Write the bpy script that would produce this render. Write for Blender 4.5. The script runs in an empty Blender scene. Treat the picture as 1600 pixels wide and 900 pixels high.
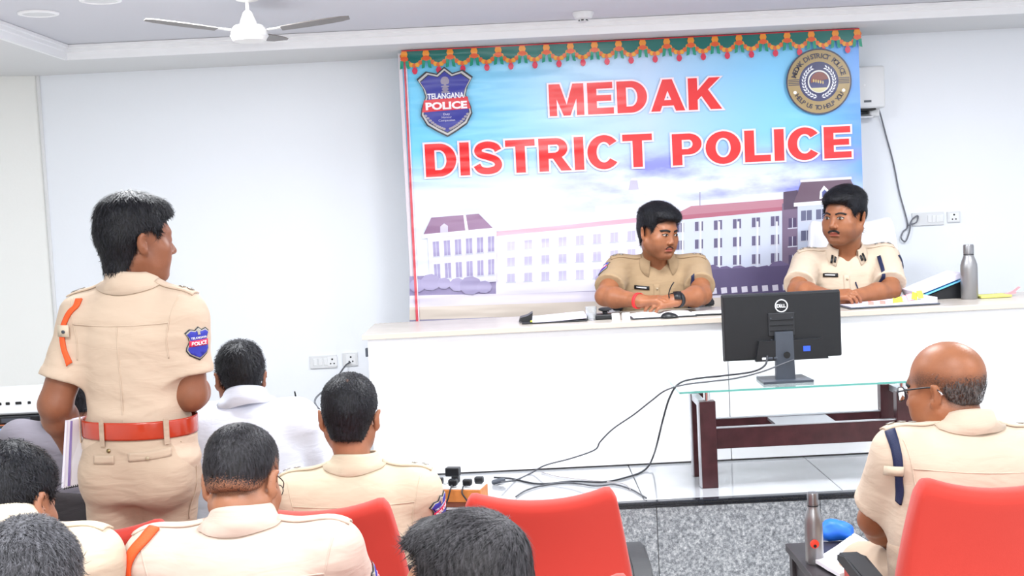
import bpy, bmesh, math, random
import numpy as np
from mathutils import Vector, Matrix
from mathutils.bvhtree import BVHTree

sc = bpy.context.scene
col = sc.collection
rad = math.radians
V = Vector
random.seed(7)

# ---------------------------------------------------------------- camera
HC = 1.62                      # eye height of the photographer
FPX = 1900.0                   # focal length in pixels of the 1600 wide frame
PITCH = math.atan(130 / FPX)
ROLL = rad(2.8)
_f = V((0, math.cos(PITCH), -math.sin(PITCH)))
_u = V((0, math.sin(PITCH), math.cos(PITCH)))
_r = V((1, 0, 0))
CR = math.cos(ROLL) * _r - math.sin(ROLL) * _u
CU = math.sin(ROLL) * _r + math.cos(ROLL) * _u
CAM = V((0, 0, HC))
cd = bpy.data.cameras.new('camera')
cam = bpy.data.objects.new('camera', cd)
col.objects.link(cam)
cd.sensor_width = 36.0
cd.lens = FPX / 1600 * 36.0
cd.clip_start = 0.05
m = Matrix((( CR.x, CU.x, -_f.x, CAM.x), (CR.y, CU.y, -_f.y, CAM.y), (CR.z, CU.z, -_f.z, CAM.z), (0, 0, 0, 1)))
cam.matrix_world = m
sc.camera = cam


def ray(px, py):
    return _f + CR * ((px - 800) / FPX) + CU * ((450 - py) / FPX)


def P(px, py, Y):
    """point seen at px,py that stands at depth Y"""
    d = ray(px, py)
    return CAM + d * (Y / d.y)


def PZ(px, py, Z):
    """point seen at px,py that lies at height Z"""
    d = ray(px, py)
    return CAM + d * ((Z - HC) / d.z)


# ---------------------------------------------------------------- light
sc.view_settings.view_transform = 'Standard'
sc.view_settings.look = 'None'
sc.view_settings.gamma = 1.0
sc.view_settings.exposure = 0.0
sc.view_settings.use_curve_mapping = False
w = bpy.data.worlds.new('world')
sc.world = w
w.use_nodes = True
w.node_tree.nodes['Background'].inputs[0].default_value = (0.9, 0.95, 1.0, 1)
w.node_tree.nodes['Background'].inputs[1].default_value = 0.6


def area_light(name, loc, target, size, power, color=(1, 1, 1), size_y=None):
    l = bpy.data.lights.new(name, 'AREA')
    l.energy = power
    l.color = color
    l.size = size
    if size_y:
        l.shape = 'RECTANGLE'
        l.size_y = size_y
    o = bpy.data.objects.new(name, l)
    col.objects.link(o)
    o.location = loc
    o.rotation_euler = (V(target) - V(loc)).to_track_quat('-Z', 'Y').to_euler()
    return o


# the photographer's flash and the LED panels of the ceiling (all out of frame)
area_light('camera_flash', (0.05, -0.12, 1.80), (0.1, 6.0, 1.25), 0.16, 26, (1.0, 0.985, 0.96))
for lx in (-1.3, 0.6, 2.4):
    for ly, lp in ((-0.8, 42), (1.9, 38), (4.6, 55)):
        area_light('ceiling_panel', (lx, ly, 2.52), (lx, ly, 0), 0.6, lp, (0.945, 0.97, 1.0))

# ---------------------------------------------------------------- materials


def lin(c):
    out = []
    for v in c[:3]:
        v = v / 255.0
        out.append(v / 12.92 if v <= 0.04045 else ((v + 0.055) / 1.055) ** 2.4)
    return (out[0], out[1], out[2], 1.0)


class NT:
    """tiny node-tree helper"""
    def __init__(s, m):
        s.t = m.node_tree
        s.n = s.t.nodes
        s.b = s.n['Principled BSDF']

    def new(s, kind, **kw):
        n = s.n.new(kind)
        for k, v in kw.items():
            if k in n.inputs:
                n.inputs[k].default_value = v
            else:
                setattr(n, k, v)
        return n

    def link(s, a, ai, b, bi):
        s.t.links.new(a.outputs[ai], b.inputs[bi])

    def ramp(s, src, out, stops):
        r = s.n.new('ShaderNodeValToRGB')
        e = r.color_ramp.elements
        while len(e) < len(stops):
            e.new(0.5)
        for el, (p, c) in zip(e, stops):
            el.position = p
            el.color = c
        s.t.links.new(src.outputs[out], r.inputs[0])
        return r


def mat(name, rgb, rough=0.5, metal=0.0, spec=0.5, bump=None, vary=None, coat=0.0, sheen=0.0, transmission=0.0, ior=1.45):
    """bump = (scale, strength, stretch); vary = (scale, amount)"""
    m = bpy.data.materials.new(name)
    m.use_nodes = True
    t = NT(m)
    b = t.b
    c = lin(rgb)
    b.inputs['Base Color'].default_value = c
    b.inputs['Roughness'].default_value = rough
    b.inputs['Metallic'].default_value = metal
    b.inputs['Specular IOR Level'].default_value = spec
    b.inputs['Coat Weight'].default_value = coat
    b.inputs['Sheen Weight'].default_value = sheen
    b.inputs['Transmission Weight'].default_value = transmission
    b.inputs['IOR'].default_value = ior
    tc = t.new('ShaderNodeTexCoord')
    if vary:
        n = t.new('ShaderNodeTexNoise', Scale=vary[0], Detail=4.0)
        t.link(tc, 'Object', n, 'Vector')
        k = vary[1]
        lo = tuple(x * (1 - k) for x in c[:3]) + (1,)
        hi = tuple(min(1, x * (1 + k)) for x in c[:3]) + (1,)
        r = t.ramp(n, 0, [(0.3, lo), (0.7, hi)])
        t.link(r, 0, b, 'Base Color')
    if bump:
        n = t.new('ShaderNodeTexNoise', Scale=bump[0], Detail=3.0)
        mp = t.new('ShaderNodeMapping')
        mp.inputs['Scale'].default_value = bump[2] if len(bump) > 2 else (1, 1, 1)
        t.link(tc, 'Object', mp, 'Vector')
        t.link(mp, 0, n, 'Vector')
        bp = t.new('ShaderNodeBump', Strength=bump[1], Distance=0.01)
        t.link(n, 0, bp, 'Height')
        t.link(bp, 0, b, 'Normal')
    return m


def attr_mat(name, rough=0.4, spec=0.5, bump=None):
    """colour printed per corner (flat print)"""
    m = mat(name, (255, 255, 255), rough, spec=spec)
    t = NT(m)
    a = t.new('ShaderNodeVertexColor', layer_name='Col')
    t.link(a, 0, t.b, 'Base Color')
    if bump:
        bump(t)
    return m


# ---------------------------------------------------------------- mesh helpers
class MB:
    """collects shapes in one bmesh"""
    def __init__(s):
        s.bm = bmesh.new()
        s.cl = None

    def add(s, verts, faces, color=None, M=None):
        vs = [s.bm.verts.new(M @ V(v) if M else V(v)) for v in verts]
        out = []
        for f in faces:
            try:
                out.append(s.bm.faces.new([vs[i] for i in f]))
            except ValueError:
                pass
        if color is not None:
            if s.cl is None:
                s.cl = s.bm.loops.layers.float_color.new('Col')
            c = lin(color)
            for f in out:
                for l in f.loops:
                    l[s.cl] = c
        return out

    def box(s, c, size, bevel=0.0, rot=None, M=None, seg=2):
        t = bmesh.new()
        bmesh.ops.create_cube(t, size=1.0)
        bmesh.ops.scale(t, vec=V(size), verts=t.verts)
        if bevel > 0:
            bmesh.ops.bevel(t, geom=list(t.edges), offset=bevel, segments=seg, profile=0.5, affect='EDGES')
        X = Matrix.Translation(V(c)) @ (rot.to_4x4() if rot else Matrix.Identity(4))
        if M:
            X = M @ X
        s._merge(t, X)
        return s

    def _merge(s, t, X):
        t.verts.index_update()
        vs = [s.bm.verts.new(X @ v.co) for v in t.verts]
        for f in t.faces:
            s.bm.faces.new([vs[v.index] for v in f.verts])
        t.free()

    def lathe(s, prof, seg=24, M=None, cap=True):
        M = M or Matrix.Identity(4)
        rings = []
        for r, z in prof:
            rings.append([s.bm.verts.new(M @ V((r * math.cos(2 * math.pi * i / seg), r * math.sin(2 * math.pi * i / seg), z))) for i in range(seg)])
        for a, b in zip(rings, rings[1:]):
            for i in range(seg):
                j = (i + 1) % seg
                s.bm.faces.new((a[i], a[j], b[j], b[i]))
        if cap:
            s.bm.faces.new(list(reversed(rings[0])))
            s.bm.faces.new(rings[-1])
        return s

    def tube(s, pts, r, sides=8, samples=8, closed=False, cap=True):
        pts = smooth_path([V(p) for p in pts], samples) if samples > 1 else [V(p) for p in pts]
        rings = []
        up = None
        n = len(pts)
        for i, p in enumerate(pts):
            t = (pts[min(i + 1, n - 1)] - pts[max(i - 1, 0)]).normalized()
            if up is None:
                up = t.orthogonal().normalized()
            up = (up - t * up.dot(t)).normalized()
            sd = t.cross(up)
            rr = r(i / (n - 1)) if callable(r) else r
            rings.append([s.bm.verts.new(p + up * (rr * math.cos(2 * math.pi * k / sides)) + sd * (rr * math.sin(2 * math.pi * k / sides))) for k in range(sides)])
        for a, b in zip(rings, rings[1:]):
            for k in range(sides):
                j = (k + 1) % sides
                s.bm.faces.new((a[k], a[j], b[j], b[k]))
        if cap:
            s.bm.faces.new(list(reversed(rings[0])))
            s.bm.faces.new(rings[-1])
        return s

    def prism(s, outline, depth, M=None, color=None):
        """outline in local xy, extruded along local -z by depth"""
        n = len(outline)
        vs = [(x, y, 0) for x, y in outline] + [(x, y, -depth) for x, y in outline]
        fs = [tuple(range(n)), tuple(range(2 * n - 1, n - 1, -1))]
        fs += [(i, i + n, (i + 1) % n + n, (i + 1) % n) for i in range(n)]
        s.add(vs, fs, color, M)
        return s


def smooth_path(pts, k):
    if len(pts) < 3:
        return [pts[0].lerp(pts[-1], i / k) for i in range(k + 1)]
    out = []
    for i in range(len(pts) - 1):
        p0 = pts[max(i - 1, 0)]; p1 = pts[i]; p2 = pts[i + 1]; p3 = pts[min(i + 2, len(pts) - 1)]
        for j in range(k):
            t = j / k
            out.append(0.5 * ((2 * p1) + (p2 - p0) * t + (2 * p0 - 5 * p1 + 4 * p2 - p3) * t * t + (3 * p1 - p0 - 3 * p2 + p3) * t ** 3))
    out.append(pts[-1])
    return out


def tag(o, label=None, cat=None, group=None, kind=None):
    if label: o['label'] = label
    if cat: o['category'] = cat
    if group: o['group'] = group
    if kind: o['kind'] = kind
    return o


def link(name, me, mt, parent=None, loc=None, rot=None):
    o = bpy.data.objects.new(name, me)
    col.objects.link(o)
    if mt and me:
        me.materials.append(mt)
    if parent:
        o.parent = parent
    if loc is not None:
        o.location = loc
    if rot is not None:
        o.rotation_euler = rot
    return o


def obj(name, mb, mt, parent=None, loc=None, rot=None, smooth=False, kind=None, origin=None):
    """ONE mesh object. origin: subtract this point from every vertex (and stand the object there when top-level)"""
    bm = mb.bm if isinstance(mb, MB) else mb
    bmesh.ops.recalc_face_normals(bm, faces=bm.faces)
    if origin is not None:
        bmesh.ops.translate(bm, vec=-V(origin), verts=bm.verts)
        if parent is None:
            loc = origin
    me = bpy.data.meshes.new(name)
    bm.to_mesh(me)
    bm.free()
    if smooth:
        me.shade_smooth()
        if smooth == 'auto':
            me.set_sharp_from_angle(angle=rad(35))
    o = link(name, me, mt, parent, loc, rot)
    if kind:
        o['kind'] = kind
    return o


def empty(name, loc, rotz=0.0, label=None, cat=None, group=None):
    o = bpy.data.objects.new(name, None)
    col.objects.link(o)
    o.location = loc
    o.rotation_euler = (0, 0, rotz)
    o.empty_display_size = 0.1
    return tag(o, label, cat, group)


def np_mesh(name, verts, faces, smooth=True):
    """numpy verts (n,3) and quads (m,4) to a mesh, quickly"""
    me = bpy.data.meshes.new(name)
    n, q = len(verts), len(faces)
    k = faces.shape[1]
    me.vertices.add(n)
    me.vertices.foreach_set('co', np.asarray(verts, np.float32).ravel())
    me.loops.add(q * k)
    me.loops.foreach_set('vertex_index', np.asarray(faces, np.int32).ravel())
    me.polygons.add(q)
    me.polygons.foreach_set('loop_start', np.arange(0, q * k, k, dtype=np.int32))
    me.polygons.foreach_set('use_smooth', np.full(q, smooth, bool))
    me.update(calc_edges=True)
    return me


def text_geo(s, size=1.0, bold=0.0, spacing=1.0, extrude=0.0):
    """verts, faces of a flat line of text, centred on x, baseline y=0"""
    c = bpy.data.curves.new('text', 'FONT')
    c.body = s
    c.size = size
    c.offset = bold * size
    c.extrude = extrude
    c.space_character = spacing
    c.align_x = 'CENTER'
    c.resolution_u = 3
    o = bpy.data.objects.new('text', c)
    col.objects.link(o)
    dg = bpy.context.evaluated_depsgraph_get()
    me = bpy.data.meshes.new_from_object(o.evaluated_get(dg))
    vs = [tuple(v.co) for v in me.vertices]
    fs = [tuple(p.vertices) for p in me.polygons]
    bpy.data.objects.remove(o)
    bpy.data.curves.remove(c)
    bpy.data.meshes.remove(me)
    return vs, fs
# ---------------------------------------------------------------- the setting
ZP = 0.41            # top of the dais
YW = 6.90            # back wall
ZS = 2.47            # underside of the dropped ceiling border
ZC = 2.545           # middle of the ceiling
M_wall = mat('painted_wall_cool', (241, 245, 251), 0.62, bump=(60, 0.04))
M_wall2 = mat('painted_wall_warm', (240, 241, 238), 0.62, bump=(60, 0.04))
M_ceil = mat('ceiling_paint', (214, 215, 222), 0.75)
M_soff = mat('border_paint', (226, 227, 228), 0.7)
M_trim = mat('gloss_white_trim', (250, 251, 253), 0.45)
M_floor = mat('floor_vitrified', (196, 192, 186), 0.25, vary=(6, 0.06))


def wall(name, a, b, z0, z1, mt, th=0.12):
    """upright slab from a to b, its inner face on that line, its thickness to the outer side"""
    a, b = V((a[0], a[1], 0)), V((b[0], b[1], 0))
    t = (b - a).normalized()
    n = V((-t.y, t.x, 0)) * th
    mb = MB()
    p = [a, b, b + n, a + n]
    vs = [(q.x, q.y, z0) for q in p] + [(q.x, q.y, z1) for q in p]
    mb.add(vs, [(0, 1, 2, 3), (4, 5, 6, 7), (0, 1, 5, 4), (1, 2, 6, 5), (2, 3, 7, 6), (3, 0, 4, 7)])
    o = obj(name, mb, mt)
    o['kind'] = 'structure'
    return o


XC = -2.60           # the corner where the back wall bends
XB, YB = -3.75, 6.48
wall('wall_back', (4.1, YW), (XC, YW), 0, 2.62, M_wall, -0.12)
wall('wall_back_left', (XC, YW), (XB, YB), 0, 2.62, M_wall2, -0.12)
wall('wall_left', (XB, YB), (XB, -3.0), 0, 2.62, M_wall2, -0.12)
wall('wall_front', (XB, -3.0), (4.1, -3.0), 0, 2.62, M_wall2, -0.12)
wall('wall_right', (4.1, -3.0), (4.1, YW), 0, 2.62, M_wall, -0.12)
mb = MB(); mb.box((0.17, 1.95, -0.05), (8.1, 10.1, 0.1)); tag(obj('floor', mb, M_floor), kind='structure')
mb = MB(); mb.box((0.17, 1.95, ZC + 0.05), (8.1, 10.1, 0.1)); tag(obj('ceiling', mb, M_ceil), kind='structure')
# dropped border all round the middle of the ceiling, its inner edge faced with a white moulding
TX0, TX1, TY0, TY1 = -2.23, 3.3, -2.2, 6.31
mb = MB()
zt = ZC - 0.001
mb.box(((XB + TX0) / 2 - 0.05, 1.95, (ZS + zt) / 2), (TX0 - XB + 0.1, 10.0, zt - ZS))
mb.box(((TX1 + 4.1) / 2 + 0.05, 1.95, (ZS + zt) / 2), (4.1 - TX1 + 0.1, 10.0, zt - ZS))
mb.box(((TX0 + TX1) / 2, (TY1 + YW) / 2 + 0.05, (ZS + zt) / 2), (TX1 - TX0, YW - TY1 + 0.1, zt - ZS))
mb.box(((TX0 + TX1) / 2, (TY0 - 3.0) / 2 - 0.05, (ZS + zt) / 2), (TX1 - TX0, TY0 + 3.1, zt - ZS))
tag(obj('ceiling_border', mb, M_soff), kind='structure')


def moulding(name, a, b, inward):
    """stepped white moulding along the edge a-b"""
    a, b, n = V(a), V(b), V(inward)
    prof = [(-0.004, 0.0), (0.014, 0.0), (0.014, 0.036), (0.022, 0.040), (0.022, 0.056), (0.030, 0.060), (0.030, 0.074), (-0.004, 0.074)]
    mb = MB()
    vs = []
    for q in (a, b):
        for d, z in prof:
            vs.append(tuple(q + n * d + V((0, 0, z - 0.001))))
    k = len(prof)
    fs = [(i, (i + 1) % k, (i + 1) % k + k, i + k) for i in range(k)] + [tuple(range(k)), tuple(range(2 * k - 1, k - 1, -1))]
    mb.add(vs, fs)
    return tag(obj(name, mb, M_trim), kind='structure')


moulding('trim_1', (TX0, TY1, ZS), (TX1, TY1, ZS), (0, -1, 0))
moulding('trim_2', (TX0, TY0, ZS), (TX0, TY1, ZS), (1, 0, 0))
moulding('trim_3', (TX1, TY0, ZS), (TX1, TY1, ZS), (-1, 0, 0))
# slim corner bead where the back wall bends
mb = MB(); mb.lathe([(0.012, 0), (0.012, ZS - 0.001)], 10, Matrix.Translation((XC, YW - 0.006, 0)))
tag(obj('trim_4', mb, M_soff, smooth='auto'), kind='structure')

# ---- the dais: polished tiles on a granite-faced riser
PX0, PX1, PY0 = -0.71, 4.09, 4.79
M_core = mat('dais_concrete', (150, 150, 150), 0.8)
M_tile = mat('polished_grey_tile', (164, 166, 170), 0.07, vary=(5, 0.05), coat=0.3)
M_nose = mat('black_granite', (30, 33, 40), 0.12, vary=(220, 0.5))
M_gran = mat('speckled_granite', (150, 155, 160), 0.35)
t = NT(M_gran)
tc = t.new('ShaderNodeTexCoord')
n1 = t.new('ShaderNodeTexNoise', Scale=85.0, Detail=5.0, Roughness=0.7)
v1 = t.new('ShaderNodeTexVoronoi', Scale=120.0)
t.link(tc, 'Object', n1, 'Vector'); t.link(tc, 'Object', v1, 'Vector')
r1 = t.ramp(n1, 0, [(0.30, lin((82, 87, 93))), (0.47, lin((136, 141, 147))), (0.56, lin((166, 171, 176))), (0.72, lin((212, 215, 218)))])
mx = t.new('ShaderNodeMixRGB', blend_type='MULTIPLY')
mx.inputs[0].default_value = 0.35
r2 = t.ramp(v1, 'Distance', [(0.1, (0.35, 0.36, 0.38, 1)), (0.5, (1, 1, 1, 1))])
t.link(r1, 0, mx, 1); t.link(r2, 0, mx, 2); t.link(mx, 0, t.b, 'Base Color')

mb = MB(); mb.box(((PX0 + PX1) / 2, (PY0 + 0.02 + YW) / 2, (ZP - 0.016) / 2), (PX1 - PX0, YW - PY0 - 0.02, ZP - 0.016))
dais = tag(obj('floor_dais', mb, M_core), kind='structure')
xt = [-0.71, -0.31, 0.49, 1.29, 2.09, 2.89, 4.09]
yt = [PY0 + 0.035, 5.42, 6.02, 6.62, 6.90]
for a, b in zip(xt, xt[1:]):
    for c, d in zip(yt, yt[1:]):
        mb = MB(); mb.box(((a + b) / 2, (c + d) / 2, ZP - 0.008), (b - a - 0.003, d - c - 0.003, 0.016), 0.0015, seg=1)
        obj('tile', mb, M_tile, dais)
mb = MB()
mb.box(((PX0 + PX1) / 2, PY0 + 0.014, ZP - 0.0065), (PX1 - PX0 + 0.02, 0.040, 0.013), 0.004)
obj('nosing', mb, M_nose, dais)
mb = MB()
mb.box(((PX0 + PX1) / 2, PY0 + 0.012, ZP - 0.0195), (PX1 - PX0, 0.026, 0.0125), 0.003)
obj('nosing_strip', mb, M_nose, dais)
xr = [-0.71, -0.12, 0.535, 1.19, 1.85, 2.50, 3.2, 4.09]
for a, b in zip(xr, xr[1:]):
    mb = MB(); mb.box(((a + b) / 2, PY0 + 0.012, (ZP - 0.026) / 2), (b - a - 0.0025, 0.018, ZP - 0.027), 0.0015, seg=1)
    obj('riser_panel', mb, M_gran, dais)
mb = MB(); mb.box((PX0 + 0.002, (PY0 + YW) / 2 + 0.01, (ZP - 0.02) / 2), (0.018, YW - PY0 - 0.02, ZP - 0.02))
obj('riser_panel', mb, M_gran, dais)
# ---------------------------------------------------------------- the flex banner on the back wall
YBN = 6.562          # hung from the dropped border, clear of the wall
SB = 6.562 / 6.862
bx0, bx1, bz0, bz1 = P(628, 82, YBN).x, P(1341, 46, YBN).x, 0.72, ZS - 0.004
BW, BH = bx1 - bx0, bz1 - bz0


def flex_bump(t):
    """slack ripples of the vinyl, running down from the upper right"""
    tc = t.new('ShaderNodeTexCoord')
    mp = t.new('ShaderNodeMapping')
    mp.inputs['Rotation'].default_value = (0, rad(-24), 0)
    mp.inputs['Scale'].default_value = (0.9, 1.0, 5.5)
    n = t.new('ShaderNodeTexNoise', Scale=1.7, Detail=1.5)
    t.link(tc, 'Object', mp, 'Vector'); t.link(mp, 0, n, 'Vector')
    # ripples fade towards the right-hand half
    sp = t.new('ShaderNodeSeparateXYZ')
    t.link(tc, 'Object', sp, 0)
    mr = t.new('ShaderNodeMapRange')
    mr.inputs[1].default_value = -0.55; mr.inputs[2].default_value = 0.75
    mr.inputs[3].default_value = 1.0; mr.inputs[4].default_value = 0.12
    t.link(sp, 0, mr, 0)
    mu = t.new('ShaderNodeMath', operation='MULTIPLY')
    t.link(n, 0, mu, 0); t.link(mr, 0, mu, 1)
    bp = t.new('ShaderNodeBump', Strength=0.9, Distance=0.05)
    t.link(mu, 0, bp, 'Height')
    t.link(bp, 0, t.b, 'Normal')


M_print = attr_mat('banner_ink', 0.30, 0.55, flex_bump)
M_sheet = mat('banner_vinyl', (170, 220, 250), 0.30, spec=0.55)
t = NT(M_sheet)
flex_bump(t)
tc = t.new('ShaderNodeTexCoord')
sp = t.new('ShaderNodeSeparateXYZ'); t.link(tc, 'Object', sp, 0)


def rng(src, si, a, b, lo=0.0, hi=1.0):
    mr = t.new('ShaderNodeMapRange')
    mr.interpolation_type = 'SMOOTHSTEP'
    mr.inputs[1].default_value = a; mr.inputs[2].default_value = b
    mr.inputs[3].default_value = lo; mr.inputs[4].default_value = hi
    t.link(src, si, mr, 0)
    return mr


def mixc(fac, fo, a, b, mode='MIX'):
    mx = t.new('ShaderNodeMixRGB', blend_type=mode)
    if fac is not None: t.link(fac, fo, mx, 0)
    for i, q in ((1, a), (2, b)):
        if isinstance(q, tuple): mx.inputs[i].default_value = q
        else: t.link(q, 0, mx, i)
    return mx


# printed sky: cyan at the top corners, pale middle, violet cloud bank, white haze low down
top = t.ramp(sp, 0, [(0.0, lin((120, 212, 252))), (0.33, lin((182, 220, 250))), (0.55, lin((190, 216, 248))), (1.0, lin((112, 206, 254)))])
mrx = rng(sp, 0, bx0, bx1); t.link(mrx, 0, top, 0)
n = t.new('ShaderNodeTexNoise', Scale=2.6, Detail=5.0, Roughness=0.55)
mp = t.new('ShaderNodeMapping'); mp.inputs['Scale'].default_value = (0.8, 1, 2.4)
t.link(tc, 'Object', mp, 'Vector'); t.link(mp, 0, n, 'Vector')
bank = rng(sp, 2, 1.96, 1.79)
bank2 = rng(sp, 2, 1.50, 1.66)
right = rng(sp, 0, 0.0, 0.75)
cl = t.ramp(n, 0, [(0.36, (1, 1, 1, 1)), (0.56, (0, 0, 0, 1))])
mul = t.new('ShaderNodeMath', operation='MULTIPLY'); t.link(bank, 0, mul, 0); t.link(bank2, 0, mul, 1)
mul2 = t.new('ShaderNodeMath', operation='MULTIPLY'); t.link(mul, 0, mul2, 0); t.link(cl, 0, mul2, 1)
mul3 = t.new('ShaderNodeMath', operation='MULTIPLY'); t.link(mul2, 0, mul3, 0); t.link(right, 0, mul3, 1)
low = rng(sp, 2, 1.95, 1.66)
c1 = mixc(low, 0, top, lin((226, 234, 250)))
blue_r = rng(sp, 0, 1.55, 1.98)
blue_z = rng(sp, 2, 1.5, 1.72)
bm_ = t.new('ShaderNodeMath', operation='MULTIPLY'); t.link(blue_r, 0, bm_, 0); t.link(blue_z, 0, bm_, 1)
c1b = mixc(bm_, 0, c1, lin((104, 160, 240)))
c2 = mixc(mul3, 0, c1b, lin((140, 146, 232)))
t.link(c2, 0, t.b, 'Base Color')

mb = MB()
mb.box(((bx0 + bx1) / 2, YBN + 0.008, (bz0 + bz1) / 2), (BW, 0.014, BH))
banner = obj('banner', mb, M_sheet)
tag(banner, 'large printed vinyl banner with red lettering hung on the white back wall', 'banner')
FRONT = YBN + 0.001
LAY = [0]
LSTEP = 0.00003
ABOUT = [None]       # (x, z): scale printed shapes about this point to the sheet's size


def sized(x, z):
    if ABOUT[0] is None: return (x, z)
    ax, az = ABOUT[0]
    return (ax + (x - ax) * SB, az + (z - az) * SB)


def layer():
    """next printed layer, a hair in front of the one before"""
    LAY[0] += 1
    return FRONT - LSTEP * LAY[0]


def bp_(px, py):
    q = P(px, py, YBN)
    return (q.x, q.z)


def printed(name, shapes, parent=None, label=None):
    """shapes: list of (outline [(x,z)], colour); later ones lie in front"""
    mb = MB()
    for out, c in shapes:
        y = layer()
        n = len(out)
        pts = [(q[0], y, q[1]) for q in (sized(x, z) for x, z in out)]
        if n > 5:      # star-shaped outlines: fan from the middle
            pts.append((sum(p_[0] for p_ in pts) / n, y, sum(p_[2] for p_ in pts) / n))
            mb.add(pts, [(i, (i + 1) % n, n) for i in range(n)], c)
        else:
            mb.add(pts, [tuple(range(n))], c)
    bm = mb.bm
    bmesh.ops.triangulate(bm, faces=[f for f in bm.faces if len(f.verts) > 4])
    for f in bm.faces:
        f.normal_update()
        if f.normal.y > 0: f.normal_flip()
    me = bpy.data.meshes.new(name); bm.to_mesh(me); bm.free()
    o = link(name, me, M_print, parent or banner)
    if label: o['label'] = label
    return o


def ell_pts(cx, cz, rx, rz, n=32, a0=0.0, a1=360.0):
    full = abs(a1 - a0) >= 359.9
    k = n if full else n + 1
    return [(cx + rx * math.cos(rad(a0 + (a1 - a0) * i / n)), cz + rz * math.sin(rad(a0 + (a1 - a0) * i / n))) for i in range(k)]


def quad(a, b, c, d):
    return [a, b, c, d]


# --- printed building (drawn in the frame of the photo, on the sheet)
WHITE, VIO, ROOF, WIN = (238, 240, 248), (176, 170, 205), (112, 92, 108), (118, 118, 150)
sh = []


def pq(pts, c):
    sh.append(([bp_(*p) for p in pts], c))


def lerp2(a, b, s):
    return (a[0] + (b[0] - a[0]) * s, a[1] + (b[1] - a[1]) * s)


def facade(tl, tr, br, bl, nx, ny, wcol, w0=0.22, w1=0.78, h0=0.2, h1=0.72, frame=True):
    for i in range(nx):
        for j in range(ny):
            def at(u, v):
                return lerp2(lerp2(tl, tr, u), lerp2(bl, br, u), v)
            u0, u1 = (i + w0) / nx, (i + w1) / nx
            v0, v1 = (j + h0) / ny, (j + h1) / ny
            if frame:
                g = 0.06 / nx; q = 0.06 / ny
                pq([at(u0 - g, v1), at(u1 + g, v1), at(u1 + g, v1 + q), at(u0 - g, v1 + q)], (205, 208, 222))
            pq([at(u0, v0), at(u1, v0), at(u1, v1), at(u0, v1)], wcol)
            um = (u0 + u1) / 2; e = 0.02 / nx
            pq([at(um - e, v0), at(um + e, v0), at(um + e, v1), at(um - e, v1)], (214, 216, 230))


# ground, hedge and forecourt
pq([(640, 440), (1345, 405), (1352, 640), (645, 660)], (216, 202, 196))
pq([(640, 432), (1340, 402), (1340, 455), (640, 478)], (150, 140, 178))
pq([(640, 462), (1340, 446), (1340, 462), (640, 484)], (222, 216, 232))
pq([(640, 480), (1345, 458), (1345, 492), (640, 506)], (214, 202, 190))
pq([(640, 500), (1345, 478), (1345, 600), (640, 640)], (150, 146, 168))
# set-back upper floors
pq([(930, 322), (1040, 316), (1040, 345), (930, 352)], (226, 228, 240))
pq([(1048, 316), (1150, 309), (1150, 336), (1048, 343)], (222, 226, 240))
pq([(1160, 305), (1225, 300), (1225, 326), (1160, 332)], (224, 228, 242))
pq([(985, 282), (996, 282), (998, 296), (982, 297)], (196, 192, 214))
pq([(987, 278), (994, 278), (996, 282), (985, 282)], (222, 222, 236))
pq([(1093, 300), (1094.5, 300), (1094.5, 340), (1093, 340)], (150, 146, 170))
# long left wing, flash glare painted into its pale colours
pq([(775, 366), (1000, 345), (1000, 452), (775, 460)], (236, 232, 246))
pq([(775, 362), (1000, 340), (1000, 347), (775, 369)], (222, 178, 196))
facade((785, 374), (1000, 354), (1000, 440), (785, 448), 8, 3, (200, 194, 222), 0.28, 0.72)
# right-hand wing
pq([(1058, 340), (1228, 325), (1228, 425), (1058, 432)], (208, 216, 236))
pq([(1058, 336), (1224, 322), (1224, 329), (1058, 344)], (176, 104, 124))
pq([(1062, 331), (1080, 322), (1224, 311), (1224, 323), (1058, 337)], (186, 130, 146))
facade((1048, 344), (1226, 331), (1226, 418), (1048, 426), 6, 3, (104, 98, 130), 0.27, 0.70)
for u in (1065, 1093, 1122, 1152, 1182, 1212):
    pq([(u, 346), (u + 3, 346), (u + 3, 422), (u, 422)], (226, 230, 244))
# recessed bay beside the right tower
pq([(1222, 318), (1252, 314), (1252, 430), (1222, 432)], (128, 112, 136))
pq([(1224, 300), (1246, 297), (1246, 326), (1224, 328)], (92, 78, 98))
facade((1226, 336), (1250, 334), (1250, 420), (1226, 422), 1, 3, (92, 82, 112), 0.25, 0.75)
# right tower with its mansard roof
pq([(1246, 322), (1345, 314), (1345, 425), (1246, 430)], (202, 210, 228))
facade((1248, 326), (1342, 318), (1342, 412), (1248, 420), 4, 3, (110, 112, 138), 0.14, 0.86, 0.12, 0.62)
pq([(1240, 317), (1345, 309), (1345, 315), (1240, 323)], (240, 242, 248))
pq([(1252, 284), (1328, 279), (1342, 309), (1240, 317)], ROOF)
pq([(1250, 281), (1330, 276), (1331, 280), (1250, 285)], (222, 220, 228))
pq([(1280, 311), (1281, 299), (1287, 290), (1295, 298), (1297, 310)], (240, 240, 246))
pq([(1284, 308), (1284, 300), (1288, 296), (1292, 300), (1292, 307)], (96, 104, 160))
# left tower (print colours paled to carry the flash glare)
pq([(668, 368), (776, 358), (776, 440), (672, 448)], (226, 224, 242))
facade((672, 374), (776, 364), (776, 436), (676, 444), 6, 2, (164, 156, 196), 0.22, 0.78, 0.12, 0.78)
pq([(660, 366), (778, 355), (778, 361), (660, 373)], (240, 240, 250))
pq([(674, 340), (748, 334), (770, 356), (662, 366)], (150, 118, 150))
pq([(724, 336), (728, 336), (732, 360), (727, 360)], (232, 224, 238))
pq([(688, 364), (688, 354), (694, 349), (700, 353), (700, 363)], (206, 200, 226))
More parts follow.
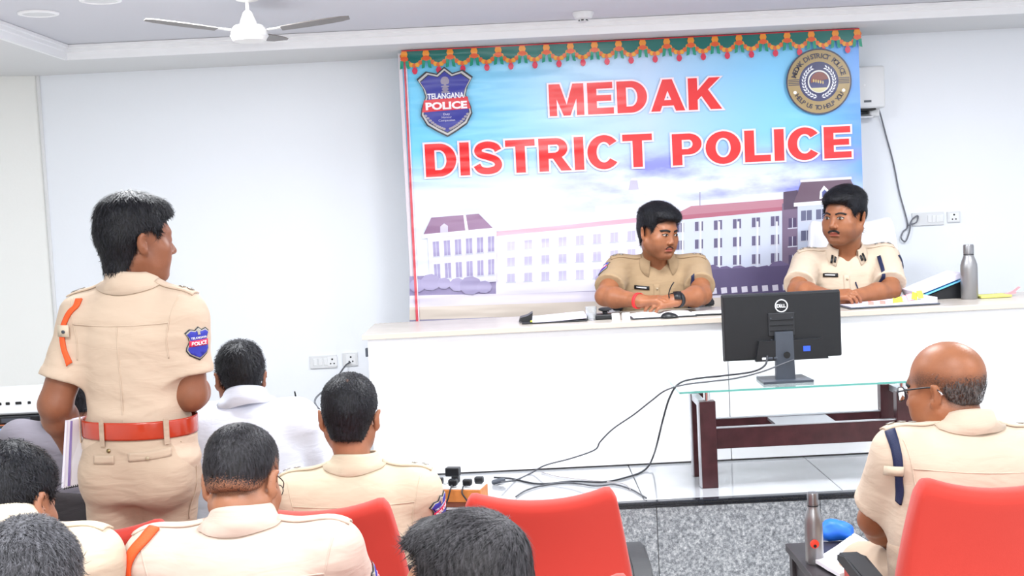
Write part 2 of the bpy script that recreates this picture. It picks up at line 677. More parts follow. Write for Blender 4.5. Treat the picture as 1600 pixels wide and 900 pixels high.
# rows of trees in front
rt = random.Random(3)
for i in range(34):
    u = i / 33
    if 0.18 < u < 0.42: continue
    x = 652 + 690 * u; y = 447 - 32 * u; r = rt.uniform(9, 16)
    c = (112, 100, 138) if u > 0.5 else (168, 160, 196)
    k = rt.uniform(-8, 8)
    cx, cz = bp_(x, y + rt.uniform(-6, 8)); rr = r / 290
    sh.append((ell_pts(cx, cz, rr * 1.2, rr, 9), tuple(int(v + k) for v in c)))
pq([(1060, 424), (1345, 408), (1345, 452), (1060, 462)], (98, 88, 124))
for i in range(18):
    x = 1062 + i * 16
    y = 458 - i * 0.85
    pq([(x, y - 5), (x + 9, y - 6), (x + 10, y + 3), (x + 1, y + 4)], (222, 218, 232))
# printed flag stripe up the left edge
pq([(630, 84), (633, 84), (655, 520), (651, 520)], (214, 84, 96))
pq([(633.5, 84), (635, 84), (656.5, 520), (655, 520)], (238, 226, 236))
printed('printed_building', sh)


# --- red lettering with a pale pink outline
def convex_grow(pts, g):
    if g <= 0: return pts
    n = len(pts)
    area = sum(pts[i][0] * pts[(i + 1) % n][1] - pts[(i + 1) % n][0] * pts[i][1] for i in range(n))
    if area < 0: pts = pts[::-1]
    out = []
    for i in range(n):
        p0, p1, p2 = V(pts[i - 1]), V(pts[i]), V(pts[(i + 1) % n])
        d1 = (p1 - p0).normalized(); d2 = (p2 - p1).normalized()
        n1 = V((d1.y, -d1.x)); n2 = V((d2.y, -d2.x))
        b = n1 + n2
        k = g * 2 / max(b.length_squared, 0.9)
        out.append((p1.x + b.x * k, p1.y + b.y * k))
    return out


def bar(x0, y0, x1, y1):
    return ('poly', [(x0, y0), (x1, y0), (x1, y1), (x0, y1)])


def ring(cx, cy, ro, so, ri, si, a0=0, a1=360):
    return ('ring', (cx, cy, ro, so, ri, si, a0, a1))


S_SP = [(.72, .71), (.64, .83), (.43, .895), (.22, .845), (.145, .72), (.21, .61), (.42, .53), (.64, .43), (.715, .28), (.63, .15), (.42, .10), (.20, .145), (.10, .29)]
GL = {
    'M': (1.02, [bar(0, 0, .22, 1), bar(.80, 0, 1.02, 1), ('poly', [(.05, 1), (.32, 1), (.61, 0), (.41, 0)]), ('poly', [(.70, 1), (.97, 1), (.61, 0), (.41, 0)])]),
    'E': (.76, [bar(0, 0, .27, 1), bar(.2, 0, .76, .2), bar(.2, .8, .74, 1), bar(.2, .41, .70, .6)]),
    'D': (.88, [bar(0, 0, .27, 1), bar(.2, 0, .42, .2), bar(.2, .8, .42, 1), ring(.40, .5, .48, .5, .20, .3, -90, 90)]),
    'A': (1.0, [('poly', [(0, 0), (.27, 0), (.63, 1), (.36, 1)]), ('poly', [(.73, 0), (1, 0), (.64, 1), (.37, 1)]), bar(.24, .17, .76, .35)]),
    'K': (.96, [bar(0, 0, .27, 1), ('poly', [(.2, .24), (.2, .52), (.62, 1), (.95, 1)]), ('poly', [(.33, .52), (.55, .68), (.98, 0), (.65, 0)])]),
    'I': (.27, [bar(0, 0, .27, 1)]),
    'S': (.82, [('path', (S_SP, .205))]),
    'T': (.84, [bar(0, .8, .84, 1), bar(.285, 0, .555, .9)]),
    'R': (.90, [bar(0, 0, .27, 1), bar(.2, .8, .5, 1), bar(.2, .38, .5, .56), ring(.48, .69, .34, .31, .10, .12, -90, 90), ('poly', [(.36, .44), (.62, .46), (.92, 0), (.62, 0)])]),
    'C': (.90, [ring(.47, .5, .47, .52, .21, .31, 38, 322)]),
    'P': (.82, [bar(0, 0, .27, 1), bar(.2, .8, .47, 1), bar(.2, .33, .47, .51), ring(.45, .665, .37, .335, .12, .14, -90, 90)]),
    'O': (.98, [ring(.49, .5, .49, .52, .21, .31)]),
    'L': (.72, [bar(0, 0, .27, 1), bar(.2, 0, .72, .21)]),
}


def glyph(ch, g):
    out = []
    for kind, a in GL[ch][1]:
        if kind == 'poly':
            out.append(convex_grow(a, g))
        elif kind == 'ring':
            cx, cy, ro, so, ri, si, a0, a1 = a
            if a1 - a0 < 180.5 and g > 0: a0 -= 0; a1 += 0
            elif a1 - a0 < 359 and g > 0: a0 -= 4; a1 += 4
            n = 28
            for i in range(n):
                t0, t1 = rad(a0 + (a1 - a0) * i / n), rad(a0 + (a1 - a0) * (i + 1) / n)
                out.append([(cx + (ro + g) * math.cos(t0), cy + (so + g) * math.sin(t0)), (cx + (ro + g) * math.cos(t1), cy + (so + g) * math.sin(t1)),
                            (cx + (ri - g) * math.cos(t1), cy + (si - g) * math.sin(t1)), (cx + (ri - g) * math.cos(t0), cy + (si - g) * math.sin(t0))])
        else:
            sp_, th = a
            pts = smooth_path([V((x, y, 0)) for x, y in sp_], 4)
            hw = th / 2 + g
            L, R_ = [], []
            for i, p in enumerate(pts):
                d = (pts[min(i + 1, len(pts) - 1)] - pts[max(i - 1, 0)]).normalized()
                q = p.copy()
                if g > 0 and i == 0: q = p - d * g
                if g > 0 and i == len(pts) - 1: q = p + d * g
                nrm = V((-d.y, d.x, 0)) * hw
                L.append((q.x + nrm.x, q.y + nrm.y)); R_.append((q.x - nrm.x, q.y - nrm.y))
            for i in range(len(pts) - 1):
                out.append([L[i], L[i + 1], R_[i + 1], R_[i]])
    return out


def word(text, x0, x1, zb0, zb1, cap, gap=0.105):
    """lay out TEXT between x0 and x1, its baseline running from zb0 to zb1"""
    total = sum(GL[c][0] for c in text) + gap * (len(text) - 1)
    k = (x1 - x0) / total
    yo = layer()
    for _ in range(18): yi = layer()
    for _ in range(18): layer()
    mbo, mbi = MB(), MB()
    x = 0.0
    for c in text:
        for g, y, colr, mb in ((0.055, yo, (248, 226, 236), mbo), (0.0, yi, (232, 44, 48), mbi)):
            for poly in glyph(c, g):
                pts = []
                for px, pz in poly:
                    X = x0 + (x + px) * k
                    pts.append((X, y, zb0 + (zb1 - zb0) * (X - x0) / (x1 - x0) + pz * cap))
                yy = y - 2e-6 * len(mb.bm.faces)
                mb.add([(p_[0], yy, p_[2]) for p_ in pts], [tuple(range(len(pts)))], colr)
        x += GL[c][0] + gap
    for nm, mb in (('lettering_outline', mbo), ('lettering', mbi)):
        bm = mb.bm
        for f in bm.faces:
            f.normal_update()
            if f.normal.y > 0: f.normal_flip()
        me = bpy.data.meshes.new(nm); bm.to_mesh(me); bm.free()
        link(nm, me, M_print, banner)


a, b = bp_(859, 182), bp_(1127, 170)
word('MEDAK', a[0], b[0], a[1], b[1], 0.176 * SB)
a, b = bp_(666, 277), bp_(1020, 260)
word('DISTRICT', a[0], b[0], a[1], b[1], 0.184 * SB)
a, b = bp_(1051, 259), bp_(1330, 246)
word('POLICE', a[0], b[0], a[1], b[1], 0.176 * SB)

# --- marigold garland along the top edge
sh = []
NG = 19
gw = BW / NG
for i in range(NG):
    x = bx0 + gw * i
    n = 8
    arc = [(x + gw * j / n, bz1 - 0.018 - 0.052 * math.sin(math.pi * j / n)) for j in range(n + 1)]
    sh.append(([(x, bz1), *arc, (x + gw, bz1)], (20, 110, 104)))
    for j in range(n + 1):
        ax, az = arc[j]
        sh.append((ell_pts(ax, az - 0.012, 0.013, 0.013, 7), (238, 168, 60) if j % 2 else (226, 110, 60)))
    ax, az = arc[n // 2]
    sh.append((ell_pts(ax, az - 0.040, 0.015, 0.019, 8), (216, 52, 84)))
for i in range(NG + 1):
    x = min(max(bx0 + gw * i, bx0 + 0.012), bx1 - 0.012)
    for s in (-1, 1):
        sh.append(([(x + s * 0.004, bz1 - 0.05), (x + s * 0.022, bz1 - 0.055), (x + s * 0.026, bz1 - 0.1), (x + s * 0.010, bz1 - 0.095)], (30, 150, 120)))
    sh.append((ell_pts(x, bz1 - 0.022, 0.019, 0.022, 8), (238, 150, 48)))
    sh.append((ell_pts(x, bz1 - 0.046, 0.022, 0.014, 8), (228, 96, 52)))
sh.append(([(bx0, bz1), (bx1, bz1), (bx1, bz1 - 0.006), (bx0, bz1 - 0.006)], (206, 40, 60)))
printed('printed_garland', sh)

# --- shield emblem
SHIELD = [(-.5, .50), (-.33, .66), (-.14, .60), (0, .74), (.14, .60), (.33, .66), (.5, .50), (.40, .30), (.36, .12), (.44, -.12), (.46, -.28), (.36, -.5), (.18, -.64), (0, -.76), (-.18, -.64), (-.36, -.5), (-.46, -.28), (-.44, -.12), (-.36, .12), (-.40, .30)]


def flat_text(s, cx, cz, size, color, width=None, bold=0.0, squash=1.0):
    vs, fs = text_geo(s, 1.0, bold)
    xs = [v[0] for v in vs]
    wd = max(xs) - min(xs)
    k = size
    kx = (width / wd) if width else size * squash
    y = layer()
    mb = MB()
    mb.add([(q[0], y, q[1]) for q in (sized(cx + v[0] * kx, cz + v[1] * k) for v in vs)], fs, color)
    return mb


def add_text(name, parent, *a, **kw):
    mb = flat_text(*a, **kw)
    bm = mb.bm
    for f in bm.faces:
        f.normal_update()
        if f.normal.y > 0: f.normal_flip()
    me = bpy.data.meshes.new(name); bm.to_mesh(me); bm.free()
    return link(name, me, M_print, parent)


cx, cz = bp_(697, 159)
ABOUT[0] = (cx, cz)
k = 0.325
ks = 0.315


def shd(g):
    return [(cx + x * ks * g, cz + z * 0.26 * g) for x, z in SHIELD]


sh = [(shd(1.0), (58, 62, 70)), (shd(0.95), (198, 196, 196)), (shd(0.89), (60, 66, 74)), (shd(0.86), (62, 66, 158))]
sh.append(([(cx - .122, cz + .012), (cx + .122, cz + .022), (cx + .136, cz - .045), (cx - .136, cz - .055)], (226, 62, 74)))
for s in (-1, 1):
    for i in range(9):
        u = i / 8
        px_, pz_ = cx + s * (0.118 - 0.1 * u), cz - 0.075 - 0.075 * u - 0.012 * math.sin(u * 3)
        sh.append((ell_pts(px_, pz_, 0.010, 0.007, 7), (168, 160, 168)))
# lion capital above the name
for dx, dz, rx, rz in ((0, .125, .020, .013), (-.014, .112, .010, .017), (.014, .112, .010, .017), (0, .108, .012, .020), (0, .083, .024, .006), (0, .068, .019, .011), (0, .053, .024, .006)):
    sh.append((ell_pts(cx + dx, cz + dz, rx, rz, 10), (150, 142, 162)))
emb = printed('shield_emblem', sh)
add_text('emblem_lettering', emb, 'TELANGANA', cx, cz + 0.017, 0.042, (240, 240, 250), width=0.205, bold=0.03)
add_text('emblem_lettering', emb, 'POLICE', cx, cz - 0.041, 0.054, (252, 246, 250), width=0.232, bold=0.045)
for i, (s, wd) in enumerate((('Duty', .036), ('Honour', .056), ('Compassion', .092))):
    add_text('emblem_lettering', emb, s, cx, cz - 0.076 - 0.017 * i, 0.017, (206, 204, 226), width=wd, bold=0.01)

# --- round emblem
cx, cz = bp_(1278, 128)
ABOUT[0] = (cx, cz)
R0 = 0.183
sh = [(ell_pts(cx, cz, R0, R0, 48), (40, 42, 74)), (ell_pts(cx, cz, R0 * .955, R0 * .955, 48), (166, 142, 92))]
for s in (-1, 1):
    for i in range(4):
        z = cz - 0.016 + i * 0.0095
        xa, xb = sorted((cx + s * R0 * .60, cx + s * R0 * .93))
        sh.append(([(xa, z), (xb, z), (xb, z + .005), (xa, z + .005)], (56, 54, 76)))
sh.append((ell_pts(cx, cz, R0 * .60, R0 * .60, 48), (38, 42, 96)))
for s in (-1, 1):
    for i in range(13):
        a = rad(-74 + i * 11.4)
        for rr, tilt in ((.50, .5), (.43, -.5)):
            lx, lz = cx + s * R0 * rr * math.cos(a), cz + R0 * rr * math.sin(a)
            d = (s * (-math.sin(a) + tilt * math.cos(a)), math.cos(a) + tilt * math.sin(a))
            nn = (-d[1], d[0])
            L_, W_ = .0105, .0040
            sh.append(([(lx - d[0] * L_, lz - d[1] * L_), (lx + nn[0] * W_, lz + nn[1] * W_), (lx + d[0] * L_, lz + d[1] * L_), (lx - nn[0] * W_, lz - nn[1] * W_)], (232, 234, 246)))
sh.append((ell_pts(cx, cz, R0 * .345, R0 * .345, 36), (226, 224, 220)))
sh.append((ell_pts(cx, cz, R0 * .30, R0 * .30, 36), (52, 54, 110)))
sh.append((ell_pts(cx + .003, cz + .003, R0 * .27, R0 * .27, 36, 10, 190), (128, 66, 56)))
sh.append((ell_pts(cx, cz - .002, R0 * .31, R0 * .31, 30, 215, 325), (214, 206, 160)))
for i in range(5):
    sh.append((ell_pts(cx - .030 + i * .013, cz + .006 - i * .003, .0045, .010, 7), (206, 182, 120)))
for s in (-1, 1):
    sh.append((ell_pts(cx + s * R0 * .74, cz - R0 * .30, .010, .010, 8), (246, 244, 238)))
emb = printed('round_emblem', sh)


def arc_text(s, a0, a1, r, size, inside=False):
    for i, ch in enumerate(s):
        if ch == ' ': continue
        a = rad(a0 + (a1 - a0) * i / (len(s) - 1))
        vs, fs = text_geo(ch, size, 0.03)
        y = FRONT - LSTEP * (LAY[0] + 1)
        th = a - math.pi / 2 if not inside else a + math.pi / 2
        mbt = MB()
        hz = -0.35 * size
        pts = []
        for v in vs:
            x, z = v[0], v[1] + hz
            pts.append((cx + r * math.cos(a) + x * math.cos(th) - z * math.sin(th), y, cz + r * math.sin(a) + x * math.sin(th) + z * math.cos(th)))
        yield [(q[0], p_[1], q[1]) for p_ in pts for q in (sized(p_[0], p_[2]),)], fs


for run in (list(arc_text('MEDAK DISTRICT POLICE', 164, 16, R0 * .78, 0.038)), list(arc_text('HELP US TO HELP YOU', 212, 328, R0 * .78, 0.034, True))):
    mbt = MB()
    for pts, fs in run:
        mbt.add(pts, fs, (58, 50, 66))
    for f in mbt.bm.faces:
        f.normal_update()
        if f.normal.y > 0: f.normal_flip()
    me = bpy.data.meshes.new('emblem_lettering'); mbt.bm.to_mesh(me); mbt.bm.free()
    link('emblem_lettering', me, M_print, emb)
# timber batten behind the left edge of the sheet
mb = MB(); mb.box((bx0 - 0.012, YBN + 0.02, (bz0 + bz1) / 2 - 0.01), (0.022, 0.028, BH), 0.003)
obj('edge_batten', mb, mat('batten_white', (226, 218, 226), 0.5), banner)
# ---------------------------------------------------------------- materials for the objects
M_white = mat('white_laminate', (247, 249, 252), 0.35)
M_cream = mat('cream_edge_band', (196, 186, 174), 0.4)
M_top = mat('desk_top_laminate', (184, 176, 167), 0.25, vary=(9, 0.05))
M_maroon = mat('maroon_veneer', (66, 34, 38), 0.3, bump=(14, 0.05, (8, 1, 1)), vary=(18, 0.25))
M_alu = mat('brushed_aluminium', (190, 192, 198), 0.35, metal=0.7)
M_chrome = mat('chrome', (215, 217, 220), 0.12, metal=1.0)
M_steel = mat('brushed_steel', (150, 150, 152), 0.36, metal=0.75, bump=(40, 0.03, (1, 1, 0.05)))
M_steel2 = mat('steel_cap', (142, 142, 145), 0.3, metal=0.8)
M_black = mat('black_plastic', (24, 26, 30), 0.38)
M_blk2 = mat('matt_black_plastic', (34, 36, 40), 0.55)
M_grey = mat('dark_grey_plastic', (66, 72, 82), 0.4)
M_cable = mat('cable_grey', (78, 80, 86), 0.5)
M_cableb = mat('cable_black', (40, 42, 48), 0.5)
M_red = mat('red_upholstery', (194, 54, 42), 0.75, bump=(900, 0.12), sheen=0.15)
M_paper = mat('paper', (243, 243, 250), 0.7)
M_paper2 = mat('paper_lavender', (226, 222, 240), 0.7)
M_wplast = mat('white_plastic', (236, 238, 240), 0.35)
M_offw = mat('off_white_plastic', (222, 224, 226), 0.4)
M_glassy = bpy.data.materials.new('table_glass'); M_glassy.use_nodes = True
_t = NT(M_glassy)
_t.b.inputs['Base Color'].default_value = (0.86, 0.97, 0.94, 1)
_t.b.inputs['Transmission Weight'].default_value = 1.0
_t.b.inputs['Roughness'].default_value = 0.02
_t.b.inputs['IOR'].default_value = 1.46
M_edge = mat('glass_green_edge', (96, 168, 158), 0.15)
M_blue = mat('blue_plastic', (34, 112, 226), 0.5)
M_wood = mat('orange_wood', (206, 128, 66), 0.45, vary=(14, 0.18))
M_brown = mat('brown_wood', (120, 66, 48), 0.45, vary=(14, 0.2))
M_dwood = mat('dark_wenge', (50, 46, 50), 0.35, vary=(10, 0.2))
M_dark = mat('dark_void', (14, 15, 17), 0.6)


def thick(o, t, off=1.0):
    md = o.modifiers.new('thickness', 'SOLIDIFY')
    md.thickness = t
    md.offset = off
    return o


# ---------------------------------------------------------------- desk on the dais
DX0, DX1, DY = -0.685, 3.0, 5.46
DZ = 1.07            # desk top
desk = empty('dais_desk', (1.1, 5.6, ZP), 0, 'long white panelled desk with cream edged top on the raised platform', 'desk')


def dobj(name, mb, mt, **k):
    return obj(name, mb, mt, desk, origin=(1.1, 5.6, ZP), **k)


sx = P(1139, 600, DY).x
for a, b in ((DX0 + 0.02, sx), (sx, 2.68), (2.68, DX1 - 0.02)):
    mb = MB(); mb.box(((a + b) / 2, DY + 0.009, (ZP + 0.008 + DZ - 0.024) / 2), (b - a - 0.004, 0.018, DZ - 0.024 - ZP - 0.008), 0.0015, seg=1)
    dobj('front_panel', mb, M_white)
for x in (DX0 + 0.029, DX1 - 0.029):
    mb = MB(); mb.box((x, DY + 0.27, (ZP + 0.002 + DZ - 0.024) / 2), (0.018, 0.50, DZ - 0.026 - ZP), 0.001, seg=1)
    dobj('side_panel', mb, M_white)
mb = MB(); mb.box(((DX0 + DX1) / 2, DY + 0.04, ZP + 0.006), (DX1 - DX0 - 0.08, 0.03, 0.011))
dobj('plinth', mb, mat('plinth_grey', (128, 122, 118), 0.6))
mb = MB(); mb.box(((DX0 + DX1) / 2, DY + 0.245, DZ - 0.012), (DX1 - DX0, 0.53, 0.024), 0.003)
dobj('top', mb, M_top)
mb = MB(); mb.box(((DX0 + DX1) / 2, DY - 0.022, DZ - 0.012), (DX1 - DX0, 0.004, 0.0235), 0.001, seg=1)
dobj('edge_band', mb, M_cream)
mb = MB(); mb.box((DX0 + 0.014, DY + 0.02, DZ - 0.085), (0.012, 0.02, 0.04), 0.003)
dobj('latch', mb, M_grey)

# ---------------------------------------------------------------- glass coffee table with a monitor
TL, TR, TF, TB = 0.775, 1.60, 4.985, 5.205
TO = ((TL + TR) / 2, (TF + TB) / 2, ZP)
GZ = 0.823
ct = empty('coffee_table', TO, 0, 'glass topped coffee table with maroon legs and aluminium trim below the desk', 'coffee table')


def cobj(name, mb, mt, **k):
    return obj(name, mb, mt, ct, origin=TO, **k)


for x in (TL, TR):
    s = 1 if x == TL else -1
    for y in (TF, TB):
        mb = MB(); mb.box((x + s * 0.006, y, (ZP + GZ - 0.05) / 2), (0.066, 0.046, GZ - 0.05 - ZP), 0.002, seg=1)
        lg = cobj('leg', mb, M_maroon)
        mb = MB(); mb.box((x - s * 0.030, y, (ZP + 0.002 + GZ - 0.05) / 2), (0.006, 0.044, GZ - 0.052 - ZP), 0.001, seg=1)
        e = obj('edge_strip', mb, M_alu, lg, origin=TO)
        mb = MB(); mb.lathe([(0.0145, GZ - 0.0495), (0.0145, GZ - 0.0085)], 18, Matrix.Translation((x + s * 0.008, y, 0)))
        cobj('glass_support', mb, M_chrome, smooth='auto')
    mb = MB(); mb.box((x - s * 0.012, (TF + TB) / 2, GZ - 0.064), (0.030, TB - TF - 0.047, 0.028), 0.001, seg=1)
    cobj('side_rail', mb, M_alu)
for y in (TF + 0.004, TB - 0.004):
    mb = MB(); mb.box(((TL + TR) / 2, y, 0.612), (TR - TL - 0.055, 0.020, 0.085), 0.002, seg=1)
    r_ = cobj('cross_rail', mb, M_maroon)
    mb = MB(); mb.box(((TL + TR) / 2, y, 0.657), (TR - TL - 0.055, 0.022, 0.004))
    obj('edge_strip', mb, M_alu, r_, origin=TO)
mb = MB()
mb.prism([(-0.125, -0.094), (0.125, -0.094), (0.125, 0.094), (-0.125, 0.094)], 0.012, Matrix.Translation(((TL + TR) / 2 + 0.01, (TF + TB) / 2, 0.654)))
cobj('shelf_plate', mb, M_alu)
gx0, gx1, gy0, gy1 = 0.664, 1.712, 4.93, 5.285
mb = MB(); mb.box(((gx0 + gx1) / 2, (gy0 + gy1) / 2, GZ - 0.004), (gx1 - gx0, gy1 - gy0, 0.008))
gl = cobj('glass_top', mb, M_glassy)
mb = MB()
for c, sz in (((((gx0 + gx1) / 2), gy0 - 0.0007, GZ - 0.004), (gx1 - gx0, 0.001, 0.0078)), (((gx0 + gx1) / 2, gy1 + 0.0007, GZ - 0.004), (gx1 - gx0, 0.001, 0.0078)),
              ((gx0 - 0.0007, (gy0 + gy1) / 2, GZ - 0.004), (0.001, gy1 - gy0, 0.0078)), ((gx1 + 0.0007, (gy0 + gy1) / 2, GZ - 0.004), (0.001, gy1 - gy0, 0.0078))):
    mb.box(c, sz)
obj('polished_edge', mb, M_edge, gl, origin=TO)

# monitor seen from behind
q = P(1222, 512, 5.10)
MX, MY = q.x, 5.10
mon = empty('monitor', (MX, MY, GZ), rad(1.0), 'black computer monitor seen from behind on the glass table', 'monitor')
zb, zt_ = P(1222, 561, MY).z - GZ, P(1222, 457, MY).z - GZ
zc, hh = (zb + zt_) / 2, zt_ - zb
MWd = 0.502
mb = MB(); mb.box((0, 0.016, zc), (MWd, 0.014, hh), 0.004); obj('bezel', mb, M_blk2, mon)
mb = MB(); mb.box((0, 0.0235, zc), (MWd - 0.014, 0.001, hh - 0.02)); obj('screen', mb, M_dark, mon)
mb = MB(); mb.box((0, 0.001, zc), (MWd - 0.004, 0.018, hh - 0.004), 0.007); shell = obj('back_shell', mb, M_black, mon)
mb = MB()
mb.prism([(-0.135, -0.040), (-0.118, 0.045), (0.150, 0.045), (0.172, -0.040)], 0.026, Matrix.Translation((0.012, -0.034, zb + 0.038)) @ Matrix.Rotation(rad(90), 4, 'X'))
o = obj('electronics_housing', mb, M_black, mon)
mb = MB(); mb.box((-0.005, -0.0115, zc + 0.008), (0.112, 0.008, 0.098), 0.003); vp = obj('mount_plate', mb, M_blk2, mon)
for i in range(3):
    mb = MB(); mb.box((-0.005, -0.0165, zc + 0.028 - i * 0.022), (0.098, 0.003, 0.004), 0.001, seg=1); obj('rib', mb, M_black, vp)
mb = MB()
mb.prism([(-0.038, -0.014), (0.044, -0.014), (0.040, 0.19), (-0.034, 0.19)], 0.02, Matrix.Translation((-0.003, -0.035, 0.02)) @ Matrix.Rotation(rad(90), 4, 'X'))
nk = obj('stand_neck', mb, M_grey, mon)
mb = MB(); mb.lathe([(0.014, 0), (0.014, 0.004)], 24, Matrix.Translation((0.004, -0.0535, 0.115)) @ Matrix.Rotation(rad(90), 4, 'X') @ Matrix.Translation((0, 0, -0.002)))
obj('cable_hole', mb, M_dark, nk, smooth='auto')
mb = MB(); mb.prism([(-0.105, -0.085), (0.105, -0.085), (0.098, 0.085), (-0.098, 0.085)], 0.010, Matrix.Translation((0, 0.0, 0.0103)))
obj('stand_base', mb, M_grey, mon)
mb = MB(); mb.lathe([(0.0275, 0.0), (0.0275, 0.0012), (0.0232, 0.0012), (0.0232, 0.0)], 40, Matrix.Translation((-0.002, -0.0078, zt_ - 0.055)) @ Matrix.Rotation(rad(90), 4, 'X'), cap=False)
M_logo = mat('logo_silver', (232, 236, 242), 0.3)
lg = obj('logo_ring', mb, M_logo, mon, smooth='auto')
mb = MB()
vs, fs = text_geo('D', 0.021, 0.035)
for ch, dx in (('D', -0.0135), ('E', -0.0050), ('L', 0.0045), ('L', 0.0130)):
    vs, fs = text_geo(ch, 0.0195, 0.03)
    k = math.radians(28) if ch == 'E' else 0
    mb.add([(-0.002 + dx + v[0] * math.cos(k) - (v[1] - .007) * math.sin(k), -0.0088, zt_ - 0.062 + .007 + v[0] * math.sin(k) + (v[1] - .007) * math.cos(k)) for v in vs], fs)
obj('logo_lettering', mb, M_logo, lg)
mb = MB(); mb.box((0.093, -0.0355, zb + 0.044), (0.030, 0.001, 0.022)); obj('blue_sticker', mb, mat('sticker_blue', (52, 92, 226), 0.5), mon)
for i, (x, wd, c) in enumerate(((-0.088, 0.018, M_logo), (-0.062, 0.020, M_grey), (-0.040, 0.014, M_grey))):
    mb = MB(); mb.box((x, -0.0362, zb + 0.010), (wd, 0.004, 0.009), 0.001, seg=1); obj('port', mb, c, mon)
for x, z in ((-0.05, -0.055), (0.04, -0.055), (-0.05, 0.035), (0.04, 0.035)):
    mb = MB(); mb.lathe([(0.003, 0), (0.003, 0.0015)], 10, Matrix.Translation((x, -0.0152, zc + z)) @ Matrix.Rotation(rad(90), 4, 'X')); obj('screw', mb, M_grey, mon)


def cable(name, pts, r, mt, label, group=None, sides=6):
    o0 = pts[len(pts) // 2]
    mb = MB(); mb.tube(pts, r, sides, 8)
    o = obj(name, mb, mt, origin=o0, smooth=True)
    return tag(o, label, 'cable', group)


def onfloor(px, py, z=None):
    return PZ(px, py, (ZP if z is None else z) + 0.005)


cable('monitor_cable', [P(1199, 556, 5.05), P(1195, 571, 5.02), P(1175, 581, 5.0), P(1130, 587, 4.98), P(1085, 592, 4.95), P(1060, 600, 4.915), P(1046, 622, 4.905), P(1036, 655, 4.92), P(1027, 692, 4.95),
                        PZ(1021, 712, ZP + .055), PZ(1014, 727, ZP + .018), onfloor(1004, 736.5), onfloor(985, 744), onfloor(945, 753), onfloor(895, 752), onfloor(842, 756), onfloor(800, 748), PZ(772, 746, ZP + .02)], 0.0042, M_cableb,
      'black monitor cable dropping steeply off the glass corner to the floor')
cable('power_cable', [P(1240, 562, 5.06), P(1222, 569, 5.02), P(1190, 581, 4.99), P(1150, 591, 4.96), P(1110, 596, 4.94), P(1070, 601, 4.905), P(1040, 610, 4.91), P(1018, 626, 4.98), P(990, 648, 5.08), P(958, 670, 5.2), P(938, 690, 5.28), P(929, 703, 5.32),
                      P(893, 716, 5.35), P(852, 727, 5.36), onfloor(830, 739), onfloor(805, 750), PZ(783, 753, ZP + .03)], 0.0036, M_cable,
      'thin grey cable sagging from the glass table along the white desk front')
cable('floor_cable', [onfloor(806, 776), onfloor(822, 766), onfloor(850, 758), onfloor(888, 754), onfloor(930, 759), onfloor(960, 757), onfloor(985, 764), onfloor(1000, 772), onfloor(1010, 778)], 0.0034, M_cable,
      'grey cable lying in a low arc on the platform tiles')
cable('loose_lead', [onfloor(846, 737.5), onfloor(870, 744), onfloor(900, 748), onfloor(940, 752), onfloor(975, 756), onfloor(985, 765)], 0.0022, mat('pale_cable', (176, 170, 172), 0.5),
      'thin pale lead lying beside the desk foot')

# wooden extension board at the edge of the dais
q = PZ(712, 790, ZP)
eb = empty('extension_board', (q.x + 0.015, 4.905, ZP), rad(-14), 'orange wooden extension board crowded with plugs on the platform edge', 'extension board')
mb = MB(); mb.box((0, 0, 0.047), (0.215, 0.115, 0.052), 0.003); obj('box', mb, M_wood, eb)
mb = MB(); mb.box((0, 0, 0.0105), (0.211, 0.111, 0.021), 0.002, seg=1); obj('base', mb, M_brown, eb)
mb = MB(); mb.box((0, 0, 0.0755), (0.212, 0.112, 0.005), 0.0015, seg=1); pl = obj('socket_plate', mb, M_wplast, eb)
for x in (-0.07, -0.02, 0.03, 0.075):
    mb = MB(); mb.box((x, 0.028, 0.0795), (0.03, 0.036, 0.004), 0.001, seg=1); obj('socket', mb, M_offw, pl)
    mb = MB(); mb.box((x, -0.018, 0.081), (0.018, 0.024, 0.007), 0.002, seg=1); obj('switch', mb, M_wplast, pl)
EBM = Matrix.Translation(eb.location) @ Matrix.Rotation(rad(-14), 4, 'Z')


def plug(x, y, z, kind, lead, label, cat='plug'):
    o0 = EBM @ V((x, y, z))
    r = empty('adapter' if kind == 'adapter' else 'plug', o0, rad(-14), label, cat, None)
    if kind == 'adapter':
        mb = MB(); mb.box((0, 0, 0.046), (0.058, 0.04, 0.036), 0.004); obj('body', mb, M_black, r)
        mb = MB(); mb.box((0.010, 0, 0.014), (0.03, 0.032, 0.028), 0.004); obj('neck', mb, M_black, r)
    else:
        mb = MB(); mb.box((0, 0, 0.014), (0.036, 0.03, 0.027), 0.006); obj('body', mb, M_black, r)
    if lead:
        mb = MB(); mb.tube([V(p) for p in lead], 0.0032, 6, 6); obj('lead', mb, M_cableb, r, smooth=True)
    return r


plug(-0.030, 0.03, 0.082, 'adapter', None, 'bulky black power adapter standing tallest on the extension board', 'adapter')
plug(-0.083, 0.0, 0.082, 'plug', [(-0.012, 0, 0.018), (-0.04, -0.01, 0.02), (-0.07, -0.03, 0.008), (-0.095, -0.05, -0.03)], 'black plug with its lead running off toward the seated man')
plug(-0.012, -0.036, 0.0845, 'plug', [(0, -0.012, 0.006), (-0.004, -0.03, -0.01), (-0.016, -0.035, -0.05), (-0.03, -0.04, -0.074)], 'black plug at the board front below the adapter, lead hanging down')
plug(0.048, -0.034, 0.0845, 'plug', [(-0.012, -0.012, 0.006), (-0.014, -0.036, -0.02), (0.004, -0.037, -0.05), (0.014, -0.042, -0.076)], 'black plug at the board front with lead curling to the tiles')
plug(0.082, 0.022, 0.082, 'plug', None, 'black plug at the far corner of the board')
q = PZ(779, 753, ZP + 0.012)
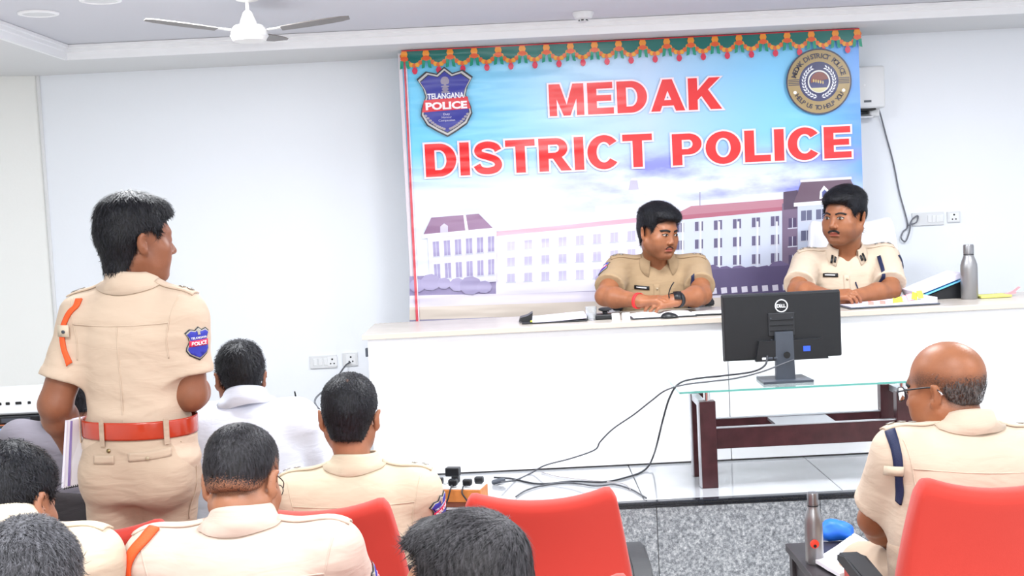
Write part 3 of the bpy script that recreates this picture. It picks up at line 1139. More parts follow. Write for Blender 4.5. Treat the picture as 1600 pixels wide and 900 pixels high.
mb = MB(); mb.lathe([(0.006, -0.03), (0.011, -0.024), (0.011, 0.016), (0.005, 0.03)], 12, Matrix.Translation(q + V((0, 0, 0.004))) @ Matrix.Rotation(rad(78), 4, 'Y'))
tag(obj('cable_connector', mb, M_grey, origin=q, smooth='auto'), 'grey cable connector lying beside the end of the extension board', 'connector')


# ---------------------------------------------------------------- upholstered chairs
def back_cushion(w0, w1, h, th, dip, curve, z0=0.0, nx=22, nz=22):
    """rounded back cushion: width w0 at the foot to w1 at the top, top edge dipping in the middle by dip"""
    verts, faces = [], []
    def pt(u, v, side):
        s = 2 * u - 1
        wdt = w0 + (w1 - w0) * v ** 1.3
        x = s * wdt / 2
        top = h + dip * (abs(s) ** 2.2) - 0.045 * max(0, (abs(s) - 0.86) / 0.14) ** 2.0
        z = z0 + v * top
        y = curve * (x / 0.23) ** 2 - 0.05 * v + 0.03 * math.sin(v * math.pi)
        e = min(1.0, min(1 - abs(s), 0.5) / 0.08) ; f = min(1.0, min(v, 1 - v) / 0.07)
        round_ = math.sqrt(max(0.0, 1 - (1 - e) ** 2)) * math.sqrt(max(0.0, 1 - (1 - f) ** 2))
        return (x, y + side * th / 2 * (0.02 + 0.98 * round_), z)
    us = [0.5 - 0.5 * math.cos(math.pi * i / nx) for i in range(nx + 1)]
    vs_ = [0.5 - 0.5 * math.cos(math.pi * i / nz) for i in range(nz + 1)]
    for side in (-1, 1):
        for v in vs_:
            for u in us:
                verts.append(pt(u, v, side))
    N = (nx + 1) * (nz + 1)
    for j in range(nz):
        for i in range(nx):
            a = j * (nx + 1) + i
            faces.append((a, a + 1, a + nx + 2, a + nx + 1))
            faces.append((a + N, a + N + nx + 1, a + N + nx + 2, a + N + 1))
    rim = [i for i in range(nx + 1)] + [(j + 1) * (nx + 1) - 1 for j in range(1, nz + 1)] + [nz * (nx + 1) + i for i in range(nx - 1, -1, -1)] + [j * (nx + 1) for j in range(nz - 1, 0, -1)]
    for a, b in zip(rim, rim[1:] + rim[:1]):
        faces.append((b, a, a + N, b + N))
    mb = MB(); mb.add(verts, faces)
    return mb


def make_chair(loc, rotz, label, top=0.86, fabric=M_red, w1=0.43, group=None, high=False):
    """conference chair: cushions, two armrests, pedestal base; faces +y"""
    r = empty('conference_chair', loc, rotz, label, 'chair', group)
    sz = 0.45
    b = obj('backrest', back_cushion(0.54, w1, top - 0.035 - 0.40, 0.085, 0.035, 0.035, 0.40), fabric, r, loc=(0, -0.235, 0), smooth=True)
    mb = MB(); mb.box((0, 0.0, 0.40), (0.50, 0.47, 0.10), 0.035, seg=3); obj('seat', mb, fabric, r, smooth=True)
    for s in (-1, 1):
        mb = MB()
        prof = [(-0.23, 0.520), (-0.13, 0.562), (0.05, 0.568), (0.125, 0.560), (0.13, 0.532), (0.05, 0.535), (-0.13, 0.528), (-0.235, 0.490)]
        mb.prism([(y, z) for y, z in prof], 0.062, Matrix.Translation((s * 0.288 - 0.031, 0, 0)) @ Matrix(((0, 0, -1, 0), (1, 0, 0, 0), (0, 1, 0, 0), (0, 0, 0, 1))))
        bmesh.ops.bevel(mb.bm, geom=list(mb.bm.edges), offset=0.006, segments=2, affect='EDGES')
        a = obj('armrest', mb, M_blk2, r, smooth='auto')
        mb = MB()
        prof = [(-0.15, 0.34), (-0.19, 0.505), (-0.13, 0.526), (0.05, 0.533), (0.11, 0.530), (0.09, 0.34)]
        mb.prism([(y, z) for y, z in prof], 0.034, Matrix.Translation((s * 0.288 - 0.017, 0, 0)) @ Matrix(((0, 0, -1, 0), (1, 0, 0, 0), (0, 1, 0, 0), (0, 0, 0, 1))))
        bmesh.ops.bevel(mb.bm, geom=list(mb.bm.edges), offset=0.004, segments=2, affect='EDGES')
        obj('side_panel', mb, fabric, a, smooth='auto')
    mb = MB(); mb.lathe([(0.03, 0.06), (0.03, 0.35)], 14); obj('column', mb, M_grey, r, smooth='auto')
    for k in range(5):
        a = math.radians(72 * k + 18)
        mb = MB(); mb.box((0.15, 0, 0.065), (0.30, 0.05, 0.03), 0.008, M=Matrix.Rotation(a, 4, 'Z'))
        lg = obj('foot', mb, M_grey, r)
        mb = MB(); mb.lathe([(0.025, -0.02), (0.025, 0.02)], 12, Matrix.Rotation(a, 4, 'Z') @ Matrix.Translation((0.27, 0, 0.026)) @ Matrix.Rotation(rad(90), 4, 'X'))
        obj('caster', mb, M_blk2, lg, smooth='auto')
    return r


def copy_tree(o, parent=None):
    c = o.copy(); col.objects.link(c)
    if parent: c.parent = parent
    for ch in list(o.children): copy_tree(ch, c)
    return c


GRP = 'red conference chairs of the audience'
chair0 = make_chair((P(846, 800, 3.42).x, 3.42 + 0.235, 0), 0, 'empty red conference chair in front of the extension board, its back dipping in the middle', 0.822, group=GRP)


def chair(x, y, rz, label, dz=1.0):
    c = copy_tree(chair0)
    c.location = (x, y, 0); c.rotation_euler.z = rz
    for ch in c.children:
        if ch.name.startswith('backrest'):
            ch.scale.z = dz; ch.location.z = 0.40 * (1 - dz)
    c['label'] = label
    return c


chair(P(505, 800, 3.42).x - 0.02, 3.42 + 0.235, 0, 'red chair occupied by the cream shirted man with cropped black hair')
chair(P(150, 800, 3.32).x - 0.01, 3.30 + 0.235, 0, 'red chair directly behind the standing officer')
c = chair_d = chair(P(1560, 760, 3.02).x, 3.02 + 0.235, 0, 'red chair occupied by the bald officer with spectacles', 1.19)
chair(P(800, 900, 2.45).x + 0.035, 2.48 + 0.235, 0, 'red chair mostly below the picture edge, only its top corner showing beside the centre head', 1.10)
chair(P(388, 900, 2.42).x, 2.30 + 0.235, 0, 'red chair hidden under the officer with the orange shoulder cord', 0.99)
chair(P(15, 900, 2.42).x, 2.28 + 0.235, 0, 'red chair hidden under the cream shirted man with thick black hair', 0.99)
chair(P(725, 900, 1.7).x, 1.62 + 0.235, 0, 'red chair hidden under the greying man whose head shows at the bottom edge', 0.97)
chair(P(50, 900, 1.7).x, 1.62 + 0.235, 0, 'red chair hidden under the grey haired man in the corner', 0.97)

for ch, dz_ in ((chair0, -0.02), (chair_d, 0.035)):
    for a_ in ch.children:
        if a_.name.startswith('armrest'): a_.location.z = dz_
# black chairs at the side table, white chairs of the dais
bc = make_chair((P(378, 700, 4.0).x - 0.10, 4.02, 0), rad(4), 'black chair under the man in the white shirt', 0.64, M_blk2, group='black chairs at the side table')
b2 = copy_tree(bc); b2.location = (P(95, 760, 4.1).x, 4.22, 0); b2.rotation_euler.z = rad(12); b2['label'] = 'black chair under the man in grey behind the standing officer'
wc = make_chair((P(1335, 430, 6.25).x + 0.02, 6.19, ZP), rad(180 - 5), 'white high backed chair of the moustached officer with the medal cord', 1.06, mat('white_leatherette', (236, 238, 244), 0.4), w1=0.44, group='white chairs on the dais')
w2 = copy_tree(wc); w2.location = (P(1028, 430, 6.25).x, 6.19, ZP); w2.rotation_euler.z = rad(180); 
for c_ in w2.children:
    if c_.name.startswith('backrest'): c_.scale.z = 0.7; c_.location.z = 0.12
    if c_.name.startswith('armrest'): c_.scale.x = 0.80
for c_ in list(w2.children) + list(wc.children):
    if c_.name.startswith('armrest'): c_.location.z = 0.125; w2['label'] = 'white chair of the officer with clasped hands'


# ---------------------------------------------------------------- bottles
def bottle(loc, h, r, label, extra=None):
    b = empty('steel_bottle', loc, 0, label, 'bottle')
    mb = MB()
    mb.lathe([(r * .93, 0), (r, 0.006), (r, h * .56), (r * .97, h * .63), (r * .82, h * .71), (r * .66, h * .77), (r * .60, h * .80), (r * .60, h * .83)], 32)
    obj('body', mb, M_steel, b, smooth='auto')
    mb = MB()
    mb.lathe([(r * .56, h * .83), (r * .62, h * .835), (r * .62, h * .975), (r * .56, h), (r * .2, h)], 28)
    obj('cap', mb, M_steel2, b, smooth='auto')
    mb = MB(); mb.lathe([(r * .605, h * .808), (r * .605, h * .826)], 28)
    obj('neck_ring', mb, M_blk2, b, smooth='auto')
    return b


bottle(PZ(1515, 467, DZ) + V((0, 0, 0.0005)), 0.257, 0.039, 'tall steel water bottle on the desk beside the tilted blue file')
TZ = 0.46
bq = PZ(1273, 879, TZ)
b = bottle(bq, 0.222, 0.028, 'slim steel water bottle with a red tag on the dark side table')
mb = MB(); mb.lathe([(0.0135, 0), (0.0135, 0.006), (0.008, 0.008)], 22, Matrix.Translation((-0.006, -0.028, 0.068)) @ Matrix.Rotation(rad(90), 4, 'X'))
tg = obj('red_tag', mb, mat('tag_red', (232, 66, 46), 0.4), b, smooth='auto')
mb = MB(); mb.lathe([(0.005, 0), (0.005, 0.002)], 14, Matrix.Translation((-0.006, -0.0355, 0.063)) @ Matrix.Rotation(rad(90), 4, 'X'))
obj('tag_hole', mb, M_dark, tg)

# side table on the right
sx0 = PZ(1230, 853, TZ).x
sy1 = PZ(1230, 853, TZ).y
st = empty('side_table', (sx0 + 0.3, sy1 - 0.17, 0), 0, 'dark wooden side table beside the bald officer', 'table')
mb = MB(); mb.box((0, 0, TZ - 0.0125), (0.60, 0.40, 0.025), 0.003); obj('tabletop', mb, M_dwood, st)
for x in (-0.27, 0.27):
    for y in (-0.17, 0.17):
        mb = MB(); mb.box((x, y, (TZ - 0.025) / 2), (0.04, 0.04, TZ - 0.026), 0.003); obj('leg', mb, M_dwood, st)
for y in (-0.17, 0.17):
    mb = MB(); mb.box((0, y, TZ - 0.06), (0.499, 0.018, 0.06)); obj('apron', mb, M_dwood, st)
for x in (-0.27, 0.27):
    mb = MB(); mb.box((x, 0, TZ - 0.06), (0.018, 0.299, 0.06)); obj('apron', mb, M_dwood, st)


def sheets(name, corners, z, th, mt, label, cat='papers', wob=0.004, n=10):
    """a loose wad of paper with slightly lifted corners; corners in order, seen px or points"""
    pts = [V(c) for c in corners]
    c0 = sum(pts, V()) / 4
    verts, faces = [], []
    for k in (0, 1):
        for i in range(n + 1):
            for j in range(n + 1):
                u, v = i / n, j / n
                p = pts[0].lerp(pts[1], u).lerp(pts[3].lerp(pts[2], u), v)
                lift = wob * (1 + math.sin(3.1 * u + 1.3 * v)) * (abs(u - .5) + abs(v - .5))
                verts.append((p.x, p.y, p.z + lift + k * th))
    N = (n + 1) ** 2
    for i in range(n):
        for j in range(n):
            a = i * (n + 1) + j
            faces.append((a + N, a + N + n + 1, a + N + n + 2, a + N + 1))
            faces.append((a, a + 1, a + n + 2, a + n + 1))
    rim = [j for j in range(n + 1)] + [i * (n + 1) + n for i in range(1, n + 1)] + [n * (n + 1) + j for j in range(n - 1, -1, -1)] + [i * (n + 1) for i in range(n - 1, 0, -1)]
    for a, b in zip(rim, rim[1:] + rim[:1]): faces.append((a, a + N, b + N, b))
    mb = MB(); mb.add(verts, faces)
    o = obj(name, mb, mt, origin=c0, smooth='auto')
    if label: tag(o, label, cat)
    return o


zpp = TZ + 0.002
sheets('paper_sheaf', [PZ(1274, 882, zpp), PZ(1312, 905, zpp), PZ(1392, 872, zpp), PZ(1335, 842, zpp)], 0, 0.012, M_paper, 'white papers lying on the dark side table under the bald officer’s arm'.replace('’', ''))
q = PZ(1310, 846, TZ)
mb = MB()
pr = []
for i in range(15):
    a = math.pi * i / 14
rt = random.Random(5)
bm = mb.bm
bmesh.ops.create_icosphere(bm, subdivisions=3, radius=1.0)
for v in bm.verts:
    n = v.co.copy()
    f = 1 + 0.10 * math.sin(5 * n.x + 3 * n.z) + 0.07 * math.sin(9 * n.y + 4 * n.x)
    v.co = V((n.x * 0.062 * f, n.y * 0.05 * f, max(n.z * f, -0.75) * 0.036 + 0.028))
tag(obj('cloth_pouch', mb, M_blue, loc=q + V((0.0, 0.03, 0)), smooth=True), 'crumpled bright blue cloth pouch behind the steel bottle on the side table', 'pouch')

# ---------------------------------------------------------------- things on the dais desk
z1 = DZ + 0.0008
# clip folder at the left
fo = V(PZ(862, 492, DZ)); fo.z = z1; fo.y = 5.66
cf = empty('clip_folder', fo, 0, 'black clip folder with white sheets near the left end of the desk', 'folder')
mb = MB(); mb.box((0.0, 0, 0.003), (0.30, 0.22, 0.006), 0.002, seg=1); obj('cover', mb, M_blk2, cf)
mb = MB(); mb.box((0.022, 0.0, 0.0145), (0.25, 0.21, 0.016), 0.003, rot=Matrix.Rotation(rad(-3.0), 3, 'Y')); obj('sheets', mb, M_paper2, cf)
mb = MB(); mb.prism([(-0.052, 0.0), (-0.045, 0.018), (-0.01, 0.026), (0.014, 0.040), (0.010, 0.010), (0.03, 0.0)], 0.10, Matrix.Translation((-0.112, 0.05, 0.006)) @ Matrix.Rotation(rad(90), 4, 'X') @ Matrix.Translation((0, 0, 0.10)))
obj('clip', mb, M_black, cf)
mb = MB(); mb.box((-0.085, -0.09, 0.010), (0.055, 0.02, 0.008), 0.002, seg=1); obj('yellow_tab', mb, mat('tab_yellow', (186, 190, 70), 0.5), cf)
# glass tumbler
q = PZ(922, 497, DZ); q.y = 5.60; q.z = z1
mb = MB(); mb.lathe([(0.022, 0), (0.027, 0.062), (0.0245, 0.062), (0.020, 0.006)], 26)
tb = tag(obj('tumbler', mb, mat('clear_glass', (240, 244, 246), 0.03, transmission=0.85, ior=1.45), loc=q, smooth='auto'), 'small clear glass tumbler beside the black folder', 'glass')
# desk microphone base and card stands
q = P(943, 490, 5.62); q.z = z1
r = empty('desk_microphone', q, 0, 'black desk microphone base beside the tumbler', 'microphone')
mb = MB(); mb.box((0, 0, 0.012), (0.085, 0.07, 0.024), 0.006); obj('base', mb, M_black, r)
mb = MB(); mb.lathe([(0.012, 0.024), (0.012, 0.034), (0.03, 0.040), (0.03, 0.048), (0.02, 0.052)], 18, Matrix.Translation((0.008, 0.01, 0))); obj('head', mb, M_blk2, r, smooth='auto')
for px, lab in ((962, 'small white card stand next to the black microphone base'), (978, 'small white card stand nearest the open register')):
    q = P(px, 490, 5.56); q.z = z1
    r = empty('card_stand', q, 0, lab, 'card stand')
    mb = MB(); mb.box((0, 0, 0.002), (0.036, 0.03, 0.004)); obj('foot', mb, M_wplast, r)
    mb = MB(); mb.box((0, 0.004, 0.016), (0.036, 0.003, 0.026), rot=Matrix.Rotation(rad(-12), 3, 'X')); obj('card', mb, M_wplast, r)
# open register in front of the clasped hands
q = P(1033, 488, 5.62); q.z = z1
r = empty('open_register', q, rad(2), 'open register with curling white pages under the clasped hands', 'book')
mb = MB(); mb.box((0, 0, 0.003), (0.30, 0.20, 0.005), 0.002, seg=1); obj('cover', mb, M_blk2, r)
for s in (-1, 1):
    prof = [(0, 0.006), (0.025, 0.016), (0.065, 0.018), (0.11, 0.013), (0.142, 0.010), (0.142, 0.006)]
    mb = MB(); mb.prism([(s * x, z) for x, z in prof], 0.18, Matrix.Translation((0, 0.09, 0)) @ Matrix.Rotation(rad(90), 4, 'X') @ Matrix.Translation((0, 0, 0.18)))
    obj('page_block', mb, M_paper, r)
# mouse
q = P(1046, 491, 5.52); q.z = z1
mb = MB(); bm = mb.bm
bmesh.ops.create_uvsphere(bm, u_segments=20, v_segments=12, radius=1)
for v in bm.verts:
    v.co = V((v.co.x * 0.042, v.co.y * 0.030, max(0, v.co.z) * 0.026 * (1 - 0.18 * v.co.x)))
mo = tag(obj('computer_mouse', mb, M_black, loc=q, smooth=True), 'black computer mouse at the desk edge in front of the open register', 'mouse')
# phone and pad by the officer's left elbow
q = P(1106, 489, 5.60); q.z = z1
r = empty('notepad', q, rad(-4), 'flat black notepad at the desk edge beside the monitor', 'notepad')
mb = MB(); mb.box((0, 0, 0.004), (0.15, 0.12, 0.008), 0.002, seg=1); obj('cover', mb, M_black, r)
mb = MB(); mb.box((0, -0.001, 0.0095), (0.14, 0.112, 0.003)); obj('page', mb, M_paper, r)
mb = MB(); mb.box((0.01, 0.01, 0.014), (0.10, 0.05, 0.006), 0.002, seg=1)
# files at the right end with sticky flags
q = P(1385, 470, 5.62); q.z = z1
r = empty('open_file', q, rad(3), 'open file of lavender sheets with pink and lime flags before the moustached officer', 'file')
mb = MB(); mb.box((0, 0, 0.004), (0.42, 0.22, 0.007), 0.002, seg=1); obj('cover', mb, M_grey, r)
mb = MB(); mb.prism([(-0.2, 0.008), (0.2, 0.008), (0.2, 0.034), (0.1, 0.022), (-0.02, 0.013), (-0.2, 0.011)], 0.2, Matrix.Translation((0, 0.1, 0)) @ Matrix.Rotation(rad(90), 4, 'X') @ Matrix.Translation((0, 0, 0.2)))
obj('sheets', mb, M_paper2, r)
M_lime, M_pink, M_orng = mat('flag_lime', (206, 236, 48), 0.5), mat('flag_pink', (246, 150, 156), 0.5), mat('flag_coral', (240, 120, 110), 0.5)
for i, (x, mt, a) in enumerate(((-0.10, M_orng, 6), (-0.07, M_pink, -8), (-0.045, M_orng, 10), (-0.02, M_pink, 4), (0.015, M_lime, 12), (0.035, M_lime, -14), (0.06, M_pink, 6), (0.082, M_pink, -10), (0.105, M_lime, 18), (0.13, M_lime, -4))):
    h = 0.014 + 0.02 * max(0, (i - 2)) / 8
    mb = MB(); mb.box((x, -0.075, 0.012 + 0.02 * max(0, x) / .13 + h / 2), (0.026, 0.002, h + 0.006), rot=Matrix.Rotation(rad(a), 3, 'Y') @ Matrix.Rotation(rad(-25), 3, 'X'))
    obj('sticky_flag', mb, mt, r)
q = P(1460, 465, 5.87); q.z = z1
r = empty('blue_file', q, rad(2), 'blue file propped at a slant against the steel bottle', 'file')
R_ = Matrix.Rotation(rad(-19), 3, 'Y')
mb = MB(); mb.box((0.005, 0, 0.052), (0.25, 0.19, 0.006), 0.002, rot=R_, seg=1); obj('cover', mb, mat('file_blue', (108, 188, 232), 0.4), r)
mb = MB(); mb.box((-0.012, 0, 0.071), (0.245, 0.17, 0.028), 0.002, rot=R_, seg=1); obj('sheets', mb, M_paper2, r)
mb = MB(); mb.prism([(-0.11, 0.0), (0.115, 0.0), (0.115, 0.080), (0.105, 0.081)], 0.17, Matrix.Translation((0, 0.085, 0)) @ Matrix.Rotation(rad(90), 4, 'X') @ Matrix.Translation((0, 0, 0.17))); obj('spine_block', mb, M_black, r)
mb = MB(); mb.box((-0.115, -0.08, 0.012), (0.028, 0.02, 0.012), 0.003, seg=1); obj('brass_clip', mb, mat('clip_maroon', (142, 66, 60), 0.4), r)
mb = MB(); mb.box((-0.095, -0.075, 0.021), (0.03, 0.02, 0.006), rot=Matrix.Rotation(rad(-15), 3, 'Y')); obj('sticky_flag', mb, M_lime, r)
q = P(1550, 466, 5.76); q.z = z1
r = empty('yellow_pad', q, rad(4), 'yellow pad with a pink flag lying right of the bottle'.replace(' right of', ' beyond'), 'notepad')
mb = MB(); mb.box((0, 0, 0.006), (0.15, 0.10, 0.011), 0.002, seg=1); obj('pad', mb, mat('pad_yellow', (206, 206, 110), 0.6), r)
mb = MB(); mb.box((0.085, 0, 0.012), (0.055, 0.03, 0.008), rot=Matrix.Rotation(rad(-14), 3, 'Y')); obj('sticky_flag', mb, M_pink, r)
mb = MB(); mb.box((0.115, 0.0, 0.027), (0.05, 0.02, 0.004), rot=Matrix.Rotation(rad(-35), 3, 'Y')); obj('sticky_flag', mb, M_pink, r)

# ---------------------------------------------------------------- wall fittings
# air conditioner, mostly behind the banner
q1, q0 = P(1382, 102, 6.69), P(1382, 168, 6.69)
acx1 = q1.x; acx0 = acx1 - 0.82
ac = empty('air_conditioner', ((acx0 + acx1) / 2, 6.9, q0.z), 0, 'white wall air conditioner half hidden behind the banner', 'air conditioner')
hA = q1.z - q0.z
mb = MB(); mb.box((0, -0.112, hA / 2), (acx1 - acx0, 0.215, hA), 0.014, seg=3); obj('body', mb, M_offw, ac, smooth='auto')
mb = MB(); mb.box((0, -0.135, -0.004), (acx1 - acx0 - 0.10, 0.13, 0.012)); obj('outlet', mb, M_dark, ac)
mb = MB(); mb.box((0, -0.12, -0.030), (acx1 - acx0 - 0.13, 0.16, 0.010), 0.003, rot=Matrix.Rotation(rad(12), 3, 'X')); obj('louver', mb, M_offw, ac)
mb = MB(); mb.box(((acx1 - acx0) / 2 - 0.035, -0.07, -0.018), (0.06, 0.11, 0.05), 0.012); obj('end_cap', mb, M_offw, ac)
mb = MB(); mb.box(((acx1 - acx0) / 2 - 0.10, -0.2205, 0.038), (0.04, 0.001, 0.012)); obj('badge', mb, M_grey, ac)
mb = MB(); mb.lathe([(0.006, 0), (0.006, 0.002)], 12, Matrix.Translation(((acx1 - acx0) / 2 - 0.115, -0.2195, hA * 0.55)) @ Matrix.Rotation(rad(90), 4, 'X')); obj('indicator', mb, M_wplast, ac)
yb = 6.885
cable('mains_lead', [P(1372, 168, 6.84), P(1376, 180, 6.87), P(1384, 210, yb), P(1396, 255, yb), P(1405, 300, yb), P(1418, 350, yb), P(1411, 362, yb), P(1408, 372, yb - 0.01), P(1415, 377, yb - 0.01), P(1421, 362, yb - 0.012), P(1424, 345, yb - 0.012), P(1434, 337, yb - 0.01), P(1432, 347, yb - 0.012), P(1419, 352, yb - 0.014)], 0.0042, mat('lead_grey', (112, 114, 122), 0.5),
      'grey mains lead dropping from the air conditioner to a coil by the switches')


def switchboard(px0, py0, px1, py1, label, layout):
    a, b = P(px0, py0, 6.9), P(px1, py1, 6.9)
    w_, h_ = abs(b.x - a.x), abs(a.z - b.z)
    r = empty('switch_plate', ((a.x + b.x) / 2, 6.9, (a.z + b.z) / 2), 0, label, 'switch plate')
    mb = MB(); mb.box((0, -0.006, 0), (w_, 0.011, h_), 0.003); obj('plate', mb, M_offw, r)
    for kind, u in layout:
        x = (u - 0.5) * w_
        if kind == 's':
            mb = MB(); mb.box((x, -0.0125, 0), (0.022, 0.006, h_ * 0.55), 0.0015, rot=Matrix.Rotation(rad(5), 3, 'X'), seg=1); obj('switch', mb, M_wplast, r)
        else:
            mb = MB(); mb.box((x, -0.0120, 0), (0.055, 0.003, h_ * 0.75), 0.001, seg=1); sk = obj('socket', mb, M_wplast, r)
            for dx, dz, rr in ((-0.010, -0.012, .0042), (0.010, -0.012, .0042), (0, 0.013, .0052)):
                mb = MB(); mb.lathe([(rr, 0), (rr, 0.0012)], 12, Matrix.Translation((x + dx, -0.0134, dz)) @ Matrix.Rotation(rad(90), 4, 'X')); obj('pin_hole', mb, M_dark, sk)
    return r


switchboard(1424, 333, 1474, 351, 'white strip of switches where the mains lead is coiled', (('s', .55), ('s', .68), ('s', .81), ('s', .92)))
switchboard(1479, 331, 1500, 347, 'square white wall socket beside the strip of switches', (('k', .5),))
switchboard(484, 556, 527, 574, 'white strip of switches low on the wall left of the desk'.replace(' left of the desk', ' beyond the seated men'), (('s', .2), ('s', .4), ('s', .6), ('k', .84)))
switchboard(535, 551, 560, 571, 'square white wall socket with a plugged lead near the desk end', (('k', .55),))
cable('router_lead', [P(548, 566, 6.87), P(540, 571, 6.85), P(525, 592, 6.6), P(515, 603, 6.3), P(498, 617, 5.6), P(492, 626, 5.2), P(494, 634, 5.0), P(500, 640, 4.93)], 0.0045, M_cable,
      'grey lead running from the low wall socket to the router')

# ---------------------------------------------------------------- ceiling fittings
q = P(390, 65, 5.1)
FZ = ZC
fan = empty('ceiling_fan', (q.x, 5.1, ZC), 0, 'white three bladed ceiling fan hanging from the grey ceiling', 'fan')
M_fan = mat('fan_enamel', (232, 232, 230), 0.35)
M_blade = mat('fan_blade', (120, 115, 112), 0.45)
dz = P(390, 78, 5.1).z - ZC
mb = MB(); mb.lathe([(0.008, -0.12), (0.008, -0.002)], 12); obj('rod', mb, M_fan, fan, smooth='auto')
mb = MB(); mb.lathe([(0.012, -0.038), (0.045, -0.03), (0.05, -0.001)], 22); obj('ceiling_cup', mb, M_fan, fan, smooth='auto')
mb = MB(); mb.lathe([(0.012, -0.072), (0.020, -0.08), (0.034, -0.118), (0.036, -0.135)], 22); obj('lower_cup', mb, M_fan, fan, smooth='auto')
mb = MB(); mb.lathe([(0.036, -0.128), (0.060, -0.134), (0.074, -0.152), (0.076, -0.180), (0.068, -0.196), (0.04, -0.203), (0.01, -0.205)], 32); obj('motor', mb, M_fan, fan, smooth='auto')
mb = MB(); mb.lathe([(0.078, -0.172), (0.079, -0.176), (0.078, -0.180)], 32); obj('trim_band', mb, M_offw, fan, smooth='auto')
for ang in (205, 3, 82):
    R4 = Matrix.Rotation(rad(ang), 4, 'Z') @ Matrix.Rotation(rad(-6.5 if ang != 82 else -3), 4, 'Y')
    mb = MB(); mb.box((0.095, 0, -0.160), (0.075, 0.028, 0.006), 0.002, M=R4); br = obj('blade_bracket', mb, M_fan, fan)
    n = 8
    vs = []
    for i in range(n + 1):
        u = i / n
        x = 0.115 + 0.285 * u
        hw = 0.043 + 0.012 * math.sin(u * math.pi)
        if i == n: hw *= 0.7
        tw = rad(-2)
        for s in (-1, 1):
            vs.append((x, s * hw * math.cos(tw), -0.165 + s * hw * math.sin(tw)))
            vs.append((x, s * hw * math.cos(tw), -0.161 + s * hw * math.sin(tw)))
    fs = []
    for i in range(n):
        a = i * 4; b_ = a + 4
        fs += [(a, b_, b_ + 2, a + 2), (a + 1, a + 3, b_ + 3, b_ + 1), (a, a + 1, b_ + 1, b_), (a + 2, b_ + 2, b_ + 3, a + 3)]
    fs += [(0, 2, 3, 1), (4 * n, 4 * n + 1, 4 * n + 3, 4 * n + 2)]
    mb = MB(); mb.add(vs, fs, M=R4); obj('blade', mb, M_blade, fan, smooth='auto')
for px, py, lab in ((60, 20, 'round white ceiling downlight near the corner of the ceiling border'), (157, -1, 'round white ceiling downlight cut off by the top edge')):
    q = PZ(px, py, ZC)
    r = empty('downlight', (q.x, q.y, ZC), 0, lab, 'ceiling light')
    mb = MB(); mb.lathe([(0.086, -0.001), (0.084, -0.007), (0.070, -0.010), (0.066, -0.005)], 36); obj('rim', mb, M_trim, r, smooth='auto')
    mb = MB(); mb.lathe([(0.067, -0.006), (0.02, -0.0065)], 36); obj('diffuser', mb, M_offw, r, smooth='auto')
q = PZ(911, 22, ZC - 0.01)
sd = empty('smoke_detector', (q.x, q.y, ZC), 0, 'small white smoke detector on the ceiling above the banner', 'smoke detector')
mb = MB(); mb.lathe([(0.052, -0.001), (0.052, -0.012), (0.042, -0.032), (0.024, -0.036)], 28); obj('housing', mb, M_wplast, sd, smooth='auto')
mb = MB(); mb.lathe([(0.022, -0.034), (0.022, -0.046), (0.012, -0.050)], 20); obj('sensor', mb, M_offw, sd, smooth='auto')
for k in range(6):
    a = rad(60 * k + 15)
    mb = MB(); mb.box((0.0215, 0, -0.041), (0.003, 0.012, 0.006), M=Matrix.Rotation(a, 4, 'Z')); obj('slot', mb, M_dark, sd)

# ---------------------------------------------------------------- side table with the equipment on the far left
TZ2 = 0.72
lt = empty('long_table', (-2.10, 4.95, 0), 0, 'long white work table against the platform end with equipment on it', 'table')
mb = MB(); mb.box((0, 0, TZ2 - 0.0125), (2.70, 0.90, 0.025), 0.003); obj('tabletop', mb, M_white, lt)
for x in (-1.3, 0.0, 1.3):
    mb = MB(); mb.box((x, 0.0, (TZ2 - 0.025) / 2), (0.03, 0.84, TZ2 - 0.026)); obj('leg', mb, M_white, lt)
mb = MB(); mb.box((0, 0.38, 0.45), (2.58, 0.018, 0.5)); obj('modesty_panel', mb, M_white, lt)
# wooden riser, black box, white projector on top
qx = P(30, 650, 5.08).x
RX = qx - 0.08
rs = empty('wooden_riser', (RX, 5.14, TZ2), 0, 'low brown wooden riser under the black box and projector', 'stand')
mb = MB(); mb.box((0, 0, 0.079), (0.46, 0.30, 0.022), 0.003); obj('board', mb, mat('riser_brown', (172, 96, 66), 0.5, vary=(16, .15)), rs)
for x in (-0.2, 0.2):
    mb = MB(); mb.box((x, 0, 0.034), (0.02, 0.28, 0.067)); obj('leg', mb, M_brown, rs)
zz = TZ2 + 0.0905
r = empty('recorder_box', (RX - 0.01, 5.15, zz), 0, 'flat black recorder box between the wooden riser and the white projector', 'recorder')
mb = MB(); mb.box((0, 0, 0.016), (0.40, 0.26, 0.030), 0.004); obj('case', mb, M_black, r)
mb = MB(); mb.box((0.10, -0.131, 0.016), (0.12, 0.003, 0.018)); obj('front_panel', mb, M_grey, r)
zz += 0.0315
pj = empty('projector', (RX + 0.02, 5.22, zz), 0, 'white projector with a row of black rear sockets on the black box', 'projector')
mb = MB(); mb.box((0, 0, 0.042), (0.40, 0.34, 0.082), 0.012, seg=3); obj('case', mb, M_offw, pj, smooth='auto')
mb = MB(); mb.box((0, -0.171, 0.038), (0.37, 0.004, 0.058), 0.002, seg=1); bp2 = obj('rear_panel', mb, M_wplast, pj)
for x, w_ in ((-0.13, .045), (-0.075, .012), (-0.045, .022), (-0.005, .018), (0.03, .018), (0.075, .026), (0.12, .014)):
    mb = MB(); mb.box((x, -0.1738, 0.052), (w_, 0.004, 0.012), 0.002, seg=1); obj('socket', mb, M_dark, bp2)
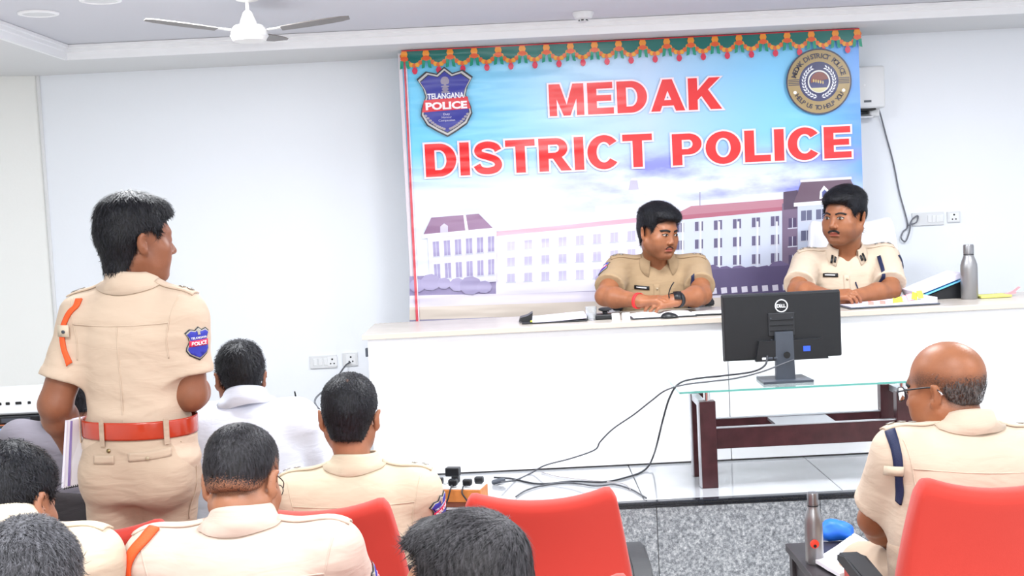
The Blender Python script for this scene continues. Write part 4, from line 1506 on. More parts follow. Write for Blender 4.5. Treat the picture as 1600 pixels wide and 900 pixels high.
# laptop
q = P(18, 690, 4.66)
lp = empty('laptop', (q.x, 4.66, TZ2 + 0.0005), rad(8), 'open laptop with a blue screen on the long table', 'laptop')
mb = MB(); mb.box((0, -0.02, 0.009), (0.35, 0.24, 0.017), 0.004); obj('base', mb, M_blk2, lp)
mb = MB(); mb.box((0, -0.02, 0.018), (0.31, 0.12, 0.002)); obj('keyboard', mb, M_black, lp)
Rl = Matrix.Rotation(rad(-24), 3, 'X')
mb = MB(); mb.box((0, 0.120, 0.068), (0.35, 0.008, 0.118), 0.003, rot=Rl); ld = obj('lid', mb, M_blk2, lp)
M_scr = mat('lit_screen', (90, 130, 200), 0.3)
_t = NT(M_scr)
_t.b.inputs['Emission Color'].default_value = lin((118, 156, 214)); _t.b.inputs['Emission Strength'].default_value = 0.55
_tc = _t.new('ShaderNodeTexCoord'); _n = _t.new('ShaderNodeTexNoise', Scale=6.0)
_mp = _t.new('ShaderNodeMapping'); _mp.inputs['Scale'].default_value = (0.3, 1, 4)
_t.link(_tc, 'Object', _mp, 'Vector'); _t.link(_mp, 0, _n, 'Vector')
_rr = _t.ramp(_n, 0, [(0.35, lin((70, 112, 190))), (0.5, lin((120, 160, 220))), (0.65, lin((170, 196, 236)))])
_t.link(_rr, 0, _t.b, 'Emission Color')
mb = MB(); mb.box((0, 0.1155, 0.067), (0.325, 0.002, 0.098), rot=Rl); obj('screen', mb, M_scr, ld)
# router on a black box
q = P(490, 640, 4.92)
r = empty('set_top_box', (q.x - 0.02, 4.95, TZ2 + 0.0005), 0, 'black box under the white router near the platform end', 'box')
mb = MB(); mb.box((0, 0, 0.036), (0.19, 0.16, 0.07), 0.005); obj('case', mb, M_black, r)
mb = MB(); mb.box((0, -0.081, 0.04), (0.15, 0.002, 0.02)); obj('front_panel', mb, M_grey, r)
ro = empty('router', (q.x - 0.02, 4.95, TZ2 + 0.0725), 0, 'white router with two dark aerials on the black box', 'router')
mb = MB(); mb.box((0, 0, 0.016), (0.17, 0.12, 0.03), 0.006); obj('case', mb, M_offw, ro)
for x, a in ((-0.058, -8), (0.058, -6)):
    mb = MB(); mb.lathe([(0.004, 0.0), (0.0045, 0.03), (0.003, 0.075)], 10, Matrix.Translation((x, 0.055, 0.026)) @ Matrix.Rotation(rad(a), 4, 'Y')); obj('aerial', mb, M_black, ro, smooth='auto')
# ---------------------------------------------------------------- organic surfaces: smooth distance fields meshed by surface nets
NPV = lambda v: np.array(v, dtype=np.float64)
_rs = np.random.RandomState(11)
_WV = _rs.normal(size=(24, 3)); _WV /= np.linalg.norm(_WV, axis=1)[:, None]
_PH = _rs.uniform(0, 6.28, 24)


def wavy(X, Y, Z, freq, i0=0, n=4, sc_=(1, 1, 1)):
    out = 0.0
    for i in range(i0, i0 + n):
        w_ = _WV[i % 24] * freq * (0.7 + 0.25 * (i - i0))
        out = out + np.sin(w_[0] * X * sc_[0] + w_[1] * Y * sc_[1] + w_[2] * Z * sc_[2] + _PH[i % 24])
    return out / n


class Field:
    def __init__(s, lo, hi, h):
        s.lo = NPV(lo); s.h = h
        s.n = np.ceil((NPV(hi) - s.lo) / h).astype(int) + 1
        s.a = np.full(tuple(s.n), 0.25, np.float32)

    def sub_grid(s, lo, hi):
        i0 = np.clip(np.floor((NPV(lo) - s.lo) / s.h).astype(int), 0, s.n)
        i1 = np.clip(np.ceil((NPV(hi) - s.lo) / s.h).astype(int) + 1, 0, s.n)
        ax = [s.lo[k] + s.h * np.arange(i0[k], i1[k]) for k in range(3)]
        sl = tuple(slice(i0[k], i1[k]) for k in range(3))
        return sl, ax[0][:, None, None], ax[1][None, :, None], ax[2][None, None, :]

    def add(s, prim, k=0.01, neg=False):
        fn, lo, hi = prim
        m_ = k + 3 * s.h
        sl, X, Y, Z = s.sub_grid(NPV(lo) - m_, NPV(hi) + m_)
        if 0 in s.a[sl].shape: return s
        d = fn(X, Y, Z)
        a = s.a[sl]
        if neg:
            d = -d
            if k > 0:
                g = np.maximum(k - np.abs(a - d), 0) / k
                s.a[sl] = np.maximum(a, d) + g * g * k * 0.25
            else: s.a[sl] = np.maximum(a, d)
        else:
            if k > 0:
                g = np.maximum(k - np.abs(a - d), 0) / k
                s.a[sl] = np.minimum(a, d) - g * g * k * 0.25
            else: s.a[sl] = np.minimum(a, d)
        return s

    def warp(s, fn):
        sl, X, Y, Z = s.sub_grid(s.lo, s.lo + s.h * s.n)
        s.a += fn(X, Y, Z).astype(np.float32)
        return s

    def cut(s, p, n):
        """keep what lies behind the plane"""
        sl, X, Y, Z = s.sub_grid(s.lo, s.lo + s.h * s.n)
        s.a = np.maximum(s.a, (X - p[0]) * n[0] + (Y - p[1]) * n[1] + (Z - p[2]) * n[2]).astype(np.float32)
        return s

    def mesh(s):
        a = s.a.copy()
        a[0] = a[-1] = 0.1; a[:, 0] = a[:, -1] = 0.1; a[:, :, 0] = a[:, :, -1] = 0.1
        ins = a < 0
        cnt = np.zeros(tuple(np.array(a.shape) - 1), np.int8)
        for dx in (0, 1):
            for dy in (0, 1):
                for dz in (0, 1):
                    cnt += ins[dx:a.shape[0] - 1 + dx, dy:a.shape[1] - 1 + dy, dz:a.shape[2] - 1 + dz]
        act = (cnt > 0) & (cnt < 8)
        I, J, K = np.nonzero(act)
        idx = np.full(act.shape, -1, np.int32)
        idx[I, J, K] = np.arange(len(I))
        corner = [(dx, dy, dz) for dx in (0, 1) for dy in (0, 1) for dz in (0, 1)]
        val = {c: a[I + c[0], J + c[1], K + c[2]] for c in corner}
        acc = np.zeros((len(I), 3)); num = np.zeros(len(I))
        for c in corner:
            for ax in range(3):
                if c[ax] == 0:
                    e = list(c); e[ax] = 1; e = tuple(e)
                    u, v = val[c], val[e]
                    x = (u < 0) != (v < 0)
                    t_ = np.where(x, u / np.where(x, u - v, 1), 0)
                    p = np.zeros((len(I), 3)); p[:] = c
                    p[:, ax] += t_
                    acc[x] += p[x]; num[x] += 1
        vert = (np.stack([I, J, K], 1) + acc / num[:, None]) * s.h + s.lo
        quads = []
        for ax in range(3):
            o1, o2 = [(1, 2), (2, 0), (0, 1)][ax]
            sl0 = [slice(1, -1)] * 3; sl1 = [slice(1, -1)] * 3
            sl0[ax] = slice(0, -1); sl1[ax] = slice(1, None)
            A, B = ins[tuple(sl0)], ins[tuple(sl1)]
            for flip, mask in ((False, A & ~B), (True, B & ~A)):
                q = np.stack(np.nonzero(mask), 1)
                if not len(q): continue
                base = q + 1
                base[:, ax] -= 1
                c = []
                for d1, d2 in ((-1, -1), (0, -1), (0, 0), (-1, 0)):
                    b = base.copy(); b[:, o1] += d1; b[:, o2] += d2
                    c.append(idx[b[:, 0], b[:, 1], b[:, 2]])
                c = np.stack(c, 1)
                if flip: c = c[:, ::-1]
                quads.append(c)
        return vert, np.concatenate(quads)


def relax(v, f, it=1, lam=0.5):
    for _ in range(it):
        acc = np.zeros_like(v); num = np.zeros(len(v))
        for i in range(4):
            a, b = f[:, i], f[:, (i + 1) % 4]
            for k in range(3):
                acc[:, k] += np.bincount(a, v[b, k], len(v))
            num += np.bincount(a, minlength=len(v))
        v = v + lam * (acc / np.maximum(num, 1)[:, None] - v)
    return v


# primitives: (function, lower corner, upper corner)
def cone(a, b, ra, rb):
    a, b = NPV(a), NPV(b)
    ba = b - a
    L2 = float(ba @ ba) + 1e-12
    r = max(ra, rb)

    def fn(X, Y, Z):
        px, py, pz = X - a[0], Y - a[1], Z - a[2]
        t_ = np.clip((px * ba[0] + py * ba[1] + pz * ba[2]) / L2, 0, 1)
        d = np.sqrt((px - t_ * ba[0]) ** 2 + (py - t_ * ba[1]) ** 2 + (pz - t_ * ba[2]) ** 2)
        return d - (ra + (rb - ra) * t_)
    return fn, np.minimum(a, b) - r, np.maximum(a, b) + r


def _loc(c, R):
    """world to local coordinates"""
    c = NPV(c); R = np.eye(3) if R is None else np.array(R)

    def fn(X, Y, Z):
        x, y, z = X - c[0], Y - c[1], Z - c[2]
        return (x * R[0, 0] + y * R[1, 0] + z * R[2, 0], x * R[0, 1] + y * R[1, 1] + z * R[2, 1], x * R[0, 2] + y * R[1, 2] + z * R[2, 2])
    return fn


def ell(c, r, R=None):
    c = NPV(c); L = _loc(c, R); m_ = max(r)

    def fn(X, Y, Z):
        x, y, z = L(X, Y, Z)
        k0 = np.sqrt((x / r[0]) ** 2 + (y / r[1]) ** 2 + (z / r[2]) ** 2)
        k1 = np.sqrt((x / r[0] ** 2) ** 2 + (y / r[1] ** 2) ** 2 + (z / r[2] ** 2) ** 2) + 1e-9
        return k0 * (k0 - 1) / k1
    return fn, c - m_, c + m_


def rbx(c, hf, rr, R=None):
    c = NPV(c); L = _loc(c, R); m_ = float(np.linalg.norm(hf))

    def fn(X, Y, Z):
        q = [np.abs(v) - (hf[i] - rr) for i, v in enumerate(L(X, Y, Z))]
        return np.sqrt(np.maximum(q[0], 0) ** 2 + np.maximum(q[1], 0) ** 2 + np.maximum(q[2], 0) ** 2) + np.minimum(np.maximum(np.maximum(q[0], q[1]), q[2]), 0) - rr
    return fn, c - m_, c + m_


def loft(o, R, lev, ex=2.3, cap=0.02):
    """lev: rows (z, a, b, cx, cy) of half widths along the local z axis"""
    lev = np.array(lev, float)
    L = _loc(o, R)
    z0, z1 = lev[0, 0], lev[-1, 0]
    R_ = np.array(R)
    ends = [NPV(o) + R_[:, 2] * z for z in (z0, z1)]
    m_ = lev[:, 1:3].max() + 0.05

    def fn(X, Y, Z):
        x, y, z = L(X, Y, Z)
        zc = np.clip(z, z0, z1)
        A = np.interp(zc, lev[:, 0], lev[:, 1]); B = np.interp(zc, lev[:, 0], lev[:, 2])
        cx = np.interp(zc, lev[:, 0], lev[:, 3]); cy = np.interp(zc, lev[:, 0], lev[:, 4])
        d = ((np.abs((x - cx) / A) ** ex + np.abs((y - cy) / B) ** ex) ** (1 / ex) - 1) * np.minimum(A, B)
        e = np.maximum(z - z1, z0 - z) + cap
        q = np.maximum(d + cap, 0) ** 2 + np.maximum(e, 0) ** 2
        return np.sqrt(q) + np.minimum(np.maximum(d + cap, e), 0) - cap
    return fn, np.minimum(*ends) - m_, np.maximum(*ends) + m_


def cut_prim(prim, p, n):
    fn, lo, hi = prim
    p = NPV(p); n = NPV(n)
    return (lambda X, Y, Z: np.maximum(fn(X, Y, Z), (X - p[0]) * n[0] + (Y - p[1]) * n[1] + (Z - p[2]) * n[2])), lo, hi


def rot3(yaw, pitch=0, roll=0):
    return np.array(Matrix.Rotation(rad(yaw), 3, 'Z') @ Matrix.Rotation(rad(pitch), 3, 'X') @ Matrix.Rotation(rad(roll), 3, 'Y'))


def curved(zs, vs, n=24):
    """smooth interpolation table"""
    zs, vs = np.array(zs, float), np.array(vs, float)
    t_ = np.linspace(zs[0], zs[-1], n)
    out = np.interp(t_, zs, vs)
    for _ in range(3):
        out[1:-1] = 0.25 * out[:-2] + 0.5 * out[1:-1] + 0.25 * out[2:]
    return t_, out


# ---------------------------------------------------------------- the head, in its own frame (x to its right, y forward, z up, eyes at z = 0)
CRAN = ((0, -0.014, 0.034), (0.0765, 0.0985, 0.086))


def head_prims(s):
    """(primitive, blend, negative) in head units; s holds a few proportions"""
    jw, fat, nose = s.get('jaw', 1.0), s.get('fat', 0.0), s.get('nose', 1.0)
    out = [
        (ell(*CRAN), 0.01, 0),
        (ell((0, 0.028, -0.020), (0.0655 + .5 * fat, 0.064, 0.078)), 0.03, 0),
        (ell((0, 0.020, -0.066), (0.058 * jw + fat, 0.060, 0.046)), 0.03, 0),
        (cone((-0.012, 0.068, -0.100), (0.012, 0.068, -0.100), 0.019, 0.019), 0.025, 0),
        (cone((-0.055 * jw - fat, -0.004, -0.052), (-0.026, 0.056, -0.098), 0.018, 0.016), 0.03, 0),
        (cone((0.055 * jw + fat, -0.004, -0.052), (0.026, 0.056, -0.098), 0.018, 0.016), 0.03, 0),
        (cone((-0.030, 0.076, 0.020), (0.030, 0.076, 0.020), 0.0125, 0.0125), 0.016, 0),
    ]
    for sx_ in (-1, 1):
        out += [
            (ell((sx_ * 0.047, 0.056, -0.026), (0.024 + fat * .5, 0.024, 0.020)), 0.025, 0),
            (ell((sx_ * 0.038, 0.058, -0.060), (0.022 + fat, 0.022 + fat * .5, 0.024)), 0.025, 0),
            (ell((sx_ * 0.032, 0.101, 0.001), (0.017, 0.0135, 0.0105)), 0.012, 1),
            (ell((sx_ * 0.032, 0.0785, -0.001), (0.0150, 0.0125, 0.0125)), 0.005, 0),
        ]
    out += [
        (cone((0, 0.083, 0.006), (0, 0.106 * nose ** .3, -0.033), 0.0075, 0.0125 * nose), 0.012, 0),
        (ell((-0.0125 * nose, 0.0965, -0.039), (0.0085, 0.010, 0.0075)), 0.006, 0),
        (ell((0.0125 * nose, 0.0965, -0.039), (0.0085, 0.010, 0.0075)), 0.006, 0),
        (ell((-0.0075, 0.1005, -0.0455), (0.0040, 0.006, 0.004)), 0.003, 1),
        (ell((0.0075, 0.1005, -0.0455), (0.0040, 0.006, 0.004)), 0.003, 1),
        (cone((-0.017, 0.083, -0.0655), (0.017, 0.083, -0.0655), 0.0080, 0.0080), 0.010, 0),
        (cone((-0.014, 0.084, -0.0765), (0.014, 0.084, -0.0765), 0.0085, 0.0085), 0.008, 0),
        (cone((-0.023, 0.0885, -0.0708), (0.023, 0.0885, -0.0708), 0.0026, 0.0026), 0.005, 1),
        (ell((0, 0.0935, -0.0568), (0.0045, 0.006, 0.006)), 0.006, 1),
        (ell((0, 0.088, -0.088), (0.018, 0.007, 0.0045)), 0.010, 1),
    ]
    for sx_ in (-1, 1):
        Rr = rot3(-sx_ * 36, 0, sx_ * 10)
        out += [
            (ell((sx_ * 0.0862, -0.016, -0.010), (0.0080, 0.0185, 0.0320), Rr), 0.006, 0),
            (ell((sx_ * 0.0805, -0.006, -0.035), (0.0075, 0.010, 0.011), Rr), 0.006, 0),
            (ell((sx_ * 0.0942, -0.009, -0.006), (0.0048, 0.0105, 0.0195), Rr), 0.005, 1),
        ]
    return out


def to_world(prim, Hc, R, sc_):
    fn, lo, hi = prim
    L = _loc(Hc, R)
    lo, hi = NPV(lo), NPV(hi)
    cs = np.array([[(lo, hi)[i][0], (lo, hi)[j][1], (lo, hi)[k][2]] for i in (0, 1) for j in (0, 1) for k in (0, 1)]) * sc_
    W = cs @ np.array(R).T + NPV(Hc)

    def g(X, Y, Z):
        x, y, z = L(X, Y, Z)
        return fn(x / sc_, y / sc_, z / sc_) * sc_
    return g, W.min(0), W.max(0)


def hand_prims(wr, d, n, side, curl, spread=1.0, sc_=1.0, thumb_in=0.35):
    """wr wrist; d towards the knuckles; n out of the palm; side +1 when the thumb lies towards d x n"""
    d = NPV(d) / np.linalg.norm(d)
    n = NPV(n) - d * (NPV(n) @ d); n /= np.linalg.norm(n)
    s = np.cross(d, n) * side          # towards the thumb
    wr = NPV(wr)
    R = np.stack([s, d, n], 1)
    out = [(rbx(wr + d * 0.048 * sc_, (0.040 * sc_, 0.050 * sc_, 0.0145 * sc_), 0.013 * sc_, R), 0.012, 0),
           (cone(wr - d * 0.02 * sc_, wr + d * 0.03 * sc_, 0.026 * sc_, 0.022 * sc_), 0.02, 0),
           (ell(wr + (d * 0.030 + s * 0.026 + n * 0.006) * sc_, (0.018 * sc_, 0.032 * sc_, 0.016 * sc_), R), 0.014, 0)]
    nails = []
    for i, (off, ln, rr) in enumerate(((0.0295, 0.070, .0088), (0.0100, 0.079, .0092), (-0.0100, 0.073, .0088), (-0.0285, 0.057, .0078))):
        p = wr + (d * (0.092 - 0.006 * abs(i - 1)) + s * off) * sc_
        c = rad(curl[i] if hasattr(curl, '__len__') else curl)
        dirn = d + s * off * 3.0 * spread; dirn = dirn / np.linalg.norm(dirn)
        for j, fr in enumerate((0.46, 0.30, 0.24)):
            ang = c * (0.55, 0.95, 0.70)[j]
            nn = n - dirn * (n @ dirn); nn /= np.linalg.norm(nn)
            dirn = dirn * math.cos(ang) + nn * math.sin(ang)
            n2 = n
            q = p + dirn * ln * fr * sc_
            out.append((cone(p, q, rr * (1 - .07 * j) * sc_, rr * (0.95 - .08 * j) * sc_), 0.004 if j else 0.008, 0))
            p = q
    p = wr + (d * 0.030 + s * 0.034 + n * 0.004) * sc_
    dirn = d * 0.72 + s * 0.62 + n * thumb_in; dirn /= np.linalg.norm(dirn)
    for j, (ln, rr) in enumerate(((0.036, .0115), (0.030, .0098))):
        q = p + dirn * ln * sc_
        out.append((cone(p, q, rr * sc_, rr * 0.9 * sc_), 0.006, 0))
        p = q
        dirn = dirn + d * 0.35 + n * 0.15 - s * 0.2; dirn /= np.linalg.norm(dirn)
    return out


def sstep(x, a, b):
    t_ = np.clip((x - a) / (b - a), 0, 1)
    return t_ * t_ * (3 - 2 * t_)


def field_obj(name, F_, mt, origin, parent=None, it=1, attrs=None, loc=None):
    v, f = F_.mesh()
    v = relax(v, f, it)
    me = np_mesh(name, v - NPV(origin), f)
    if attrs is not None:
        c = np.ones((len(v), 4), np.float32)
        c[:, :3] = attrs(v)
        al = me.color_attributes.new('Col', 'FLOAT_COLOR', 'POINT')
        al.data.foreach_set('color', c.ravel())
    o = link(name, me, mt, parent, origin if parent is None else loc)
    return o, v, f


def bvh_of(v, f):
    return BVHTree.FromPolygons([tuple(p) for p in v], [tuple(int(i) for i in q) for q in f])


# --- things that lie on a surface
def ribbon(name, bvh, pts, width, mt, parent, origin, thick_=0.003, off=0.001, wdir=None, cols=5, samples=6, from_dir=None, reach=0.15):
    """cloth strip along pts, pressed on the surface; wdir: which way the width runs"""
    P_ = smooth_path([V(p) for p in pts], samples)
    rows = []
    for i, p in enumerate(P_):
        t_ = (P_[min(i + 1, len(P_) - 1)] - P_[max(i - 1, 0)]).normalized()
        h = bvh.find_nearest(p)
        nrm = h[1]
        w_ = V(wdir) if wdir is not None else t_.cross(nrm)
        w_ = (w_ - t_ * w_.dot(t_)).normalized()
        row = []
        for j in range(cols):
            u = (j / (cols - 1) - 0.5) * width
            q = p + w_ * u
            hit = None
            if from_dir is not None:
                fd = V(from_dir).normalized()
                hit = bvh.ray_cast(q - fd * reach, fd, reach * 2)
                if hit[0] is None: hit = bvh.find_nearest(q)
            else:
                hit = bvh.find_nearest(q)
            row.append(hit[0] + hit[1] * off)
        rows.append(row)
    # even the strip out along its length
    for _ in range(2):
        rows = [[(rows[max(i - 1, 0)][j] + rows[i][j] * 2 + rows[min(i + 1, len(rows) - 1)][j]) / 4 if 0 < i < len(rows) - 1 else rows[i][j] for j in range(cols)] for i in range(len(rows))]
    mb = MB()
    vs = [q - V(origin) for r_ in rows for q in r_]
    fs = []
    for i in range(len(rows) - 1):
        for j in range(cols - 1):
            a = i * cols + j
            fs.append((a, a + 1, a + cols + 1, a + cols))
    mb.add(vs, fs)
    bm = mb.bm
    bm.normal_update()
    # outward: same side as the surface normal
    tot = 0
    for f in bm.faces:
        c = f.calc_center_median() + V(origin)
        h = bvh.find_nearest(c)
        tot += 1 if f.normal.dot(h[1]) > 0 else -1
    if tot < 0: bmesh.ops.reverse_faces(bm, faces=bm.faces)
    me = bpy.data.meshes.new(name); bm.to_mesh(me); bm.free()
    me.shade_smooth()
    o = link(name, me, mt, parent)
    return thick(o, thick_, 1.0)


def decal(name, bvh, outline, o0, u, v, nrm, mt, parent, origin, off=0.0012, thick_=0.0012, cuts=2, reach=0.12, faces=None):
    """flat outline (2D points) pressed onto the surface along -nrm"""
    u, v, nrm = V(u).normalized(), V(v).normalized(), V(nrm).normalized()
    bm = bmesh.new()
    vs = [bm.verts.new((x, y, 0)) for x, y in outline]
    if faces is None:
        bm.faces.new(vs)
        bmesh.ops.triangulate(bm, faces=list(bm.faces))
    else:
        for f in faces: bm.faces.new([vs[i] for i in f])
        bmesh.ops.triangulate(bm, faces=list(bm.faces))
    if cuts:
        bmesh.ops.subdivide_edges(bm, edges=list(bm.edges), cuts=cuts, use_grid_fill=True)
    for q in bm.verts:
        w_ = V(o0) + u * q.co.x + v * q.co.y
        h = bvh.ray_cast(w_ + nrm * reach, -nrm, reach * 2)
        if h[0] is None: h = bvh.find_nearest(w_)
        q.co = h[0] + h[1] * off - V(origin)
    bm.normal_update()
    for f in bm.faces:
        if f.normal.dot(nrm) < 0: f.normal_flip()
    me = bpy.data.meshes.new(name); bm.to_mesh(me); bm.free()
    me.shade_smooth()
    o = link(name, me, mt, parent)
    if thick_: thick(o, thick_, 1.0)
    return o


def cord(name, bvh, pts, r, mt, parent, origin, off=None, samples=8):
    P_ = smooth_path([V(p) for p in pts], samples)
    out = []
    for p in P_:
        h = bvh.find_nearest(p)
        out.append(h[0] + h[1] * (r if off is None else off) - V(origin))
    mb = MB(); mb.tube(out, r, 6, 1)
    return obj(name, mb, mt, parent, smooth=True)
# ---------------------------------------------------------------- people
def skin_mat(name, rgb, lip=(150, 84, 76), dark=(46, 36, 34), rough=0.42):
    m = mat(name, rgb, rough, spec=0.45)
    t = NT(m)
    a = t.new('ShaderNodeVertexColor', layer_name='Col')
    sp = t.new('ShaderNodeSeparateColor'); t.link(a, 0, sp, 0)
    tc = t.new('ShaderNodeTexCoord')
    n = t.new('ShaderNodeTexNoise', Scale=22.0, Detail=4.0); t.link(tc, 'Object', n, 'Vector')
    c = lin(rgb)
    base = t.ramp(n, 0, [(0.3, tuple(x * .88 for x in c[:3]) + (1,)), (0.7, tuple(min(1, x * 1.1) for x in c[:3]) + (1,))])
    m1 = t.new('ShaderNodeMixRGB'); m1.inputs[2].default_value = lin(lip)
    t.link(sp, 0, m1, 0); t.link(base, 0, m1, 1)
    n2 = t.new('ShaderNodeTexNoise', Scale=420.0, Detail=2.0); t.link(tc, 'Object', n2, 'Vector')
    r2 = t.ramp(n2, 0, [(0.35, (0.55, 0.55, 0.55, 1)), (0.62, (1, 1, 1, 1))])
    mu = t.new('ShaderNodeMath', operation='MULTIPLY'); t.link(sp, 1, mu, 0); t.link(r2, 0, mu, 1)
    m2 = t.new('ShaderNodeMixRGB'); m2.inputs[2].default_value = lin(dark)
    t.link(mu, 0, m2, 0); t.link(m1, 0, m2, 1)
    t.link(m2, 0, t.b, 'Base Color')
    bp = t.new('ShaderNodeBump', Strength=0.12, Distance=0.004); t.link(n2, 0, bp, 'Height'); t.link(bp, 0, t.b, 'Normal')
    return m


def hair_mat(name, c0, c1, scalp=(120, 82, 62), rough=0.5):
    """strand coloured hair; attribute r = how densely it covers the scalp"""
    m = mat(name, c0, rough, spec=0.32)
    t = NT(m)
    tc = t.new('ShaderNodeTexCoord')
    mp = t.new('ShaderNodeMapping'); mp.inputs['Scale'].default_value = (190, 190, 45)
    n = t.new('ShaderNodeTexNoise', Scale=1.0, Detail=3.0)
    t.link(tc, 'Object', mp, 'Vector'); t.link(mp, 0, n, 'Vector')
    r = t.ramp(n, 0, [(0.35, lin(c0)), (0.68, lin(c1))])
    a = t.new('ShaderNodeVertexColor', layer_name='Col')
    sp = t.new('ShaderNodeSeparateColor'); t.link(a, 0, sp, 0)
    n2 = t.new('ShaderNodeTexNoise', Scale=330.0, Detail=2.0); t.link(tc, 'Object', n2, 'Vector')
    ad = t.new('ShaderNodeMath', operation='ADD'); t.link(sp, 0, ad, 0); t.link(n2, 0, ad, 1)
    rm = t.ramp(ad, 0, [(0.72, (0, 0, 0, 1)), (1.0, (1, 1, 1, 1))])
    mx = t.new('ShaderNodeMixRGB'); mx.inputs[1].default_value = lin(scalp)
    t.link(rm, 0, mx, 0); t.link(r, 0, mx, 2)
    t.link(mx, 0, t.b, 'Base Color')
    bp = t.new('ShaderNodeBump', Strength=0.5, Distance=0.004); t.link(n, 0, bp, 'Height'); t.link(bp, 0, t.b, 'Normal')
    return m


def cloth_mat(name, rgb, k=1.0):
    m = mat(name, rgb, 0.85, spec=0.2, sheen=0.1)
    t = NT(m)
    tc = t.new('ShaderNodeTexCoord')
    n = t.new('ShaderNodeTexNoise', Scale=5.5, Detail=2.0, Distortion=0.5)
    n2 = t.new('ShaderNodeTexNoise', Scale=900.0, Detail=1.0)
    mp = t.new('ShaderNodeMapping'); mp.inputs['Scale'].default_value = (1.0, 1.0, 2.0)
    t.link(tc, 'Object', mp, 'Vector'); t.link(mp, 0, n, 'Vector'); t.link(tc, 'Object', n2, 'Vector')
    b1 = t.new('ShaderNodeBump', Strength=0.30 * k, Distance=0.035); t.link(n, 0, b1, 'Height')
    b2 = t.new('ShaderNodeBump', Strength=0.10, Distance=0.002); t.link(n2, 0, b2, 'Height'); t.link(b1, 0, b2, 'Normal')
    n3 = t.new('ShaderNodeTexNoise', Scale=12.0, Detail=2.5, Distortion=0.9)
    mp3 = t.new('ShaderNodeMapping'); mp3.inputs['Scale'].default_value = (0.8, 0.8, 2.6)
    t.link(tc, 'Object', mp3, 'Vector'); t.link(mp3, 0, n3, 'Vector')
    b3 = t.new('ShaderNodeBump', Strength=0.16 * k, Distance=0.02); t.link(n3, 0, b3, 'Height'); t.link(b2, 0, b3, 'Normal')
    t.link(b3, 0, t.b, 'Normal')
    return m


K_skin = skin_mat('skin_brown', (158, 106, 80))
K_skin2 = skin_mat('skin_deep_brown', (138, 88, 64))
K_skin3 = skin_mat('skin_warm', (164, 112, 84))
K_skin4 = skin_mat('skin_officer', (150, 96, 66), lip=(150, 78, 66))
K_hair = hair_mat('hair_black', (10, 10, 13), (34, 35, 42))
K_hair_g = hair_mat('hair_greying', (22, 22, 26), (104, 104, 110))
K_hair_g2 = hair_mat('hair_salt', (12, 12, 15), (66, 64, 68))
K_hair_t = hair_mat('hair_thin', (20, 19, 21), (48, 47, 52), scalp=(146, 100, 76))
K_kh1 = cloth_mat('khaki_pale', (204, 183, 162))
K_kh2 = cloth_mat('khaki_cream', (208, 196, 172))
K_kh3 = cloth_mat('khaki_light', (206, 188, 174))
K_kh4 = cloth_mat('khaki_tan', (164, 140, 110))
K_kh5 = cloth_mat('khaki_stone', (204, 186, 166))
K_kh6 = cloth_mat('khaki_ivory', (212, 198, 176))
K_trous = cloth_mat('khaki_trousers', (188, 167, 146), 1.2)
K_wht = cloth_mat('white_cotton', (226, 232, 246))
K_gry = cloth_mat('grey_cotton', (132, 128, 138))
K_dtr = cloth_mat('dark_trousers', (60, 56, 58))
K_navy = mat('navy_braid', (24, 34, 70), 0.6, bump=(300, 0.2))
K_orange = mat('orange_braid', (240, 92, 40), 0.6, bump=(300, 0.2))
K_belt = mat('tan_red_leather', (180, 56, 32), 0.22, spec=0.6, coat=0.4, vary=(9, 0.12))
K_bdark = mat('badge_border', (52, 54, 60), 0.6)
K_bsilv = mat('badge_braid', (176, 170, 160), 0.6)
K_bblue = mat('badge_blue', (52, 58, 168), 0.6)
K_bred = mat('badge_red', (216, 44, 84), 0.6)
K_bwht = mat('badge_white', (240, 238, 244), 0.6)
K_eyew = mat('eye_white', (178, 166, 158), 0.15)
K_iris = mat('iris_brown', (34, 20, 14), 0.12)
K_brow = mat('brow_hair', (22, 18, 18), 0.7)
K_btn = mat('button_horn', (176, 158, 132), 0.35)
K_brass = mat('brass', (150, 132, 92), 0.3, metal=0.8)
K_star = mat('star_silver', (170, 166, 158), 0.35, metal=0.6)
K_shoe = mat('brown_shoe', (70, 42, 30), 0.35)
SHIELD2 = [(x, z) for x, z in SHIELD]


